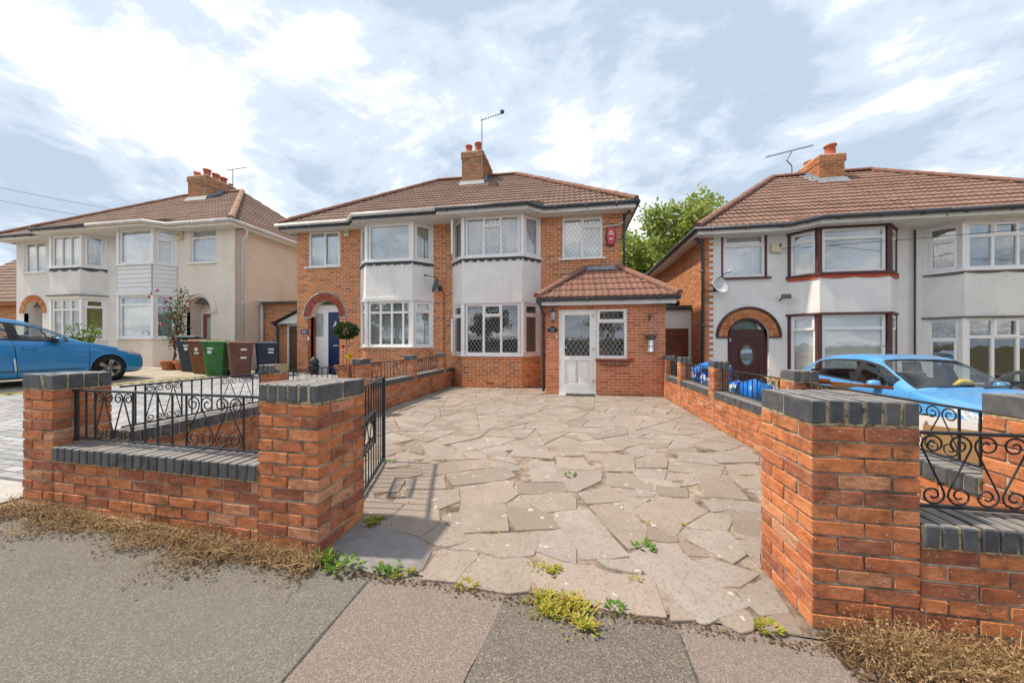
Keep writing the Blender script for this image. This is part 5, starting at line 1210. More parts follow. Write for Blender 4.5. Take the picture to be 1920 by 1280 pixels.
bay_solid(h5, 'bay_base', P5, ZR, 0.30, 'white_render'); bay_solid(h5, 'bay_sill', P5, 0.30, 0.36, 'brown_frame', 0.06); bay_windows(h5, P5, 0.36, 2.04, FR, CR, post='brown_frame', backs=('blind', 'blind')); bay_solid(h5, 'bay_head', P5, 2.04, 2.09, 'brown_frame', 0.07)
bay_solid(h5, 'bay_apron', P5, 2.09, 3.02, 'white_render', 0.015); valance(h5, P5, 3.05, 'red_trim', 0.07, 0.76, 0.03, 0.034); bay_solid(h5, 'bay_sill', P5, 3.05, 3.11, 'brown_frame', 0.07)
bay_windows(h5, P5, 3.11, 4.22, FR, CR, post='brown_frame', backs=('slats', 'slats')); bay_solid(h5, 'bay_head', P5, 4.22, 4.30, 'brown_frame', 0.04)
q = MB(); panel(q, GEN, 4.15, 5.30, 3.10, 4.38, [(4.195, 5.255, 3.145, 4.335)], 0.012, -0.06); q.build('window_surround', 'brown_frame', h5)
window(h5, GEN, 4.20, 5.25, 3.15, 4.33, [(1, [-0.3, 1])], back='net', d=-0.02); sill(h5, GEN, 4.10, 5.38, 3.13, 'brown_frame')
half_roof(h5, 3.40, RPX, 'L', ER, 3.82, 'tile_right', 'ridge', False, ext=(6.0, RPX, 9.56))
eaves(h5, [(3.40, 17.2), (3.40, 9.99), (5.65, 9.99), (6.1, 9.57), (RPX-0.005, 9.57)], ER-0.02, 'gutter', None, fascia='warm_render')
downpipe(h5, [(3.46, 10.32, 4.34), (3.50, 10.32, 4.2), (3.64, 10.30, 4.1), (3.64, 10.30, ZR)], 'gutter', 0.045)
chimney(h5, 8.23, 8.97, 13.05, 14.4, 6.4, 7.62, [(8.70, 13.28, 0.42, 0.16), (8.5, 14.0, 0.26, 0.14)], 6.72, 'brick_orange')
h6 = root('white_house', (11, 12, ZR), 'white rendered semi with white framed bays, partly outside the picture at right', 'house')
P6 = bay_planes(8.90, 9.30, 10.95, 11.40)
facade(h6, RPX+0.01, 13.6, ZR, ER-0.1, [(8.91, 11.39, ZR, 4.24)], [], 'render', 'warm_render'); shell(h6, RPX+0.01, 13.6, ZR, ER-0.08, 7.2, False, True, 'warm_render')
C3 = [(1, [0.35, 1]), (1, [-0.35, 1]), (1, [0.35, 1])]
bay_solid(h6, 'bay_base', P6, ZR, 0.25, 'warm_render'); bay_solid(h6, 'bay_sill', P6, 0.25, 0.30, 'upvc', 0.06); bay_windows(h6, P6, 0.30, 1.92, C3, [(1, [0.42, -1])]); bay_solid(h6, 'bay_head', P6, 1.92, 1.96, 'brown_trim', 0.06)
bay_solid(h6, 'bay_apron', P6, 1.96, 3.02, 'warm_render', 0.015); valance(h6, P6, 3.04, 'brown_trim', 0.035, 0.8, 0.035, 0.03); bay_solid(h6, 'bay_sill', P6, 3.04, 3.09, 'upvc', 0.06); bay_windows(h6, P6, 3.09, 4.20, C3, [(1, [0.42, -1])]); bay_solid(h6, 'bay_head', P6, 4.20, 4.30, 'warm_render', 0.04)
half_roof(h6, RPX+0.005, 14.1, 'R', ER, 3.82, 'tile_right', 'ridge', False, ext=(RPX+0.005, 11.2, 9.56))
eaves(h6, [(RPX+0.01, 9.57), (11.1, 9.57), (11.5, 9.99), (14.1, 9.99)], ER-0.02, 'gutter', None, fascia='warm_render')
dp = MB(); dp.tube([(8.66, 10.33, 4.2), (8.66, 10.33, ZR)], 0.022, 6); dp.build('downpipe', 'gutter', h6, True)

# ------------------------------------------------------------------ side passages and the bungalow far left
s1 = root('side_garage', (-11.0, 11.8, 0.3), 'low brick side building with stained timber door beside the cream house', 'outbuilding')
GP = Plane(0, 11.5, 1, 0); q = MB(); panel(q, GP, -12.95, -9.4, 0.2, 2.85, [(-12.86, -11.85, 0.2, 2.75), (-10.75, -9.75, 0.2, 2.05)], 0, -0.1); wq = q.build('wall', 'mortar_house', s1)
b = bricks(GP, -11.8, -9.4, 0.2, 2.85, [(-10.75, -9.75, 0.2, 2.05)]); b.build('brickwork', 'brick_house', wq, kind='stuff')
def pdoor(parent, pl, u0, u1, z0, z1, mat, fmat, light=True):
    q = MB(); panel(q, pl, u0, u1, z0, z1, [(u0+0.07, u1-0.07, z0, z1-0.07)], 0.02, -0.06); q.build('door_frame', fmat, parent)
    zt = z1-0.34 if light else z1-0.08; q = MB(); pbox(q, pl, u0+0.075, u1-0.075, z0+0.02, zt, -0.01, -0.05); W_ = (u1-u0-0.15)/2
    for i in range(2):
        for a, b_ in ((0.08, 0.5), (0.55, 0.76), (0.80, 0.96)): pbox(q, pl, u0+0.075+i*W_+0.06, u0+0.075+(i+1)*W_-0.06, z0+(zt-z0)*a, z0+(zt-z0)*b_, 0.004, -0.02)
    d = q.build('door', mat, parent)
    if light: q = MB(); q.quad(pl(u0+0.07, zt+0.04, -0.03), pl(u1-0.07, zt+0.04, -0.03), pl(u1-0.07, z1-0.07, -0.03), pl(u0+0.07, z1-0.07, -0.03)); q.build('fanlight', 'glass', parent)
    q = MB(); q.lathe([(0.0, 0), (0.025, 0.005), (0.03, 0.03), (0.0, 0.05)], 10, m=Matrix.Translation(pl(u0+0.14, z0+0.95, 0.0)) @ Matrix.Rotation(PI/2, 4, 'X')); q.build('door_knob', 'brass', d, True)
pdoor(s1, GP, -12.86, -11.85, 0.36, 2.72, 'timber_red', 'brown_door')
pdoor(s1, GP, -10.75, -9.75, 0.3, 2.05, 'timber_dark', 'white_gloss', False)
q = MB(); q.box(-12.95, -11.75, 11.3, 12.5, 2.80, 2.98); q.build('flat_roof', 'white_gloss', s1); q = MB(); q.tube([(-11.75, 11.2, 2.92), (-11.75, 16, 2.92)], 0.06, 8); q.tube([(-11.78, 11.38, 2.9), (-11.78, 11.38, 0.3)], 0.05, 8); q.build('gutter', 'gutter_white', s1, True)
q = MB(); q.box(-11.8, -9.4, 11.25, 15, 2.86, 2.92); q.build('flat_roof', 'brown_trim', s1)
q = MB(); q.prism([(-11.0, 2.06), (-9.45, 2.06), (-9.45, 2.75)], 11.25, 11.4); q.build('gable_board', 'white_gloss', s1); q = MB(); q.add([(-11.15, 11.1, 2.05), (-9.42, 11.1, 2.82), (-9.42, 12.5, 2.82), (-11.15, 12.5, 2.05)], [(0,1,2,3)]); q.tube([(-11.0, 11.15, 2.05), (-11.0, 11.3, 1.95), (-11.0, 11.32, 0.3)], 0.05, 8); q.build('lean_to_roof', 'gutter', s1)
s2 = root('side_gate_lobby', (3.0, 11.4, -0.1), 'flat-roofed passage with stained timber door between the porch and the white house', 'outbuilding')
SP = Plane(0, 11.45, 1, 0); q = MB(); panel(q, SP, 1.47, 3.71, -0.3, 2.42, [(2.62, 3.62, -0.3, 1.78)], 0, -0.1); q.build('wall', 'white_gloss', s2)
pdoor(s2, SP, 2.62, 3.62, -0.25, 1.78, 'timber_red', 'timber_red', False); q = MB(); q.box(1.47, 3.71, 11.36, 14.5, 2.42, 2.5); q.tube([(1.5, 11.36, 2.42), (3.66, 11.36, 2.42)], 0.055, 8); q.build('flat_roof', 'gutter', s2)
q = MB(); q.quad((1.5, 12.6, 2.52), (3.71, 12.6, 2.8), (3.71, 14.5, 2.9), (1.5, 14.5, 2.6)); q.build('flashing', 'lead', s2)
s3 = root('bungalow', (-27, 13, 0.7), 'brick bungalow with a dark tiled roof at the picture\'s left edge', 'house')
q = MB(); panel(q, Plane(0, 11.2, 1, 0), -29.5, -23.6, 0.5, 3.05, [(-26.2, -25.3, 0.7, 2.9)], 0, -0.1); q.quad((-23.6, 11.2, 0.5), (-23.6, 18, 0.5), (-23.6, 18, 3.05), (-23.6, 11.2, 3.05)); wq = q.build('wall', 'mortar_house', s3)
b = bricks(Plane(0, 11.2, 1, 0), -29.5, -23.6, 0.5, 3.05, [(-26.2, -25.3, 0.7, 2.9)]); b.build('brickwork', 'brick_orange', wq, kind='stuff'); q = MB(); q.box(-26.2, -25.3, 11.24, 11.3, 0.7, 2.9); q.build('door', 'cream_render', s3)
mb = MB(); S = Vector((0, 3.6, 3.3)); LS = S.length; S.normalize(); tile_slope(mb, (-30, 10.8, 3.1), (1, 0, 0), S, Vector((0, -S.z, S.y)), LS, lambda v: 0, lambda v: 6.7-v*0.15, 16, step=0.06, wave=0.012)
mb.quad((-30, 14.4, 6.4), (-23.9, 14.4, 6.4), (-23.4, 18, 3.1), (-30, 18, 3.1)); mb.add([(-23.3, 10.8, 3.1), (-23.3, 18, 3.1), (-24.0, 14.4, 6.4)], [(0,1,2)]); rf = mb.build('roof', 'tile', s3); ridge_run(rf, (-30, 14.4, 6.42), (-24, 14.4, 6.42)); q = MB(); q.box(-30, -23.4, 10.85, 10.95, 2.98, 3.12); q.build('fascia', 'terracotta', s3)
# ------------------------------------------------------------------ cars
for nm, c in (('paint_azure', (0.012, 0.215, 0.50)), ('paint_sky', (0.085, 0.32, 0.66)), ('paint_black', (0.012, 0.013, 0.016))):
    t = MT(nm, 0.30, 0.5, 0.15); t.color(t.ramp(t.noise(900, 1), [(0.3, tuple(x*0.9 for x in c)), (0.7, tuple(min(1, x*1.15) for x in c))])); t.b.inputs['Coat Weight'].default_value = 0.9; t.b.inputs['Coat Roughness'].default_value = 0.04
    M[nm] = t.m
M['rubber'] = plain('tyre_rubber', (0.02, 0.02, 0.021), 0.85, 0.2, var=0.3, scale=20)
M['alloy'] = plain('alloy_wheel', (0.46, 0.45, 0.43), 0.35, 0.5, 0.75, var=0.15)
M['lamp_glass'] = plain('lamp_lens', (0.55, 0.57, 0.58), 0.08, 0.6, 0.3, var=0.3, scale=18)
M['lamp_red'] = plain('red_lens', (0.42, 0.015, 0.02), 0.15, 0.6)
M['lamp_amber'] = plain('amber_lens', (0.62, 0.36, 0.18), 0.15, 0.6)
M['seat'] = plain('seat_fabric', (0.05, 0.05, 0.055), 0.9, 0.2)
M['yellow_cloth'] = plain('yellow_cloth', (0.72, 0.50, 0.04), 0.8, 0.2)
def cr(xs, ys, x):
    """smooth curve through points"""
    if x <= xs[0]: return ys[0]
    if x >= xs[-1]: return ys[-1]
    i = max(j for j in range(len(xs)-1) if xs[j] <= x); x0, x1 = xs[i], xs[i+1]; t = (x-x0)/(x1-x0); h = x1-x0
    def sl(j):
        if j <= 0: return (ys[1]-ys[0])/(xs[1]-xs[0])
        if j >= len(xs)-1: return (ys[-1]-ys[-2])/(xs[-1]-xs[-2])
        a, b = (ys[j]-ys[j-1])/(xs[j]-xs[j-1]), (ys[j+1]-ys[j])/(xs[j+1]-xs[j])
        return 0.0 if a*b <= 0 else 2*a*b/(a+b)
    m0, m1 = sl(i)*h, sl(i+1)*h
    return (2*t**3-3*t*t+1)*ys[i]+(t**3-2*t*t+t)*m0+(-2*t**3+3*t*t)*ys[i+1]+(t**3-t*t)*m1
def car(name, loc, rz, label, paint, L=3.95, group=None, extras=True):
    o = lroot(name, loc, rz, label, 'car', group); k = L/3.95
    top = ([0, .04, .14, .4, .8, 1.12, 1.5, 1.88, 2.3, 2.8, 3.25, 3.5, 3.72, 3.86, 3.95], [.50, .64, .72, .81, .91, .985, 1.20, 1.395, 1.465, 1.455, 1.39, 1.31, 1.10, .86, .60])
    belt = ([0, .04, .14, .4, .8, 1.15, 1.6, 2.2, 2.9, 3.4, 3.7, 3.86, 3.95], [.46, .57, .655, .75, .855, .925, .95, .975, 1.01, 1.045, 1.03, .82, .57])
    wb = ([0, .05, .2, .5, 1.0, 2.0, 3.0, 3.5, 3.8, 3.95], [.40, .55, .67, .755, .79, .80, .785, .745, .68, .58])
    ws = ([0, .05, .2, .5, 1.0, 2.0, 3.0, 3.5, 3.8, 3.95], [.46, .62, .745, .825, .85, .858, .85, .82, .755, .65])
    wr = ([0, .4, 1.12, 1.5, 1.88, 2.5, 3.2, 3.55, 3.8, 3.95], [.30, .58, .69, .64, .575, .565, .545, .535, .56, .5])
    zb = ([0, .06, .3, 1.4, 2.6, 3.6, 3.9, 3.95], [.26, .20, .17, .16, .16, .19, .26, .34])
    NS = 150; SEG = [1, 2, 4, 4, 4, 5, 12, 5, 6]
    def section(s):
        zt, zbl, W1, W2, W3, z0 = cr(*top, s), cr(*belt, s), cr(*wb, s), cr(*ws, s), cr(*wr, s), cr(*zb, s)
        g = min(1.0, max(0.0, (s-1.0)/0.5)) if s < 2 else min(1.0, max(0.0, (3.86-s)/0.2))
        zc = zt-0.03-0.035*g; hl = zbl-z0
        return [(0, z0), (W2-.10, z0), (W2-.035, z0+.035), (W2-.005, z0+.30*hl), (W2, z0+.56*hl), (W2-.012, z0+.80*hl), (W1, zbl), (W3, zc), (W3*.72, zt-.012), (0, zt)]
    ss = [3.95*i/NS for i in range(NS+1)]; grid = []; info = []
    for s in ss:
        c = section(s); pts = []; inf = []
        for q in range(9):
            n = SEG[q]
            for e in range(n):
                t = e/n
                if q in (0, 1, 6): y = c[q][0]+(c[q+1][0]-c[q][0])*t; z = c[q][1]+(c[q+1][1]-c[q][1])*t; y += (0.025*math.sin(PI*t) if q == 6 else 0)
                else:
                    p0, p1, p2, p3 = c[max(q-1, 1)], c[q], c[q+1], c[min(q+2, 9)] if q < 8 else (-c[8][0], c[8][1])
                    f = lambda a, b, d, w: 0.5*((2*b)+(-a+d)*t+(2*a-5*b+4*d-w)*t*t+(-a+3*b-3*d+w)*t**3)
                    y, z = f(p0[0], p1[0], p2[0], p3[0]), f(p0[1], p1[1], p2[1], p3[1])
                pts.append((y, z)); inf.append((q, t))
        pts.append(c[9]); grid.append(pts)
        info = inf
    NT = len(grid[0]); parts = {}
    wheels = (0.80, 3.29)
    def classify(s, q, t, y, z):
        for wx in wheels:
            if q in (1, 2, 3, 4) and (s-wx)**2*k*k+(z-0.31)**2 < 0.345**2: return None
        if q == 6 and 1.42 < s < 3.42 and 0.06 < t < 0.90:
            if s > 3.30 or t > 0.86: return 'trim' if s < 3.3 else 'body'
            if 2.08 < s < 2.20 or abs(s-(1.68+0.10*t)) < 0.018: return 'trim'
            return 'side_glass'
        if q == 6 and 1.30 < s < 3.46: return 'trim' if 0.0 < t < 0.95 and 1.42 < s < 3.4 else 'body'
        if q in (7, 8) and 1.16 < s < 1.86: return 'windscreen'
        if q in (7, 8) and 3.40 < s < 3.72: return 'rear_window'
        if q in (4, 5) and 0.10 < s < 0.62 and (q == 5 or t > 0.45) and z > 0.56+0.28*s: return 'headlight'
        if q in (4, 5) and s > 3.72: return 'tail_light'
        if q in (0, 1): return 'under'
        if s < 0.05 and q in (2, 3): return 'under'
        return 'body'
    for i in range(NS):
        for j in range(NT-1):
            q, t = info[j]; s = (ss[i]+ss[i+1])/2; tm = t+0.5/SEG[q]
            y = (grid[i][j][0]+grid[i+1][j+1][0])/2; z = (grid[i][j][1]+grid[i+1][j+1][1])/2
            cl = classify(s, q, tm, y, z)
            if cl is None: continue
            for sg in (1, -1):
                key = cl if cl in ('body', 'under', 'windscreen', 'rear_window', 'trim') else cl+('_l' if sg > 0 else '_r')
                if key.startswith('side_glass'): key += '_f' if s < 2.14 else '_b'
                d = parts.setdefault(key, ({}, []))
                ids = []
                for a, b in ((i, j), (i+1, j), (i+1, j+1), (i, j+1)):
                    kk = (a, b, sg if abs(grid[a][b][0]) > 1e-6 else 0)
                    if kk not in d[0]: d[0][kk] = len(d[0])
                    ids.append(d[0][kk])
                if sg > 0: ids = ids[::-1]
                d[1].append(tuple(ids))
    nm = {'side_glass': ('side_window', 'car_glass'), 'headlight': ('headlight', 'lamp_glass'), 'tail_light': ('tail_light', 'lamp_red')}
    for key, (vd, fs) in parts.items():
        mb = MB(); mb.v = [(-ss[a]*k, sg*grid[a][b][0], grid[a][b][1]) for (a, b, sg) in vd]; mb.f = fs; mb.mi = [0]*len(fs)
        base = key.rsplit('_', 2)[0] if key.startswith('side_glass') else (key.rsplit('_', 1)[0] if key[-2:] in ('_l', '_r') else key)
        n_, mt = {'body': ('body', paint), 'under': ('underbody', 'black_plastic'), 'windscreen': ('windscreen', 'car_glass'), 'rear_window': ('rear_window', 'car_glass'), 'trim': ('window_trim', 'black_plastic')}.get(key, nm.get(base, (base, paint)))
        mb.build(n_, mt, o, True)
    # wheels
    for wx in wheels:
        for sg in (1, -1):
            T = Matrix.Translation((-wx*k, sg*0.76, 0.31)) @ Matrix.Rotation(-sg*PI/2, 4, 'X'); w = MB()
            w.lathe([(0.20, -0.10), (0.27, -0.105), (0.305, -0.09), (0.315, -0.05), (0.315, 0.06), (0.305, 0.09), (0.27, 0.10), (0.212, 0.085)], 28, m=T); wo = w.build('wheel', 'rubber', o, True)
            r = MB(); r.lathe([(0.215, 0.09), (0.205, 0.07), (0.19, 0.02)], 28, m=T); r.lathe([(0.0, 0.06), (0.05, 0.06), (0.06, 0.04)], 14, m=T)
            for a in range(5):
                for da in (-0.11, 0.11):
                    an = a*2*PI/5+da; m = T @ Matrix.Rotation(an, 4, 'Z'); r.box(0.03, 0.205, -0.022, 0.022, 0.035, 0.062, m=m)
            r.build('rim', 'alloy', wo); b = MB(); b.lathe([(0.0, 0.0), (0.2, 0.0)], 20, m=T); b.build('brake_disc', 'black_plastic', wo)
            ar = MB(); pts = [(-wx*k+0.352*math.cos(a_), sg*cr(*ws, max(0, min(3.95, wx-0.352/k*math.cos(a_))))-sg*0.004, 0.31+0.352*math.sin(a_)) for a_ in [PI*q/16-0.12 for q in range(17)]+[PI+0.12]]
            ar.tube(pts, 0.016, 5); ar.build('wheel_arch', paint, o, True)
            li = MB(); li.lathe([(0.37, -0.35), (0.37, 0.03)], 20, m=Matrix.Translation((-wx*k, sg*0.76, 0.31)) @ Matrix.Rotation(-sg*PI/2, 4, 'X')); li.build('arch_liner', 'black_plastic', o)
    # mirrors, handles, seams, wipers, seats
    for sg in (1, -1):
        m = MB(); T = Matrix.Translation((-1.62*k, sg*0.90, 0.985)) @ Matrix.Diagonal((0.075, 0.10, 0.075, 1)); m.lathe([(0.0, -1), (0.6, -0.85), (0.95, -0.4), (1, 0.1), (0.8, 0.7), (0.0, 0.95)], 12, m=T); m.build('door_mirror', paint, o, True)
        ms = MB(); ms.box(-1.69*k, -1.66*k, sg*0.90-0.085, sg*0.90+0.085, 0.935, 1.035); ms.build('mirror_base', 'black_plastic', o)
        for s0 in (1.98, 2.86):
            y = cr(*ws, s0); hd = MB(); hd.tube([(-(s0-0.09)*k, sg*(y-0.012), 0.80), (-(s0-0.07)*k, sg*(y+0.024), 0.805), (-(s0+0.07)*k, sg*(y+0.024), 0.81), (-(s0+0.09)*k, sg*(y-0.012), 0.812)], 0.013, 6); hd.build('door_handle', paint, o, True)
        for s0, lean in ((1.14, -0.02), (2.12, 0.05)):
            pts = []
            for e in range(13):
                f = e/12; c = section(s0+lean*f); z = c[2][1]+(c[6][1]-c[2][1])*f
                zs = [p[1] for p in c[2:7]]; yy = [p[0] for p in c[2:7]]; y = cr(zs, yy, z); pts.append((-(s0+lean*f)*k, sg*(y+0.001), z))
            sm = MB(); sm.tube(pts, 0.006, 4); sm.build('door_seam', 'black_plastic', o)
        pts = [(-s_*k, sg*(cr(*ws, s_)+0.001), cr(*zb, s_)+0.17) for s_ in [1.2+e*0.1 for e in range(17)]]; st = MB(); st.tube(pts, 0.008, 4); st.build('sill_trim', 'black_plastic', o)
        se = MB(); se.box(-2.45*k, -1.95*k, sg*0.37-0.23, sg*0.37+0.23, 0.35, 0.56); se.prism([(-2.38*k, 0.5), (-2.22*k, 0.5), (-2.42*k, 1.12), (-2.52*k, 1.12)], sg*0.37-0.22, sg*0.37+0.22); se.prism([(-2.46*k, 1.14), (-2.36*k, 1.14), (-2.40*k, 1.32), (-2.48*k, 1.32)], sg*0.37-0.12, sg*0.37+0.12); se.build('seat', 'seat', o)
    se = MB(); se.prism([(-3.25*k, 0.5), (-3.1*k, 0.5), (-3.3*k, 1.1), (-3.42*k, 1.1)], -0.6, 0.6); se.build('rear_seat', 'seat', o)
    ds = MB(); ds.prism([(-1.2*k, 0.6), (-1.75*k, 0.6), (-1.72*k, 0.90), (-1.3*k, 0.965)], -0.68, 0.68); ds.build('dashboard', 'seat', o)
    sw = MB(); sw.tube([(-1.86*k+0.03*math.sin(a), -0.36+0.18*math.cos(a), 0.93+0.17*math.sin(a)) for a in [2*PI*q/20 for q in range(21)]], 0.014, 6, cap=False); sw.build('steering_wheel', 'black_plastic', o, True)
    for y0, y1 in ((-0.45, 0.1), (0.15, 0.6)):
        wp = MB(); wp.tube([(-1.13*k, y0, 1.0), (-1.20*k, y1, 1.03)], 0.009, 5); wp.build('wiper', 'black_plastic', o)
    an = MB(); an.tube([(-2.25*k, 0.0, 1.46), (-2.55*k, 0.0, 1.62)], 0.006, 5); an.build('roof_aerial', 'black_plastic', o)
    gr = MB(); gr.box(-0.02, 0.012, -0.42, 0.42, 0.30, 0.42); gr.build('grille', 'black_plastic', o)
    return o
c1 = car('parked_car', (-12.19, 7.57, hX(-12.0)-0.012), PI/2, 'azure blue hatchback parked nose to the house on the concrete drive', 'paint_azure', 4.3, 'cars parked on the drives')
pr_ = MB(); pr_.tube([(-2.15*1.09, -0.866, 0.33), (-2.16*1.09, -0.876, 0.45), (-2.17*1.09, -0.868, 0.60)], 0.014, 6); pr_.build('door_edge_guard', 'white_gloss', c1)
c2 = car('parked_car', (5.92, 5.03, hX(5.9)-0.012), -1.538, 'pale blue hatchback parked nose out beside the brick boundary wall', 'paint_sky', 3.95, 'cars parked on the drives')
yc = MB(); yc.tube([(-1.42, 0.05, 1.0), (-1.44, 0.16, 1.06), (-1.46, 0.28, 1.05), (-1.44, 0.38, 0.985)], [0.02, 0.04, 0.045, 0.02], 7); tag(yc.build('yellow_cloth', 'yellow_cloth', None, True), 'crumpled yellow cloth behind the pale blue car\'s windscreen', 'cloth'); yo = bpy.data.objects['yellow_cloth']; yo.location = c2.location; yo.rotation_euler = c2.rotation_euler
c3 = car('parked_car', (8.52, 4.2, hX(8.5)-0.012), -PI/2, 'black car half hidden behind the pale blue car at the picture\'s right edge', 'paint_black', 4.1, 'cars parked on the drives')
# ------------------------------------------------------------------ wheelie bins, pots, bags, boxes
for nm, c in (('bin_grey', (0.045, 0.052, 0.065)), ('bin_brown', (0.19, 0.07, 0.028)), ('bin_green', (0.045, 0.17, 0.045)), ('bin_maroon', (0.15, 0.062, 0.045)), ('bin_navy', (0.035, 0.048, 0.075))): M[nm] = plain(nm, c, 0.55, 0.35, var=0.22, scale=4, dirt=((c[0]*1.6+0.02, c[1]*1.6+0.02, c[2]*1.6+0.02), 3, 0.55, 0.5))
def wheelie_bin(x, y, rz, mat, label, lid='closed', stick=()):
    o = lroot('wheelie_bin', (x, y, hX(x)-0.012), rz, label, 'bin', 'wheelie bins in front of the cream house')
    b = MB(); lo, hi = [(-0.21, -0.22), (0.21, -0.22), (0.21, 0.24), (-0.21, 0.24)], [(-0.275, -0.34), (0.275, -0.34), (0.275, 0.34), (-0.275, 0.34)]
    prof = [(0.0, 0.0), (0.03, 0.02), (0.90, 0.97), (0.93, 1.06), (0.985, 1.06)]
    rings = []
    for z, f in prof:
        ring = []
        for i in range(4):
            (a, c), (d, e) = lo[i], hi[i]; cx, cy = a+(d-a)*f, c+(e-c)*f
            for s in (0, 1):   # chamfered corners
                sx, sy = (1 if cx < 0 else -1), (1 if cy < 0 else -1); first = (i % 2 == 0) == (s == 0)
                ring.append((cx, cy+sy*0.04, z) if first else (cx+sx*0.04, cy, z))
        rings.append(ring)
    vs = [p for r in rings for p in r]; fs = [tuple(range(7, -1, -1))]
    for j in range(len(rings)-1):
        for i in range(8): fs.append((j*8+i, j*8+(i+1) % 8, (j+1)*8+(i+1) % 8, (j+1)*8+i))
    b.add(vs, fs); b.build('body', mat, o)
    l = MB(); dz = 0.0
    ring = lambda sx, sy, z, dzf: [(sx*a*0.30, sy*c*0.37 if True else 0, z+(dzf if c < 0 else 0)) for a, c in ((-1, -1), (1, -1), (1, 1), (-1, 1))]
    tilt = 0.10 if lid == 'ajar' else 0.0
    a, bq, cq = ring(1.0, 1.02, 0.985, tilt), ring(1.0, 1.02, 1.025, tilt), ring(0.8, 0.8, 1.065, tilt); vs = a+bq+cq
    l.add(vs, [(3,2,1,0), (8,9,10,11)]+[(j*4+i, j*4+(i+1) % 4, (j+1)*4+(i+1) % 4, (j+1)*4+i) for j in range(2) for i in range(4)]); l.tube([(-0.2, 0.40, 1.0), (0.2, 0.40, 1.0)], 0.018, 6); l.build('lid', mat, o)
    for s in (-1, 1):
        w = MB(); w.lathe([(0.0, -0.025), (0.06, -0.03), (0.10, -0.025), (0.10, 0.025), (0.06, 0.03), (0.0, 0.025)], 16, m=Matrix.Translation((s*0.26, 0.27, 0.10)) @ Matrix.Rotation(PI/2, 4, 'Y')); w.build('wheel', 'rubber', o, True)
    for kind, u, z in stick:
        # marks on the front (street) face, which leans outwards with height
        f = 0.97*(z-0.02)/0.88; yy = -(0.22+0.12*f)-0.006; q = MB()
        if kind == 'disc': q.add([(u+0.055*math.cos(2*PI*k/16), yy-0.003*math.sin(2*PI*k/16), z+0.055*math.sin(2*PI*k/16)) for k in range(16)], [tuple(range(16))]); q.build('round_sticker', 'white_print', o)
        elif kind == 'strip': q.add([(u-0.07, yy, z), (u+0.07, yy, z), (u+0.07, yy-0.006, z+0.05), (u-0.07, yy-0.006, z+0.05)], [(0,1,2,3)]); q.build('label_strip', 'white_print', o)
        elif kind == 'text': letters(o, '223' if u < 0 else '232', (u, yy-0.004, z), 0.075, 'white_print')
    return o
def letters(parent, s, loc, size, mat, rx=PI/2, rz=0.0, ex=0.002):
    cu = bpy.data.curves.new('letter_curve', 'FONT'); cu.body = s; cu.size = size; cu.align_x = 'CENTER'; cu.extrude = ex; cu.materials.append(M[mat])
    tmp = bpy.data.objects.new('letter_tmp', cu); COL.objects.link(tmp); bpy.context.view_layer.update(); me = bpy.data.meshes.new_from_object(tmp.evaluated_get(bpy.context.evaluated_depsgraph_get())); bpy.data.objects.remove(tmp)
    o = bpy.data.objects.new('lettering', me); COL.objects.link(o); o.location = loc; o.rotation_euler = (rx, 0, rz); o.parent = parent
    off = ROOTS.get(parent.name)
    if off is not None: o.matrix_basis = Matrix.Translation(-off) @ Matrix.LocRotScale(Vector(loc), o.rotation_euler, None)
    return o
wheelie_bin(-12.25, 9.30, 0.35, 'bin_grey', 'dark grey wheelie bin with a raised lid, outermost beside the rose pots', 'ajar', [('disc', 0.0, 0.74), ('strip', 0, 0.82)])
wheelie_bin(-11.42, 9.02, 0.25, 'bin_brown', 'rusty brown wheelie bin beside the green one', 'closed', [('disc', -0.02, 0.76), ('strip', -0.02, 0.62)])
wheelie_bin(-10.60, 8.72, 0.62, 'bin_green', 'green wheelie bin with a round white sticker', 'closed', [('disc', -0.10, 0.72), ('strip', -0.08, 0.80)])
wheelie_bin(-9.72, 8.66, 0.95, 'bin_maroon', 'purplish brown wheelie bin with white panel marks, nearest the brick house', 'closed', [('strip', 0.05, 0.8), ('strip', 0.05, 0.56)])
wheelie_bin(-9.62, 9.45, 0.80, 'bin_navy', 'navy wheelie bin behind the purplish brown one', 'closed', [('strip', 0.12, 0.70), ('strip', 0.12, 0.80)])
def pot(name, x, y, z, r, h, label, mat='terracotta', square=False):
    m = MB(); n = 4 if square else 20; T = Matrix.Translation((0, 0, 0)) @ Matrix.Rotation(PI/4 if square else 0, 4, 'Z')
    m.lathe([(r*0.66, 0), (r*0.68, 0.01), (r*0.9, h*0.80), (r*1.02, h*0.80), (r*1.05, h*0.97), (r*0.98, h), (r*0.88, h), (r*0.84, h*0.86), (0.0, h*0.86)], n, m=T); o = m.build(name, mat, None, not square); o.location = (x, y, z); return tag(o, label, 'pot', 'terracotta plant pots')
pot('plant_pot', -13.30, 9.35, hX(-13.3)-0.01, 0.24, 0.30, 'wider shallow terracotta pot at the foot of the red rose'); pot('plant_pot', -12.88, 9.42, hX(-12.9)-0.01, 0.20, 0.28, 'smaller terracotta pot beside the dark grey bin')
pot('planter', -6.68, 9.32, hX(-6.7)-0.012, 0.33, 0.46, 'square orange planter holding a ball topiary by the navy door', 'terracotta', True)
tag(pot('plant_pot', -6.20, 9.30, hX(-6.2)-0.012, 0.17, 0.32, 'rounded orange pot right of the square planter'), group='terracotta plant pots')
kb_ = lroot('kitchen_caddy', (-8.52, 10.2, 0.125), 0, 'small black bin with a bag of rubbish on it in the arched doorway', 'bin'); q = MB(); q.lathe([(0.13, 0), (0.16, 0.42), (0.175, 0.43), (0.17, 0.47), (0.0, 0.48)], 14); q.build('body', 'black_plastic', kb_, True)
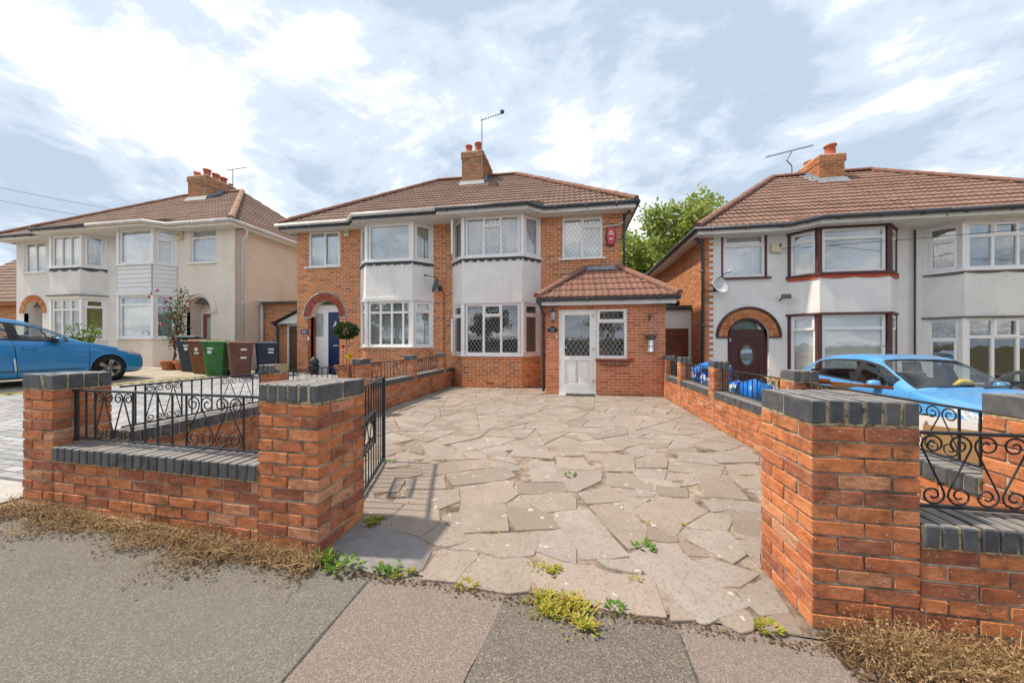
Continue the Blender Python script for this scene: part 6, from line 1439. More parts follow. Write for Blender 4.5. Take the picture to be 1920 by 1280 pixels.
q = MB(); q.lathe([(0.10, 0.47), (0.15, 0.53), (0.14, 0.62), (0.07, 0.71), (0.02, 0.74), (0.0, 0.75)], 9); q.build('rubbish_bag', 'bin_grey', kb_, True)
t = MT('printed_blue_bag', 0.45, 0.4); c = t.ramp(t.voro(13, out='Color'), [(0.0, (0.01, 0.05, 0.42)), (0.35, (0.02, 0.10, 0.62)), (0.55, (0.05, 0.30, 0.72)), (0.8, (0.45, 0.55, 0.62)), (1.0, (0.02, 0.08, 0.5))], 'CONSTANT'); t.color(c); t.bump(t.noise(14, 4), 0.8, 0.03); M['bag_print'] = t.m
M['bag_blue'] = plain('plain_blue_plastic', (0.012, 0.16, 0.58), 0.4, 0.45, var=0.3, scale=5); M['card'] = plain('cardboard', (0.40, 0.235, 0.105), 0.85, 0.15, var=0.15, scale=3); M['white_sheet'] = plain('white_board', (0.66, 0.64, 0.61), 0.7, 0.2, var=0.08)
def lump(name, x, y, z, sx, sy, sz, mat, label, cat, seed, group=None, pinch=0.6):
    rl = random.Random(seed); m = MB(); n, kx = 20, 10; vs = []
    for j in range(kx+1):
        v = j/kx; zz = sz*v; w = (1-abs(2*v-1)**6)**0.35*(1-(1-pinch)*max(0, v-0.55)/0.45)
        for i in range(n):
            a = 2*PI*i/n; e = 0.55; cx, cy = math.copysign(abs(math.cos(a))**e, math.cos(a)), math.copysign(abs(math.sin(a))**e, math.sin(a))
            q = 1+rl.uniform(-0.05, 0.05)+0.06*math.sin(3*a+seed+4*v); vs.append((cx*sx/2*w*q, cy*sy/2*w*q, zz+rl.uniform(-0.01, 0.01)*(0 < j)))
    fs = [(j*n+i, j*n+(i+1) % n, (j+1)*n+(i+1) % n, (j+1)*n+i) for j in range(kx) for i in range(n)]+[tuple(range(n-1, -1, -1)), tuple(kx*n+i for i in range(n))]
    m.add(vs, fs); o = m.build(name, mat, None, True); o.location = (x, y, z); return tag(o, label, cat, group)
lump('storage_bag', 2.84, 8.25, hX(2.9), 0.62, 0.62, 0.99, 'bag_print', 'tall printed blue bag behind the railing, nearest the porch', 'bag', 3, 'blue bags behind the railings')
lump('storage_bag', 2.86, 7.62, hX(2.9), 0.66, 0.60, 1.0, 'bag_print', 'printed blue bag next to the boundary pillar, behind the railing', 'bag', 8, 'blue bags behind the railings')
tp_ = MB(); tp_.add([(2.58, 7.36, 0.80), (3.12, 7.34, 0.78), (3.14, 7.90, 0.82), (2.62, 7.86, 0.84), (2.91, 7.61, 0.97)], [(0,1,4),(1,2,4),(2,3,4),(3,0,4)]); tag(tp_.build('tarpaulin', 'bag_blue'), 'pale blue tarpaulin folded over the printed bags', 'tarpaulin')
lump('plastic_sack', 2.78, 5.80, hX(2.8), 0.42, 0.55, 0.90, 'bag_blue', 'plain blue plastic sack in front of the maroon door', 'sack', 5, 'blue bags behind the railings', 0.95)
lump('plastic_sack', 2.80, 6.38, hX(2.8), 0.40, 0.50, 0.82, 'bag_print', 'crumpled patterned blue sack beside the plain one', 'sack', 12, 'blue bags behind the railings', 0.7)
fb_ = MB(); fb_.box(-0.02, 0.02, -0.17, 0.17, 0, 1.02); fo_ = fb_.build('blue_board', 'bag_blue'); fo_.location = (2.70, 6.72, hX(2.7)); fo_.rotation_euler = (0, 0.05, 0.1); tag(fo_, 'thin upright blue board leaning next to the patterned sack', 'board')
def carton(name, x, y, z, sx, sy, sz, rz, label, flaps=True, mat='card'):
    o = lroot(name, (x, y, z), rz, label, 'box', 'cardboard boxes by the right wall'); m = MB(); t_ = 0.006
    for b in ((-sx/2, sx/2, -sy/2, -sy/2+t_, 0, sz), (-sx/2, sx/2, sy/2-t_, sy/2, 0, sz), (-sx/2, -sx/2+t_, -sy/2+t_, sy/2-t_, 0, sz), (sx/2-t_, sx/2, -sy/2+t_, sy/2-t_, 0, sz), (-sx/2+t_, sx/2-t_, -sy/2+t_, sy/2-t_, 0.0, t_)): m.box(*b)
    m.build('carton_body', mat, o)
    if flaps:
        for s in (-1, 1):
            f = MB(); f.box(-sx/2, sx/2, -t_/2, t_/2, 0, sy*0.48, m=Matrix.Translation((0, s*sy/2, sz)) @ Matrix.Rotation(-s*1.25, 4, 'X')); f.build('flap', mat, o)
    return o
carton('cardboard_box', 3.15, 5.15, hX(3.15), 0.5, 0.5, 0.90, 0.3, 'tall brown cardboard box with raised flaps behind the near boundary pillar')
carton('cardboard_box', 3.02, 2.98, hX(3.0), 0.7, 0.42, 0.84, -0.75, 'brown cardboard box seen through the short scrolled railing', False)
wb_ = MB(); wb_.box(-0.012, 0.012, -0.3, 0.3, 0, 0.86); wbo = wb_.build('white_board', 'white_sheet'); wbo.location = (2.70, 3.22, hX(2.7)); wbo.rotation_euler = (0, 0.12, 0.85); tag(wbo, 'white board leaning beside the box behind the short railing', 'board')
tr_ = MB(); tr_.box(-0.05, 0.05, -0.42, 0.42, -0.018, 0.018); tr_.box(-0.08, 0.02, 0.2, 0.40, 0.0181, 0.05); tro = tr_.build('timber_plank', 'timber_red'); tro.location = (3.50, 5.05, 0.775); tro.rotation_euler = (0.06, 0.0, 1.35); tag(tro, 'reddish timber plank lying across the tall cardboard box', 'plank')

# ------------------------------------------------------------------ fittings on the houses
def dish(x, y, z, face, r, mat, label, arm=0.38):
    o = root('satellite_dish', (x, y, z), label, 'satellite dish'); f = Vector(face).normalized(); T = Matrix.Translation((x, y, z)) @ f.to_track_quat('Z', 'X').to_matrix().to_4x4()
    m = MB(); m.lathe([(0.0, -0.06), (r*0.4, -0.045), (r*0.8, -0.01), (r, 0.02), (r*0.98, 0.03), (r*0.78, 0.0), (r*0.4, -0.035), (0, -0.05)], 24, m=T); m.build('reflector', mat, o, True)
    a = MB(); a.tube([T @ Vector((r*0.9, 0, 0.0)), T @ Vector((r*0.75, 0, arm))], 0.012, 6); a.build('feed_arm', 'gutter', o); l = MB(); l.lathe([(0.0, 0), (0.032, 0.01), (0.032, 0.10), (0.0, 0.11)], 10, m=Matrix.Translation(T @ Vector((r*0.70, 0, arm-0.03))) @ f.to_track_quat('Z', 'X').to_matrix().to_4x4()); l.build('receiver', mat, o, True)
    b = MB(); b.tube([T @ Vector((0, 0, -0.06)), T @ Vector((0, 0, -0.14)), (x, YF, z-0.05)], 0.02, 6); b.box(x-0.06, x+0.06, YF-0.03, YF, z-0.12, z+0.04); b.build('bracket', 'gutter', o); return o
dish(-4.13, 10.05, 3.12, (-0.93, -0.22, 0.35), 0.25, 'dish_dark', 'slate blue satellite dish edge-on between the two brick bays')
dish(4.00, 10.08, 2.88, (0.35, -0.9, 0.40), 0.25, 'dish_white', 'pale grey satellite dish at the brick quoins of the white house')
ab_ = root('alarm_box', (1.16, 10.35, 4.45), 'red lozenge-shaped alarm box on the brick wall by the downpipe', 'alarm box'); q = MB(); q.prism([(1.09, 4.20), (1.23, 4.20), (1.28, 4.45), (1.25, 4.68), (1.07, 4.68), (1.04, 4.45)], 10.30, 10.39); q.build('cover', 'alarm_red', ab_); q = MB(); q.prism([(1.07, 4.16), (1.25, 4.16), (1.31, 4.45), (1.27, 4.70), (1.05, 4.70), (1.01, 4.45)], 10.34, 10.395); q.build('backplate', 'maroon', ab_)
for z, w_ in ((4.57, 0.10), (4.505, 0.15), (4.36, 0.12)):
    q = MB(); q.box(1.16-w_/2, 1.16+w_/2, 10.296, 10.301, z-0.018, z+0.018); q.build('printed_band', 'white_print', ab_)
q = MB(); q.tube([(0.98, 10.32, 4.73), (1.35, 10.32, 4.75), (1.5, 10.3, 4.82)], 0.022, 6); tag(q.build('overflow_pipe', 'gutter_white', None, True), 'short pale pipe running above the red alarm box', 'pipe')
def wallbox(name, x, z, w_, h_, mat, label, blue=False, y=YF):
    o = root(name, (x, y-0.05, z), label, 'alarm box'); q = MB(); q.prism([(x-w_/2, z-h_/2+0.02), (x+w_/2-0.02, z-h_/2), (x+w_/2, z+h_/2), (x-w_/2, z+h_/2)], y-0.10, y-0.008); q.build('cover', mat, o)
    if blue: q = MB(); q.box(x+0.05, x+0.10, y-0.106, y-0.101, z+0.01, z+0.1); q.build('printed_mark', 'blue_print', o)
    else: q = MB(); q.box(x-w_*0.3, x+w_*0.3, y-0.104, y-0.101, z-0.02, z+0.02); q.build('printed_mark', 'brown_trim', o)
    return o
wallbox('alarm_box', -7.40, 5.02, 0.17, 0.26, 'cream_box', 'small cream alarm box beside the foil-covered upper window'); wallbox('alarm_box', 5.50, 3.90, 0.27, 0.26, 'cream_box', 'cream alarm box with a blue mark on the white house', True); wallbox('alarm_box', -14.22, 5.30, 0.22, 0.32, 'cream_box', 'cream bell-shaped alarm box on the cream house')
fl_ = root('floodlight', (5.66, 10.3, 2.55), 'small grey floodlight on the white wall above the brick arch', 'light'); q = MB(); q.box(5.56, 5.76, 10.16, 10.24, 2.50, 2.62, m=Matrix.Translation((0, 0, 0))); q.build('lamp_head', 'brown_trim', fl_); q = MB(); q.tube([(5.62, 10.24, 2.54), (5.60, 10.39, 2.48)], 0.02, 6); q.build('bracket', 'gutter', fl_)
def lantern(x, z):
    o = root('wall_lantern', (x, 8.86, z), 'dark green wall lantern left of the white porch door', 'lantern'); q = MB(); T = Matrix.Translation((x, 8.80, z)); q.lathe([(0.0, 0.20), (0.02, 0.18), (0.07, 0.10), (0.075, 0.085)], 6, m=T); q.lathe([(0.05, -0.12), (0.04, -0.15), (0.0, -0.17)], 6, m=T); q.box(x-0.03, x+0.03, 8.83, 8.895, z-0.08, z+0.1); q.build('frame', 'dark_trim', o); q = MB(); q.lathe([(0.062, 0.09), (0.05, -0.12)], 6, m=T); q.build('glass_shade', 'lamp_glass', o); return o
lantern(-0.45, 2.02)
pq = root('house_plaque', (-0.46, 8.88, 1.65), 'dark green scalloped house number plaque below the lantern', 'sign'); q = MB(); q.prism([(-0.58, 1.60), (-0.34, 1.60), (-0.34, 1.69), (-0.40, 1.71), (-0.42, 1.75), (-0.50, 1.75), (-0.52, 1.71), (-0.58, 1.69)], 8.872, 8.892); q.build('plate', 'black_plastic', pq); q = MB(); q.add([(-0.46+0.055*math.cos(2*PI*k/14), 8.870, 1.665+0.05*math.sin(2*PI*k/14)) for k in range(14)], [tuple(range(14))]); q.build('printed_oval', 'dish_dark', pq)
q = MB(); q.box(-0.375, -0.335, 8.875, 8.892, 1.43, 1.53); tag(q.build('door_bell', 'cream_box'), 'cream bell push beside the white porch door', 'bell')
sg_ = root('house_sign', (-9.05, 10.37, 1.72), 'blue house number sign with white figures left of the brick arch', 'sign'); q = MB(); q.box(-9.17, -8.93, 10.372, 10.392, 1.64, 1.80); q.build('plate', 'blue_print', sg_); letters(sg_, '223', (-9.05, 10.370, 1.675), 0.125, 'white_print', ex=0.001)
q = MB(); q.box(-8.90, -8.85, 10.36, 10.39, 1.42, 1.55); tag(q.build('door_bell', 'white_print'), 'white bell box below the blue house number sign', 'bell')
hb = root('hanging_basket', (1.92, 8.8, 1.35), 'wire hanging basket over a white caged lamp on the porch bricks', 'basket'); T = Matrix.Translation((1.92, 8.74, 0)); q = MB()
for k in range(14): a = 2*PI*k/14; q.tube([T @ Vector((0.15*math.cos(a), 0.12*math.sin(a), 1.52)), T @ Vector((0.08*math.cos(a), 0.07*math.sin(a), 1.40))], 0.005, 4)
for r_, z in ((0.15, 1.52), (0.12, 1.46), (0.08, 1.40)): q.tube([T @ Vector((r_*math.cos(2*PI*k/20), r_*0.82*math.sin(2*PI*k/20), z)) for k in range(21)], 0.006, 4, cap=False)
q.build('wire_bowl', 'gutter', hb); q = MB(); q.lathe([(0.135, 1.50), (0.075, 1.41), (0, 1.40)], 14, m=T); q.build('liner', 'brown_trim', hb); q = MB(); q.lathe([(0.068, 1.39), (0.075, 1.12), (0.085, 1.10), (0.0, 1.10)], 12, m=T); q.build('lamp_tube', 'white_print', hb, True)
q = MB()
for k in range(4): a = PI/4+PI*k/2; q.tube([T @ Vector((0.082*math.cos(a), 0.082*math.sin(a), z)) for z in (1.40, 1.10)], 0.006, 4)
q.tube([T @ Vector((0.084*math.cos(2*PI*k/16), 0.084*math.sin(2*PI*k/16), 1.24)) for k in range(17)], 0.006, 4, cap=False); q.build('lamp_cage', 'iron', hb); q = MB()
for dx in (-0.03, 0.035): q.tube([(1.90, 8.80, 1.84), (1.90+dx, 8.78, 2.04)], 0.012, 5)
q.tube([(1.90, 8.88, 1.86), (1.90, 8.70, 1.90)], 0.010, 5); q.build('bracket', 'black_plastic', hb)
for dx, dy in ((-0.14, 0), (0.13, 0.02), (0.0, -0.10)):
    q = MB(); q.tube([T @ Vector((dx, dy, 1.52)), (1.90, 8.72, 1.88)], 0.003, 4); q.build('chain', 'aluminium', hb)
tr = root('window_trough', (1.08, 8.82, 0.82), 'black wire window trough under the porch window', 'trough'); q = MB()
for k in range(27): x = 0.72+k*0.027; q.tube([(x, 8.74, 0.86), (x, 8.76, 0.76+0.035*abs(k-13)/13), (x, 8.885, 0.74+0.035*abs(k-13)/13)], 0.004, 4)
q.tube([(0.70, 8.885, 0.865), (0.70, 8.735, 0.865), (1.44, 8.735, 0.865), (1.44, 8.885, 0.865)], 0.009, 5); q.tube([(0.73, 8.76, 0.80), (0.80, 8.76, 0.755), (1.34, 8.76, 0.755), (1.41, 8.76, 0.80)], 0.007, 4); q.build('wire_frame', 'iron', tr)
def aerial(name, base, h_, boom, els, label, curve=None):
    o = root(name, base, label, 'aerial'); b = Vector(base); q = MB(); topp = b+Vector((0, 0, h_)); q.tube([b, topp] if not curve else [b]+[b+Vector(c) for c in curve]+[topp], 0.02, 6); q.build('mast', 'aerial', o); q = MB(); A, B = topp+Vector(boom[0]), topp+Vector(boom[1]); q.tube([A, B], 0.013, 5); d = (B-A).normalized(); s = d.cross(Vector((0, 0, 1))).normalized()
    q.build('boom', 'aerial', o); q = MB(); upv = s.cross(d)
    for k in range(els): p = A+(B-A)*((k+0.3)/els); w_ = 0.10 if k else 0.18; q.tube([p-s*w_, p+s*w_], 0.006, 4); q.tube([p-upv*0.03, p+upv*0.03], 0.008, 4)
    q.build('elements', 'gutter', o); return o
aerial('tv_aerial', (-3.46, 13.10, 8.25), 1.92, ((-0.05, 0, -0.04), (0.80, 0.1, 0.22)), 9, 'thin television aerial on a tall mast beside the main chimney')
q = MB(); q.lathe([(0.0, -0.09), (0.08, -0.04), (0.09, 0.03), (0.0, 0.09)], 9, m=Matrix.Translation((-2.66, 13.2, 10.44))); ho = q.build('aerial_reflector', 'brown_trim', bpy.data.objects['tv_aerial'])
aerial('tv_aerial', (7.95, 14.0, 7.2), 1.10, ((-0.85, 0, -0.12), (0.75, 0.1, 0.22)), 18, 'long toothed television aerial on a bent mast by the right chimney', [(0, 0, 0.55), (-0.02, 0, 0.62), (-0.17, 0, 0.80)])
aerial('tv_aerial', (-16.35, 14.2, 8.9), 0.95, ((-0.12, -0.2, -0.12), (0.24, 0.5, 0.34)), 7, 'small television aerial behind the cream house chimney pots')
def wire(pts, r, label, mat='cable'):
    P_ = [Vector(p) for p in pts]; out = []
    for a, b in zip(P_, P_[1:]):
        for k in range(12): f = k/12; p = a.lerp(b, f); p.z -= 4*f*(1-f)*(b-a).length*0.012; out.append(p)
    out.append(P_[-1]); q = MB(); q.tube(out, r, 5); return tag(q.build('overhead_wire', mat), label, 'wire', 'overhead wires')
wire([(-46, 18, 13.9), (-20, 18.5, 8.6)], 0.014, 'upper overhead wire crossing the sky behind the left houses'); wire([(-46, 18, 12.9), (-22, 18.5, 8.3)], 0.014, 'lower overhead wire crossing the sky behind the left houses')
wire([(5.58, 10.28, 3.86), (13.5, 7.4, 3.75)], 0.007, 'thin telephone wire running across the white house front to the right edge')
q = MB(); q.tube([(-4.05, 10.375, 3.05), (-3.99, 10.375, 2.9), (-3.98, 10.375, 0.3)], 0.009, 5); tag(q.build('dish_cable', 'cable'), 'black cable running down the brick wall below the slate blue dish', 'cable')
tf = root('timber_fence', (-17.0, 9.0, hX(-17)), 'low dark timber fence between the two left-hand front gardens', 'fence')
for k in range(10):
    q = MB(); y = 7.6+k*0.2; q.box(-17.02, -16.98, y, y+0.18, hX(-17), hX(-17)+0.95+0.02*(k % 2)); q.build('board', 'timber_dark', tf)
# ------------------------------------------------------------------ vegetation
def leaf_mat(name, a, b, c, rough=0.6):
    t = MT(name, rough, 0.3); r = t.rnd(); n = t.noise(1.2, 3); col = t.ramp(r, [(0, a), (0.5, b), (1, c)]); col = t.mix(t.ramp(n, [(0.4, 0.0), (0.7, 0.5)]), col, a); t.color(col)
    tr = t.node('ShaderNodeBsdfTranslucent'); t.l.new(col, tr.inputs[0]); ms = t.node('ShaderNodeMixShader'); ms.inputs[0].default_value = 0.38; t.l.new(t.b.outputs[0], ms.inputs[1]); t.l.new(tr.outputs[0], ms.inputs[2]); t.l.new(ms.outputs[0], t.out.inputs[0]); return t.m
M['leaf_tree'] = leaf_mat('tree_leaf', (0.20, 0.26, 0.05), (0.36, 0.44, 0.10), (0.50, 0.56, 0.19)); M['leaf_dark'] = leaf_mat('dark_leaf', (0.018, 0.045, 0.012), (0.04, 0.085, 0.022), (0.07, 0.12, 0.035))
M['leaf_rose'] = leaf_mat('rose_leaf', (0.03, 0.07, 0.02), (0.06, 0.12, 0.03), (0.10, 0.17, 0.05)); M['leaf_weed'] = leaf_mat('weed_leaf', (0.06, 0.16, 0.02), (0.14, 0.27, 0.035), (0.30, 0.36, 0.05)); M['leaf_moss'] = leaf_mat('creeping_weed', (0.22, 0.26, 0.03), (0.45, 0.44, 0.06), (0.55, 0.30, 0.08))
M['straw'] = leaf_mat('dry_straw', (0.23, 0.14, 0.07), (0.45, 0.30, 0.15), (0.68, 0.50, 0.29), 0.8); M['bark'] = plain('bark', (0.10, 0.075, 0.05), 0.95, 0.1, var=0.4, scale=9, bump=0.5); M['petal_red'] = plain('red_petal', (0.55, 0.012, 0.02), 0.6, 0.3, var=0.25); M['petal_yellow'] = plain('yellow_petal', (0.78, 0.52, 0.015), 0.6, 0.3); M['litter'] = leaf_mat('dry_litter', (0.085, 0.05, 0.028), (0.17, 0.10, 0.055), (0.30, 0.19, 0.10), 0.9)
def leaf(mb, p, d, up, L, w, fold=0.15):
    d = d.normalized(); s = d.cross(up)
    if s.length < 1e-3: s = d.cross(Vector((1, 0, 0)))
    s.normalize(); n = s.cross(d); m = p+d*L*0.5
    mb.add([p, m+s*w-n*fold*w, p+d*L, m-s*w-n*fold*w], [(0, 1, 2, 3)])
def rv(r): return Vector((r.gauss(0, 1), r.gauss(0, 1), r.gauss(0, 1))).normalized()
def tree_meshes(seed, H, spread, nleaf, lsize, leafmat, dens=1.0, clump=None):
    r = random.Random(seed); tips = []; wood = MB()
    def grow(p, d, L, rad, lev):
        pts = [p]; rr = [rad]; q = p.copy(); dd = d.copy()
        for k in range(4): dd = (dd+rv(r)*0.16+Vector((0, 0, 0.06))).normalized(); q = q+dd*L/4; pts.append(q.copy()); rr.append(rad*(1-0.11*(k+1)))
        wood.tube(pts, rr, 6 if lev < 2 else 4, cap=False)
        if lev >= 2: tips.extend([pts[2], pts[4]])
        if lev < 4:
            for k in range(3 if lev else 5):
                a = r.uniform(0.45, 0.95); ax = rv(r); nd = (dd+(ax-dd*ax.dot(dd)).normalized()*math.tan(a)*0.85*spread).normalized(); grow(pts[r.choice((2, 3, 4))], nd, L*r.uniform(0.58, 0.78), rr[-1]*0.68, lev+1)
    grow(Vector((0, 0, 0)), Vector((0.02, 0, 1)), H*0.34, H*0.022, 0)
    lv = MB(); per = max(1, int(nleaf/len(tips)))
    for t_ in tips:
        cl = H*0.045*r.uniform(0.7, 1.4)
        for k in range(per):
            o = rv(r)*cl*r.random()**0.4; o.z *= 0.75; leaf(lv, t_+o, (o+rv(r)*cl*0.9+Vector((0, 0, -0.15*cl))), rv(r), lsize*r.uniform(0.6, 1.3), lsize*r.uniform(0.26, 0.42))
    return wood.mesh('trunk', 'bark', True), lv.mesh('crown', leafmat)
def tree(meshes, loc, rz, sc, label, group='background trees'):
    o = lroot('tree', loc, rz, label, 'tree', group); o.scale = (sc, sc, sc); put('trunk', meshes[0], o); put('crown', meshes[1], o); return o
TA = tree_meshes(4, 12.5, 1.0, 19000, 0.26, 'leaf_tree'); TB = tree_meshes(11, 12.0, 1.05, 12000, 0.34, 'leaf_dark')
tree(TA, (6.6, 26.5, -0.6), 3.6, 1.08, 'leafy light green tree showing in the gap right of the brick house'); tree(TA, (8.6, 29.5, -0.8), 4.2, 0.84, 'second light green tree low behind the white house\'s side roof')
tree(TA, (25.5, 22.0, -0.9), 2.2, 1.0, 'tree top just showing above the right roof at the picture\'s edge')
hd = MB(); rh = random.Random(5)
for k in range(7000):
    x, u, v = rh.uniform(-22, 16), rh.random(), rh.random(); y = -11.6-rh.random()*1.0; z = hX(x)+2.0*v**0.8
    leaf(hd, Vector((x, y, z)), rv(rh), rv(rh), 0.16, 0.06)
hb_ = MB(); hb_.box(-22, 16, -12.7, -12.0, -0.7, 1.75); ho = hb_.build('hedge', 'leaf_dark'); tag(ho, 'dark clipped hedge across the street, mirrored in the windows', 'hedge'); hd.build('foliage', 'leaf_dark', ho)
for x, y, s, rz, wh in ((-19, -16, 0.75, 0, 'the white house with the parked blue car'), (-8.5, -15, 0.62, 1, 'the navy door'), (3.5, -17, 0.85, 2, 'the tiled porch'), (13, -15, 0.7, 3, 'the right-hand white houses')): tree(TB, (x, y, hX(x)-0.3), rz, s, 'dark tree across the road, opposite '+wh, 'trees across the street')
# climbing rose
r = random.Random(17); ro = root('climbing_rose', (-13.2, 9.45, 0.6), 'climbing rose with red blooms growing up beside the cream bay window', 'plant'); st = MB(); lv = MB(); bl = []
for k in range(7):
    x0 = -13.3+0.1*r.random()+(0.4 if k > 4 else 0); pts = [Vector((x0, 9.40, 0.60))]; tx = -13.55+r.uniform(-0.75, 0.40)
    hh = r.uniform(1.6, 2.55)
    for j in range(1, 9):
        f = j/8; pts.append(Vector((x0+(tx-x0)*f**1.3+r.gauss(0, 0.04), 9.45+0.28*f+r.gauss(0, 0.04), 0.6+hh*f)))
    st.tube(pts, [0.014*(1-0.08*j) for j in range(9)], 5)
    for j in range(3, 9):
        for q in range(26): o = rv(r)*r.uniform(0.05, 0.26); leaf(lv, pts[j]+o, rv(r), rv(r), r.uniform(0.05, 0.09), 0.022)
        if r.random() < 0.55: bl.append(pts[j]+rv(r)*0.18)
st.build('stems', 'bark', ro); lv.build('foliage', 'leaf_rose', ro)
for x, z in ((-13.95, 3.08), (-14.12, 3.02), (-14.2, 2.9), (-13.82, 3.12), (-13.4, 2.85), (-13.62, 2.5), (-13.3, 2.2), (-13.75, 1.95)): bl.append(Vector((x, 9.45+r.uniform(-0.05, 0.05), z)))
for q in range(90): o = rv(r)*r.uniform(0.02, 0.22); leaf(lv, Vector((-13.95, 9.5, 2.98))+o, rv(r), rv(r), 0.075, 0.022)
for p in bl:
    b = MB()
    for k in range(9): d = rv(r); leaf(b, p, d, rv(r), 0.055, 0.03, -0.3)
    b.build('bloom', 'petal_red', ro)
sh = root('shrub', (-16.2, 8.9, 0.55), 'loose green shrub in front of the fence behind the parked blue car', 'shrub'); st = MB(); lv = MB()
for k in range(7):
    a = r.uniform(0, 6.28); pts = [Vector((-16.2, 8.9, 0.55))]
    for j in range(1, 5): pts.append(pts[-1]+Vector((math.cos(a)*0.07, math.sin(a)*0.07, 0.31+r.gauss(0, 0.04))))
    st.tube(pts, 0.01, 4)
    for j in range(1, 5):
        for q in range(15): leaf(lv, pts[j]+rv(r)*r.uniform(0.02, 0.15), rv(r), rv(r), 0.10, 0.028)
st.build('stems', 'bark', sh); lv.build('foliage', 'leaf_weed', sh)
ty = root('topiary', (-6.68, 9.32, 0.62), 'ball topiary on a bare stem in the square orange planter', 'plant'); q = MB(); q.tube([(-6.68, 9.32, 0.58), (-6.66, 9.32, 1.1), (-6.69, 9.32, 1.6)], 0.018, 6); q.build('stem', 'card', ty, True); lv = MB()
for k in range(1500): d = rv(r); leaf(lv, Vector((-6.69, 9.32, 1.70))+Vector((d.x*0.36, d.y*0.30, d.z*0.24))*r.uniform(0.55, 1.0), d+rv(r)*0.8, rv(r), 0.075, 0.022)
lv.build('ball', 'leaf_dark', ty)
def flower(x, y, z0, z, mat, label, rad):
    o = root('flower', (x, y, z0), label, 'flower'); q = MB(); q.tube([(x, y, z0), (x+0.01, y, z)], 0.008, 5); q.build('stem', 'leaf_weed', o); q = MB()
    for k in range(26): d = rv(r); leaf(q, Vector((x+0.01, y, z)), d, rv(r), rad, rad*0.45, -0.3)
    q.build('bloom', mat, o)
flower(-6.53, 9.25, 0.6, 0.93, 'petal_yellow', 'yellow bloom in the square planter beside the topiary stem', 0.11); flower(-6.72, 9.22, 0.6, 1.22, 'petal_red', 'single red bloom halfway up the topiary stem', 0.055)
# ---- dry weeds heaped along the front walls
def dry_weeds(name, spots, n, label, hmax, seed, fallen=0.5):
    r = random.Random(seed); mb = MB()
    for k in range(n):
        x, y, s = spots(r); z = hX(x)-0.012; flat = r.random() < fallen
        az = r.uniform(0, 2*PI); el = r.uniform(0.02, 0.35) if flat else r.uniform(0.6, 1.4); L = s*hmax*r.uniform(0.4, 1.1)
        z += r.random()*0.05*s if flat else 0
        d = Vector((math.cos(az)*math.cos(el), math.sin(az)*math.cos(el)-0.15, math.sin(el))); p = Vector((x, y, z)); w = r.uniform(0.0007, 0.0016); side = d.cross(Vector((0, 0, 1))); side = side.normalized() if side.length > 1e-3 else Vector((1, 0, 0)); pts = [p]
        for j in range(3):
            p = p+d*L/3; d = (d+rv(r)*0.6+Vector((0, 0, -0.10))).normalized()
            p.z = max(p.z, hX(p.x)-0.008); p.y = min(p.y, 1.845); pts.append(p)
        for a, b in zip(pts, pts[1:]): mb.add([a-side*w, a+side*w, b+side*w*0.8, b-side*w*0.8], [(0,1,2,3)])
        if k % 60 == 0:
            a = Vector((x, y-0.03, hX(x)-0.004+r.random()*0.03)); az = r.uniform(-0.6, 0.6); b = a+Vector((math.cos(az)*0.16, math.sin(az)*0.10, r.uniform(-0.005, 0.03))); b.y = min(b.y, 1.83); mb.tube([a, a.lerp(b, 0.5)+Vector((0, 0.01, 0.012)), b], [0.0035, 0.003, 0.0015], 4)
        for j in range(5 if not flat else 2):
            q = pts[r.choice((1, 2, 3, 3))]+rv(r)*0.018; q.y = min(q.y, 1.845); leaf(mb, q, rv(r), rv(r), r.uniform(0.006, 0.013), r.uniform(0.003, 0.006))
    return tag(mb.build(name, 'straw'), label, 'weeds', kind='stuff')
def left_spot(r):
    x = r.uniform(-4.05, -1.42); w = 0.30*(0.35+0.65*abs(math.sin((x+4.1)*2.3+0.5)*math.sin((x+4.1)*5.1+1.0)))+0.05; return x, 1.83+max(0, -1.5-x)*0.04-abs(r.gauss(0, 0.45))*w-0.01, 1.0-0.3*r.random()
def right_spot(r): return 1.30+abs(r.gauss(0, 0.55)) if r.random() < 0.75 else r.uniform(1.2, 2.6), 1.845-abs(r.gauss(0, 0.10))-0.01, r.uniform(0.6, 1.1)
dry_weeds('dry_weeds', left_spot, 2500, 'straw-coloured dead weeds heaped along the foot of the left front wall', 0.13, 31, 0.78)
dry_weeds('dry_weeds', right_spot, 2000, 'tangle of dead seeding weeds at the foot of the right front wall', 0.21, 32, 0.45)
def soil(name, poly_fn, label, n, seed, size):
    r = random.Random(seed); mb = MB()
    for k in range(n):
        x, y, s = poly_fn(r); z = hX(x)-0.010+r.random()*0.012; leaf(mb, Vector((x, min(y, 1.84), z)), Vector((r.gauss(0, 1), r.gauss(0, 1), r.gauss(0, 0.25))), Vector((r.gauss(0, .3), r.gauss(0, .3), 1)), size*r.uniform(0.4, 1.5), size*r.uniform(0.2, 0.5))
    return tag(mb.build(name, 'litter'), label, 'litter', kind='stuff')
soil('leaf_litter', left_spot, 'brown crumbled litter under the dead weeds along the left wall', 7000, 5, 0.018); soil('leaf_litter', lambda r: (r.uniform(1.15, 2.7), 1.845-abs(r.gauss(0, 0.17)), 1), 'brown crumbled litter under the dead weeds along the right wall', 7000, 6, 0.018)
soil('leaf_litter', lambda r: (r.uniform(-1.4, 1.15), 1.755+r.gauss(0, 0.018)-0.02*abs(math.sin(r.random()*6)), 1), 'thin line of brown litter along the front edge of the paving', 650, 7, 0.016)
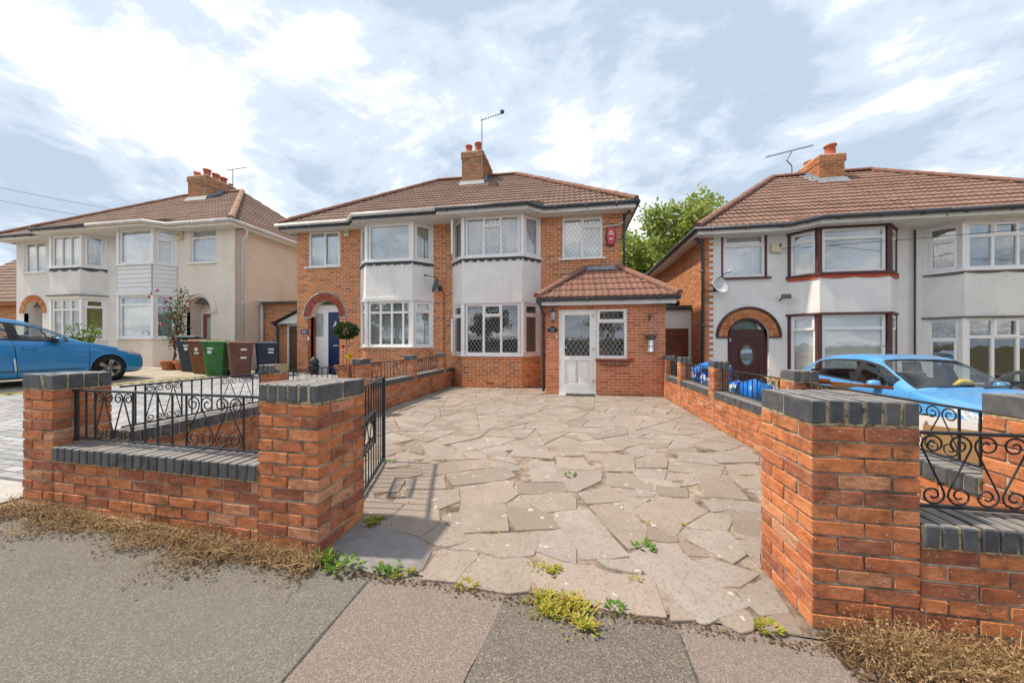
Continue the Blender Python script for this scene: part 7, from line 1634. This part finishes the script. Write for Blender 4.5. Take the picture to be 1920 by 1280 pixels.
def weed(x, y, rad, n, mat, label, L=0.045, seed=0, cat='weed', upr=0.5):
    r = random.Random(seed); z = (zd(x, y) if y > 1.8 else hX(x))-0.006; o = root('weed_clump', (x, y, z), label, cat, 'green weeds in the paving joints'); mb = MB()
    subs = [(r.uniform(-0.8, 0.8)*rad, r.uniform(-0.5, 0.5)*rad, r.uniform(0.12, 0.42)*rad) for _ in range(max(1, n//45))]
    for k in range(n):
        a = r.uniform(0, 6.28); sx_, sy_, sr_ = r.choice(subs); q = abs(r.gauss(0, sr_)) if n > 100 else rad*math.sqrt(r.random()); p = Vector((x+(sx_ if n > 100 else 0)+q*math.cos(a), y+(sy_ if n > 100 else 0)+q*math.sin(a)*0.7, z+r.random()*0.012)); leaf(mb, p, Vector((math.cos(a), math.sin(a), upr*r.uniform(0.2, 2))), Vector((0, 0, 1)), L*r.uniform(0.5, 1.3), L*r.uniform(0.18, 0.36))
    mb.build('leaves', mat, o); return o
weed(-0.03, 1.72, 0.17, 900, 'leaf_moss', 'large yellow-green mossy clump at the front edge of the paving', 0.024, 1)
weed(-0.13, 1.98, 0.075, 200, 'leaf_moss', 'orange-tipped weed between the big front slabs', 0.024, 2); weed(-1.28, 1.765, 0.10, 60, 'leaf_weed', 'leafy green rosette at the corner of the grey slab', 0.045, 3); weed(-1.43, 1.80, 0.05, 34, 'leaf_weed', 'upright green seedling against the left gate pillar\'s corner', 0.055, 4, upr=2.0); weed(-1.08, 1.755, 0.12, 130, 'leaf_weed', 'low green weeds along the front of the grey slab', 0.028, 5); weed(-0.92, 1.79, 0.06, 130, 'leaf_moss', 'yellow moss at the right corner of the grey slab', 0.022, 6)
weed(-1.36, 2.26, 0.11, 260, 'leaf_moss', 'yellow-green tuft behind the grey slab beside the gate', 0.03, 7); weed(0.47, 2.33, 0.05, 26, 'leaf_weed', 'bright green leaf cluster beside the long pale slab', 0.05, 8); weed(0.22, 1.79, 0.04, 60, 'leaf_weed', 'small green tuft at the front paving edge, right of the mossy clump', 0.028, 9); weed(0.93, 1.81, 0.05, 45, 'leaf_moss', 'small orange-green weed near the right gate pillar', 0.035, 10); weed(-0.55, 1.775, 0.05, 60, 'leaf_moss', 'small yellow tuft at the front paving edge, left of the mossy clump', 0.024, 11); weed(-1.93, 3.42, 0.06, 40, 'leaf_weed', 'green tuft at the foot of the open gate\'s latch stile', 0.035, 12)
weed(0.0, 3.42, 0.05, 22, 'leaf_weed', 'small green weed in the middle of the drive', 0.045, 13); weed(0.36, 2.02, 0.03, 40, 'leaf_moss', 'tiny yellow weed above the widest front slab', 0.02, 14)
for px_, py_, nn in ((-3.2, 2.55, 60), (-3.5, 3.1, 40), (-3.42, 2.9, 50)):
    weed(px_, py_, 0.12, nn, 'leaf_weed', {60: 'taller green weed behind the front railing, nearest the left pillar', 40: 'green weed behind the front railing close to the boundary coping', 50: 'green weed growing up behind the middle of the front railing'}[nn], 0.10, nn, upr=3.0)
# moss and grass in the joints farther up the drive: too many to count
mb = MB(); r = random.Random(77); edges = []
for o in [q for q in bpy.data.objects if q.name.startswith('paving_stone')]:
    n = len(o.data.vertices)//3; vs = [o.matrix_basis @ o.data.vertices[n+i].co for i in range(n)]
    for i in range(n): edges.append((vs[i], vs[(i+1) % n]))
for k in range(420):
    a, b = r.choice(edges); 
    if a.y < 2.4 and r.random() < 0.6: continue
    m = 26 if r.random() < 0.25 else 6
    for j in range(m):
        p = a.lerp(b, r.random()); p = p+Vector((r.gauss(0, 0.008), r.gauss(0, 0.008), -0.004)); leaf(mb, p, Vector((r.gauss(0, 1), r.gauss(0, 1), 0.9)), Vector((0, 0, 1)), r.uniform(0.010, 0.024), r.uniform(0.003, 0.007))
for k in range(900):
    x = r.choice((-3.63, 2.215))+r.gauss(0, 0.015); y = r.uniform(3, 8.8)
    if math.sin(y*5)+math.sin(y*11) < 0.3: continue
    leaf(mb, Vector((x, y, zd(x, y)-0.004)), Vector((r.gauss(0, 1), r.gauss(0, 1), 1)), Vector((0, 0, 1)), r.uniform(0.015, 0.04), 0.006)
tag(mb.build('joint_moss', 'leaf_moss'), 'yellow-green moss and grass growing in the crazy paving joints', 'moss', kind='stuff')
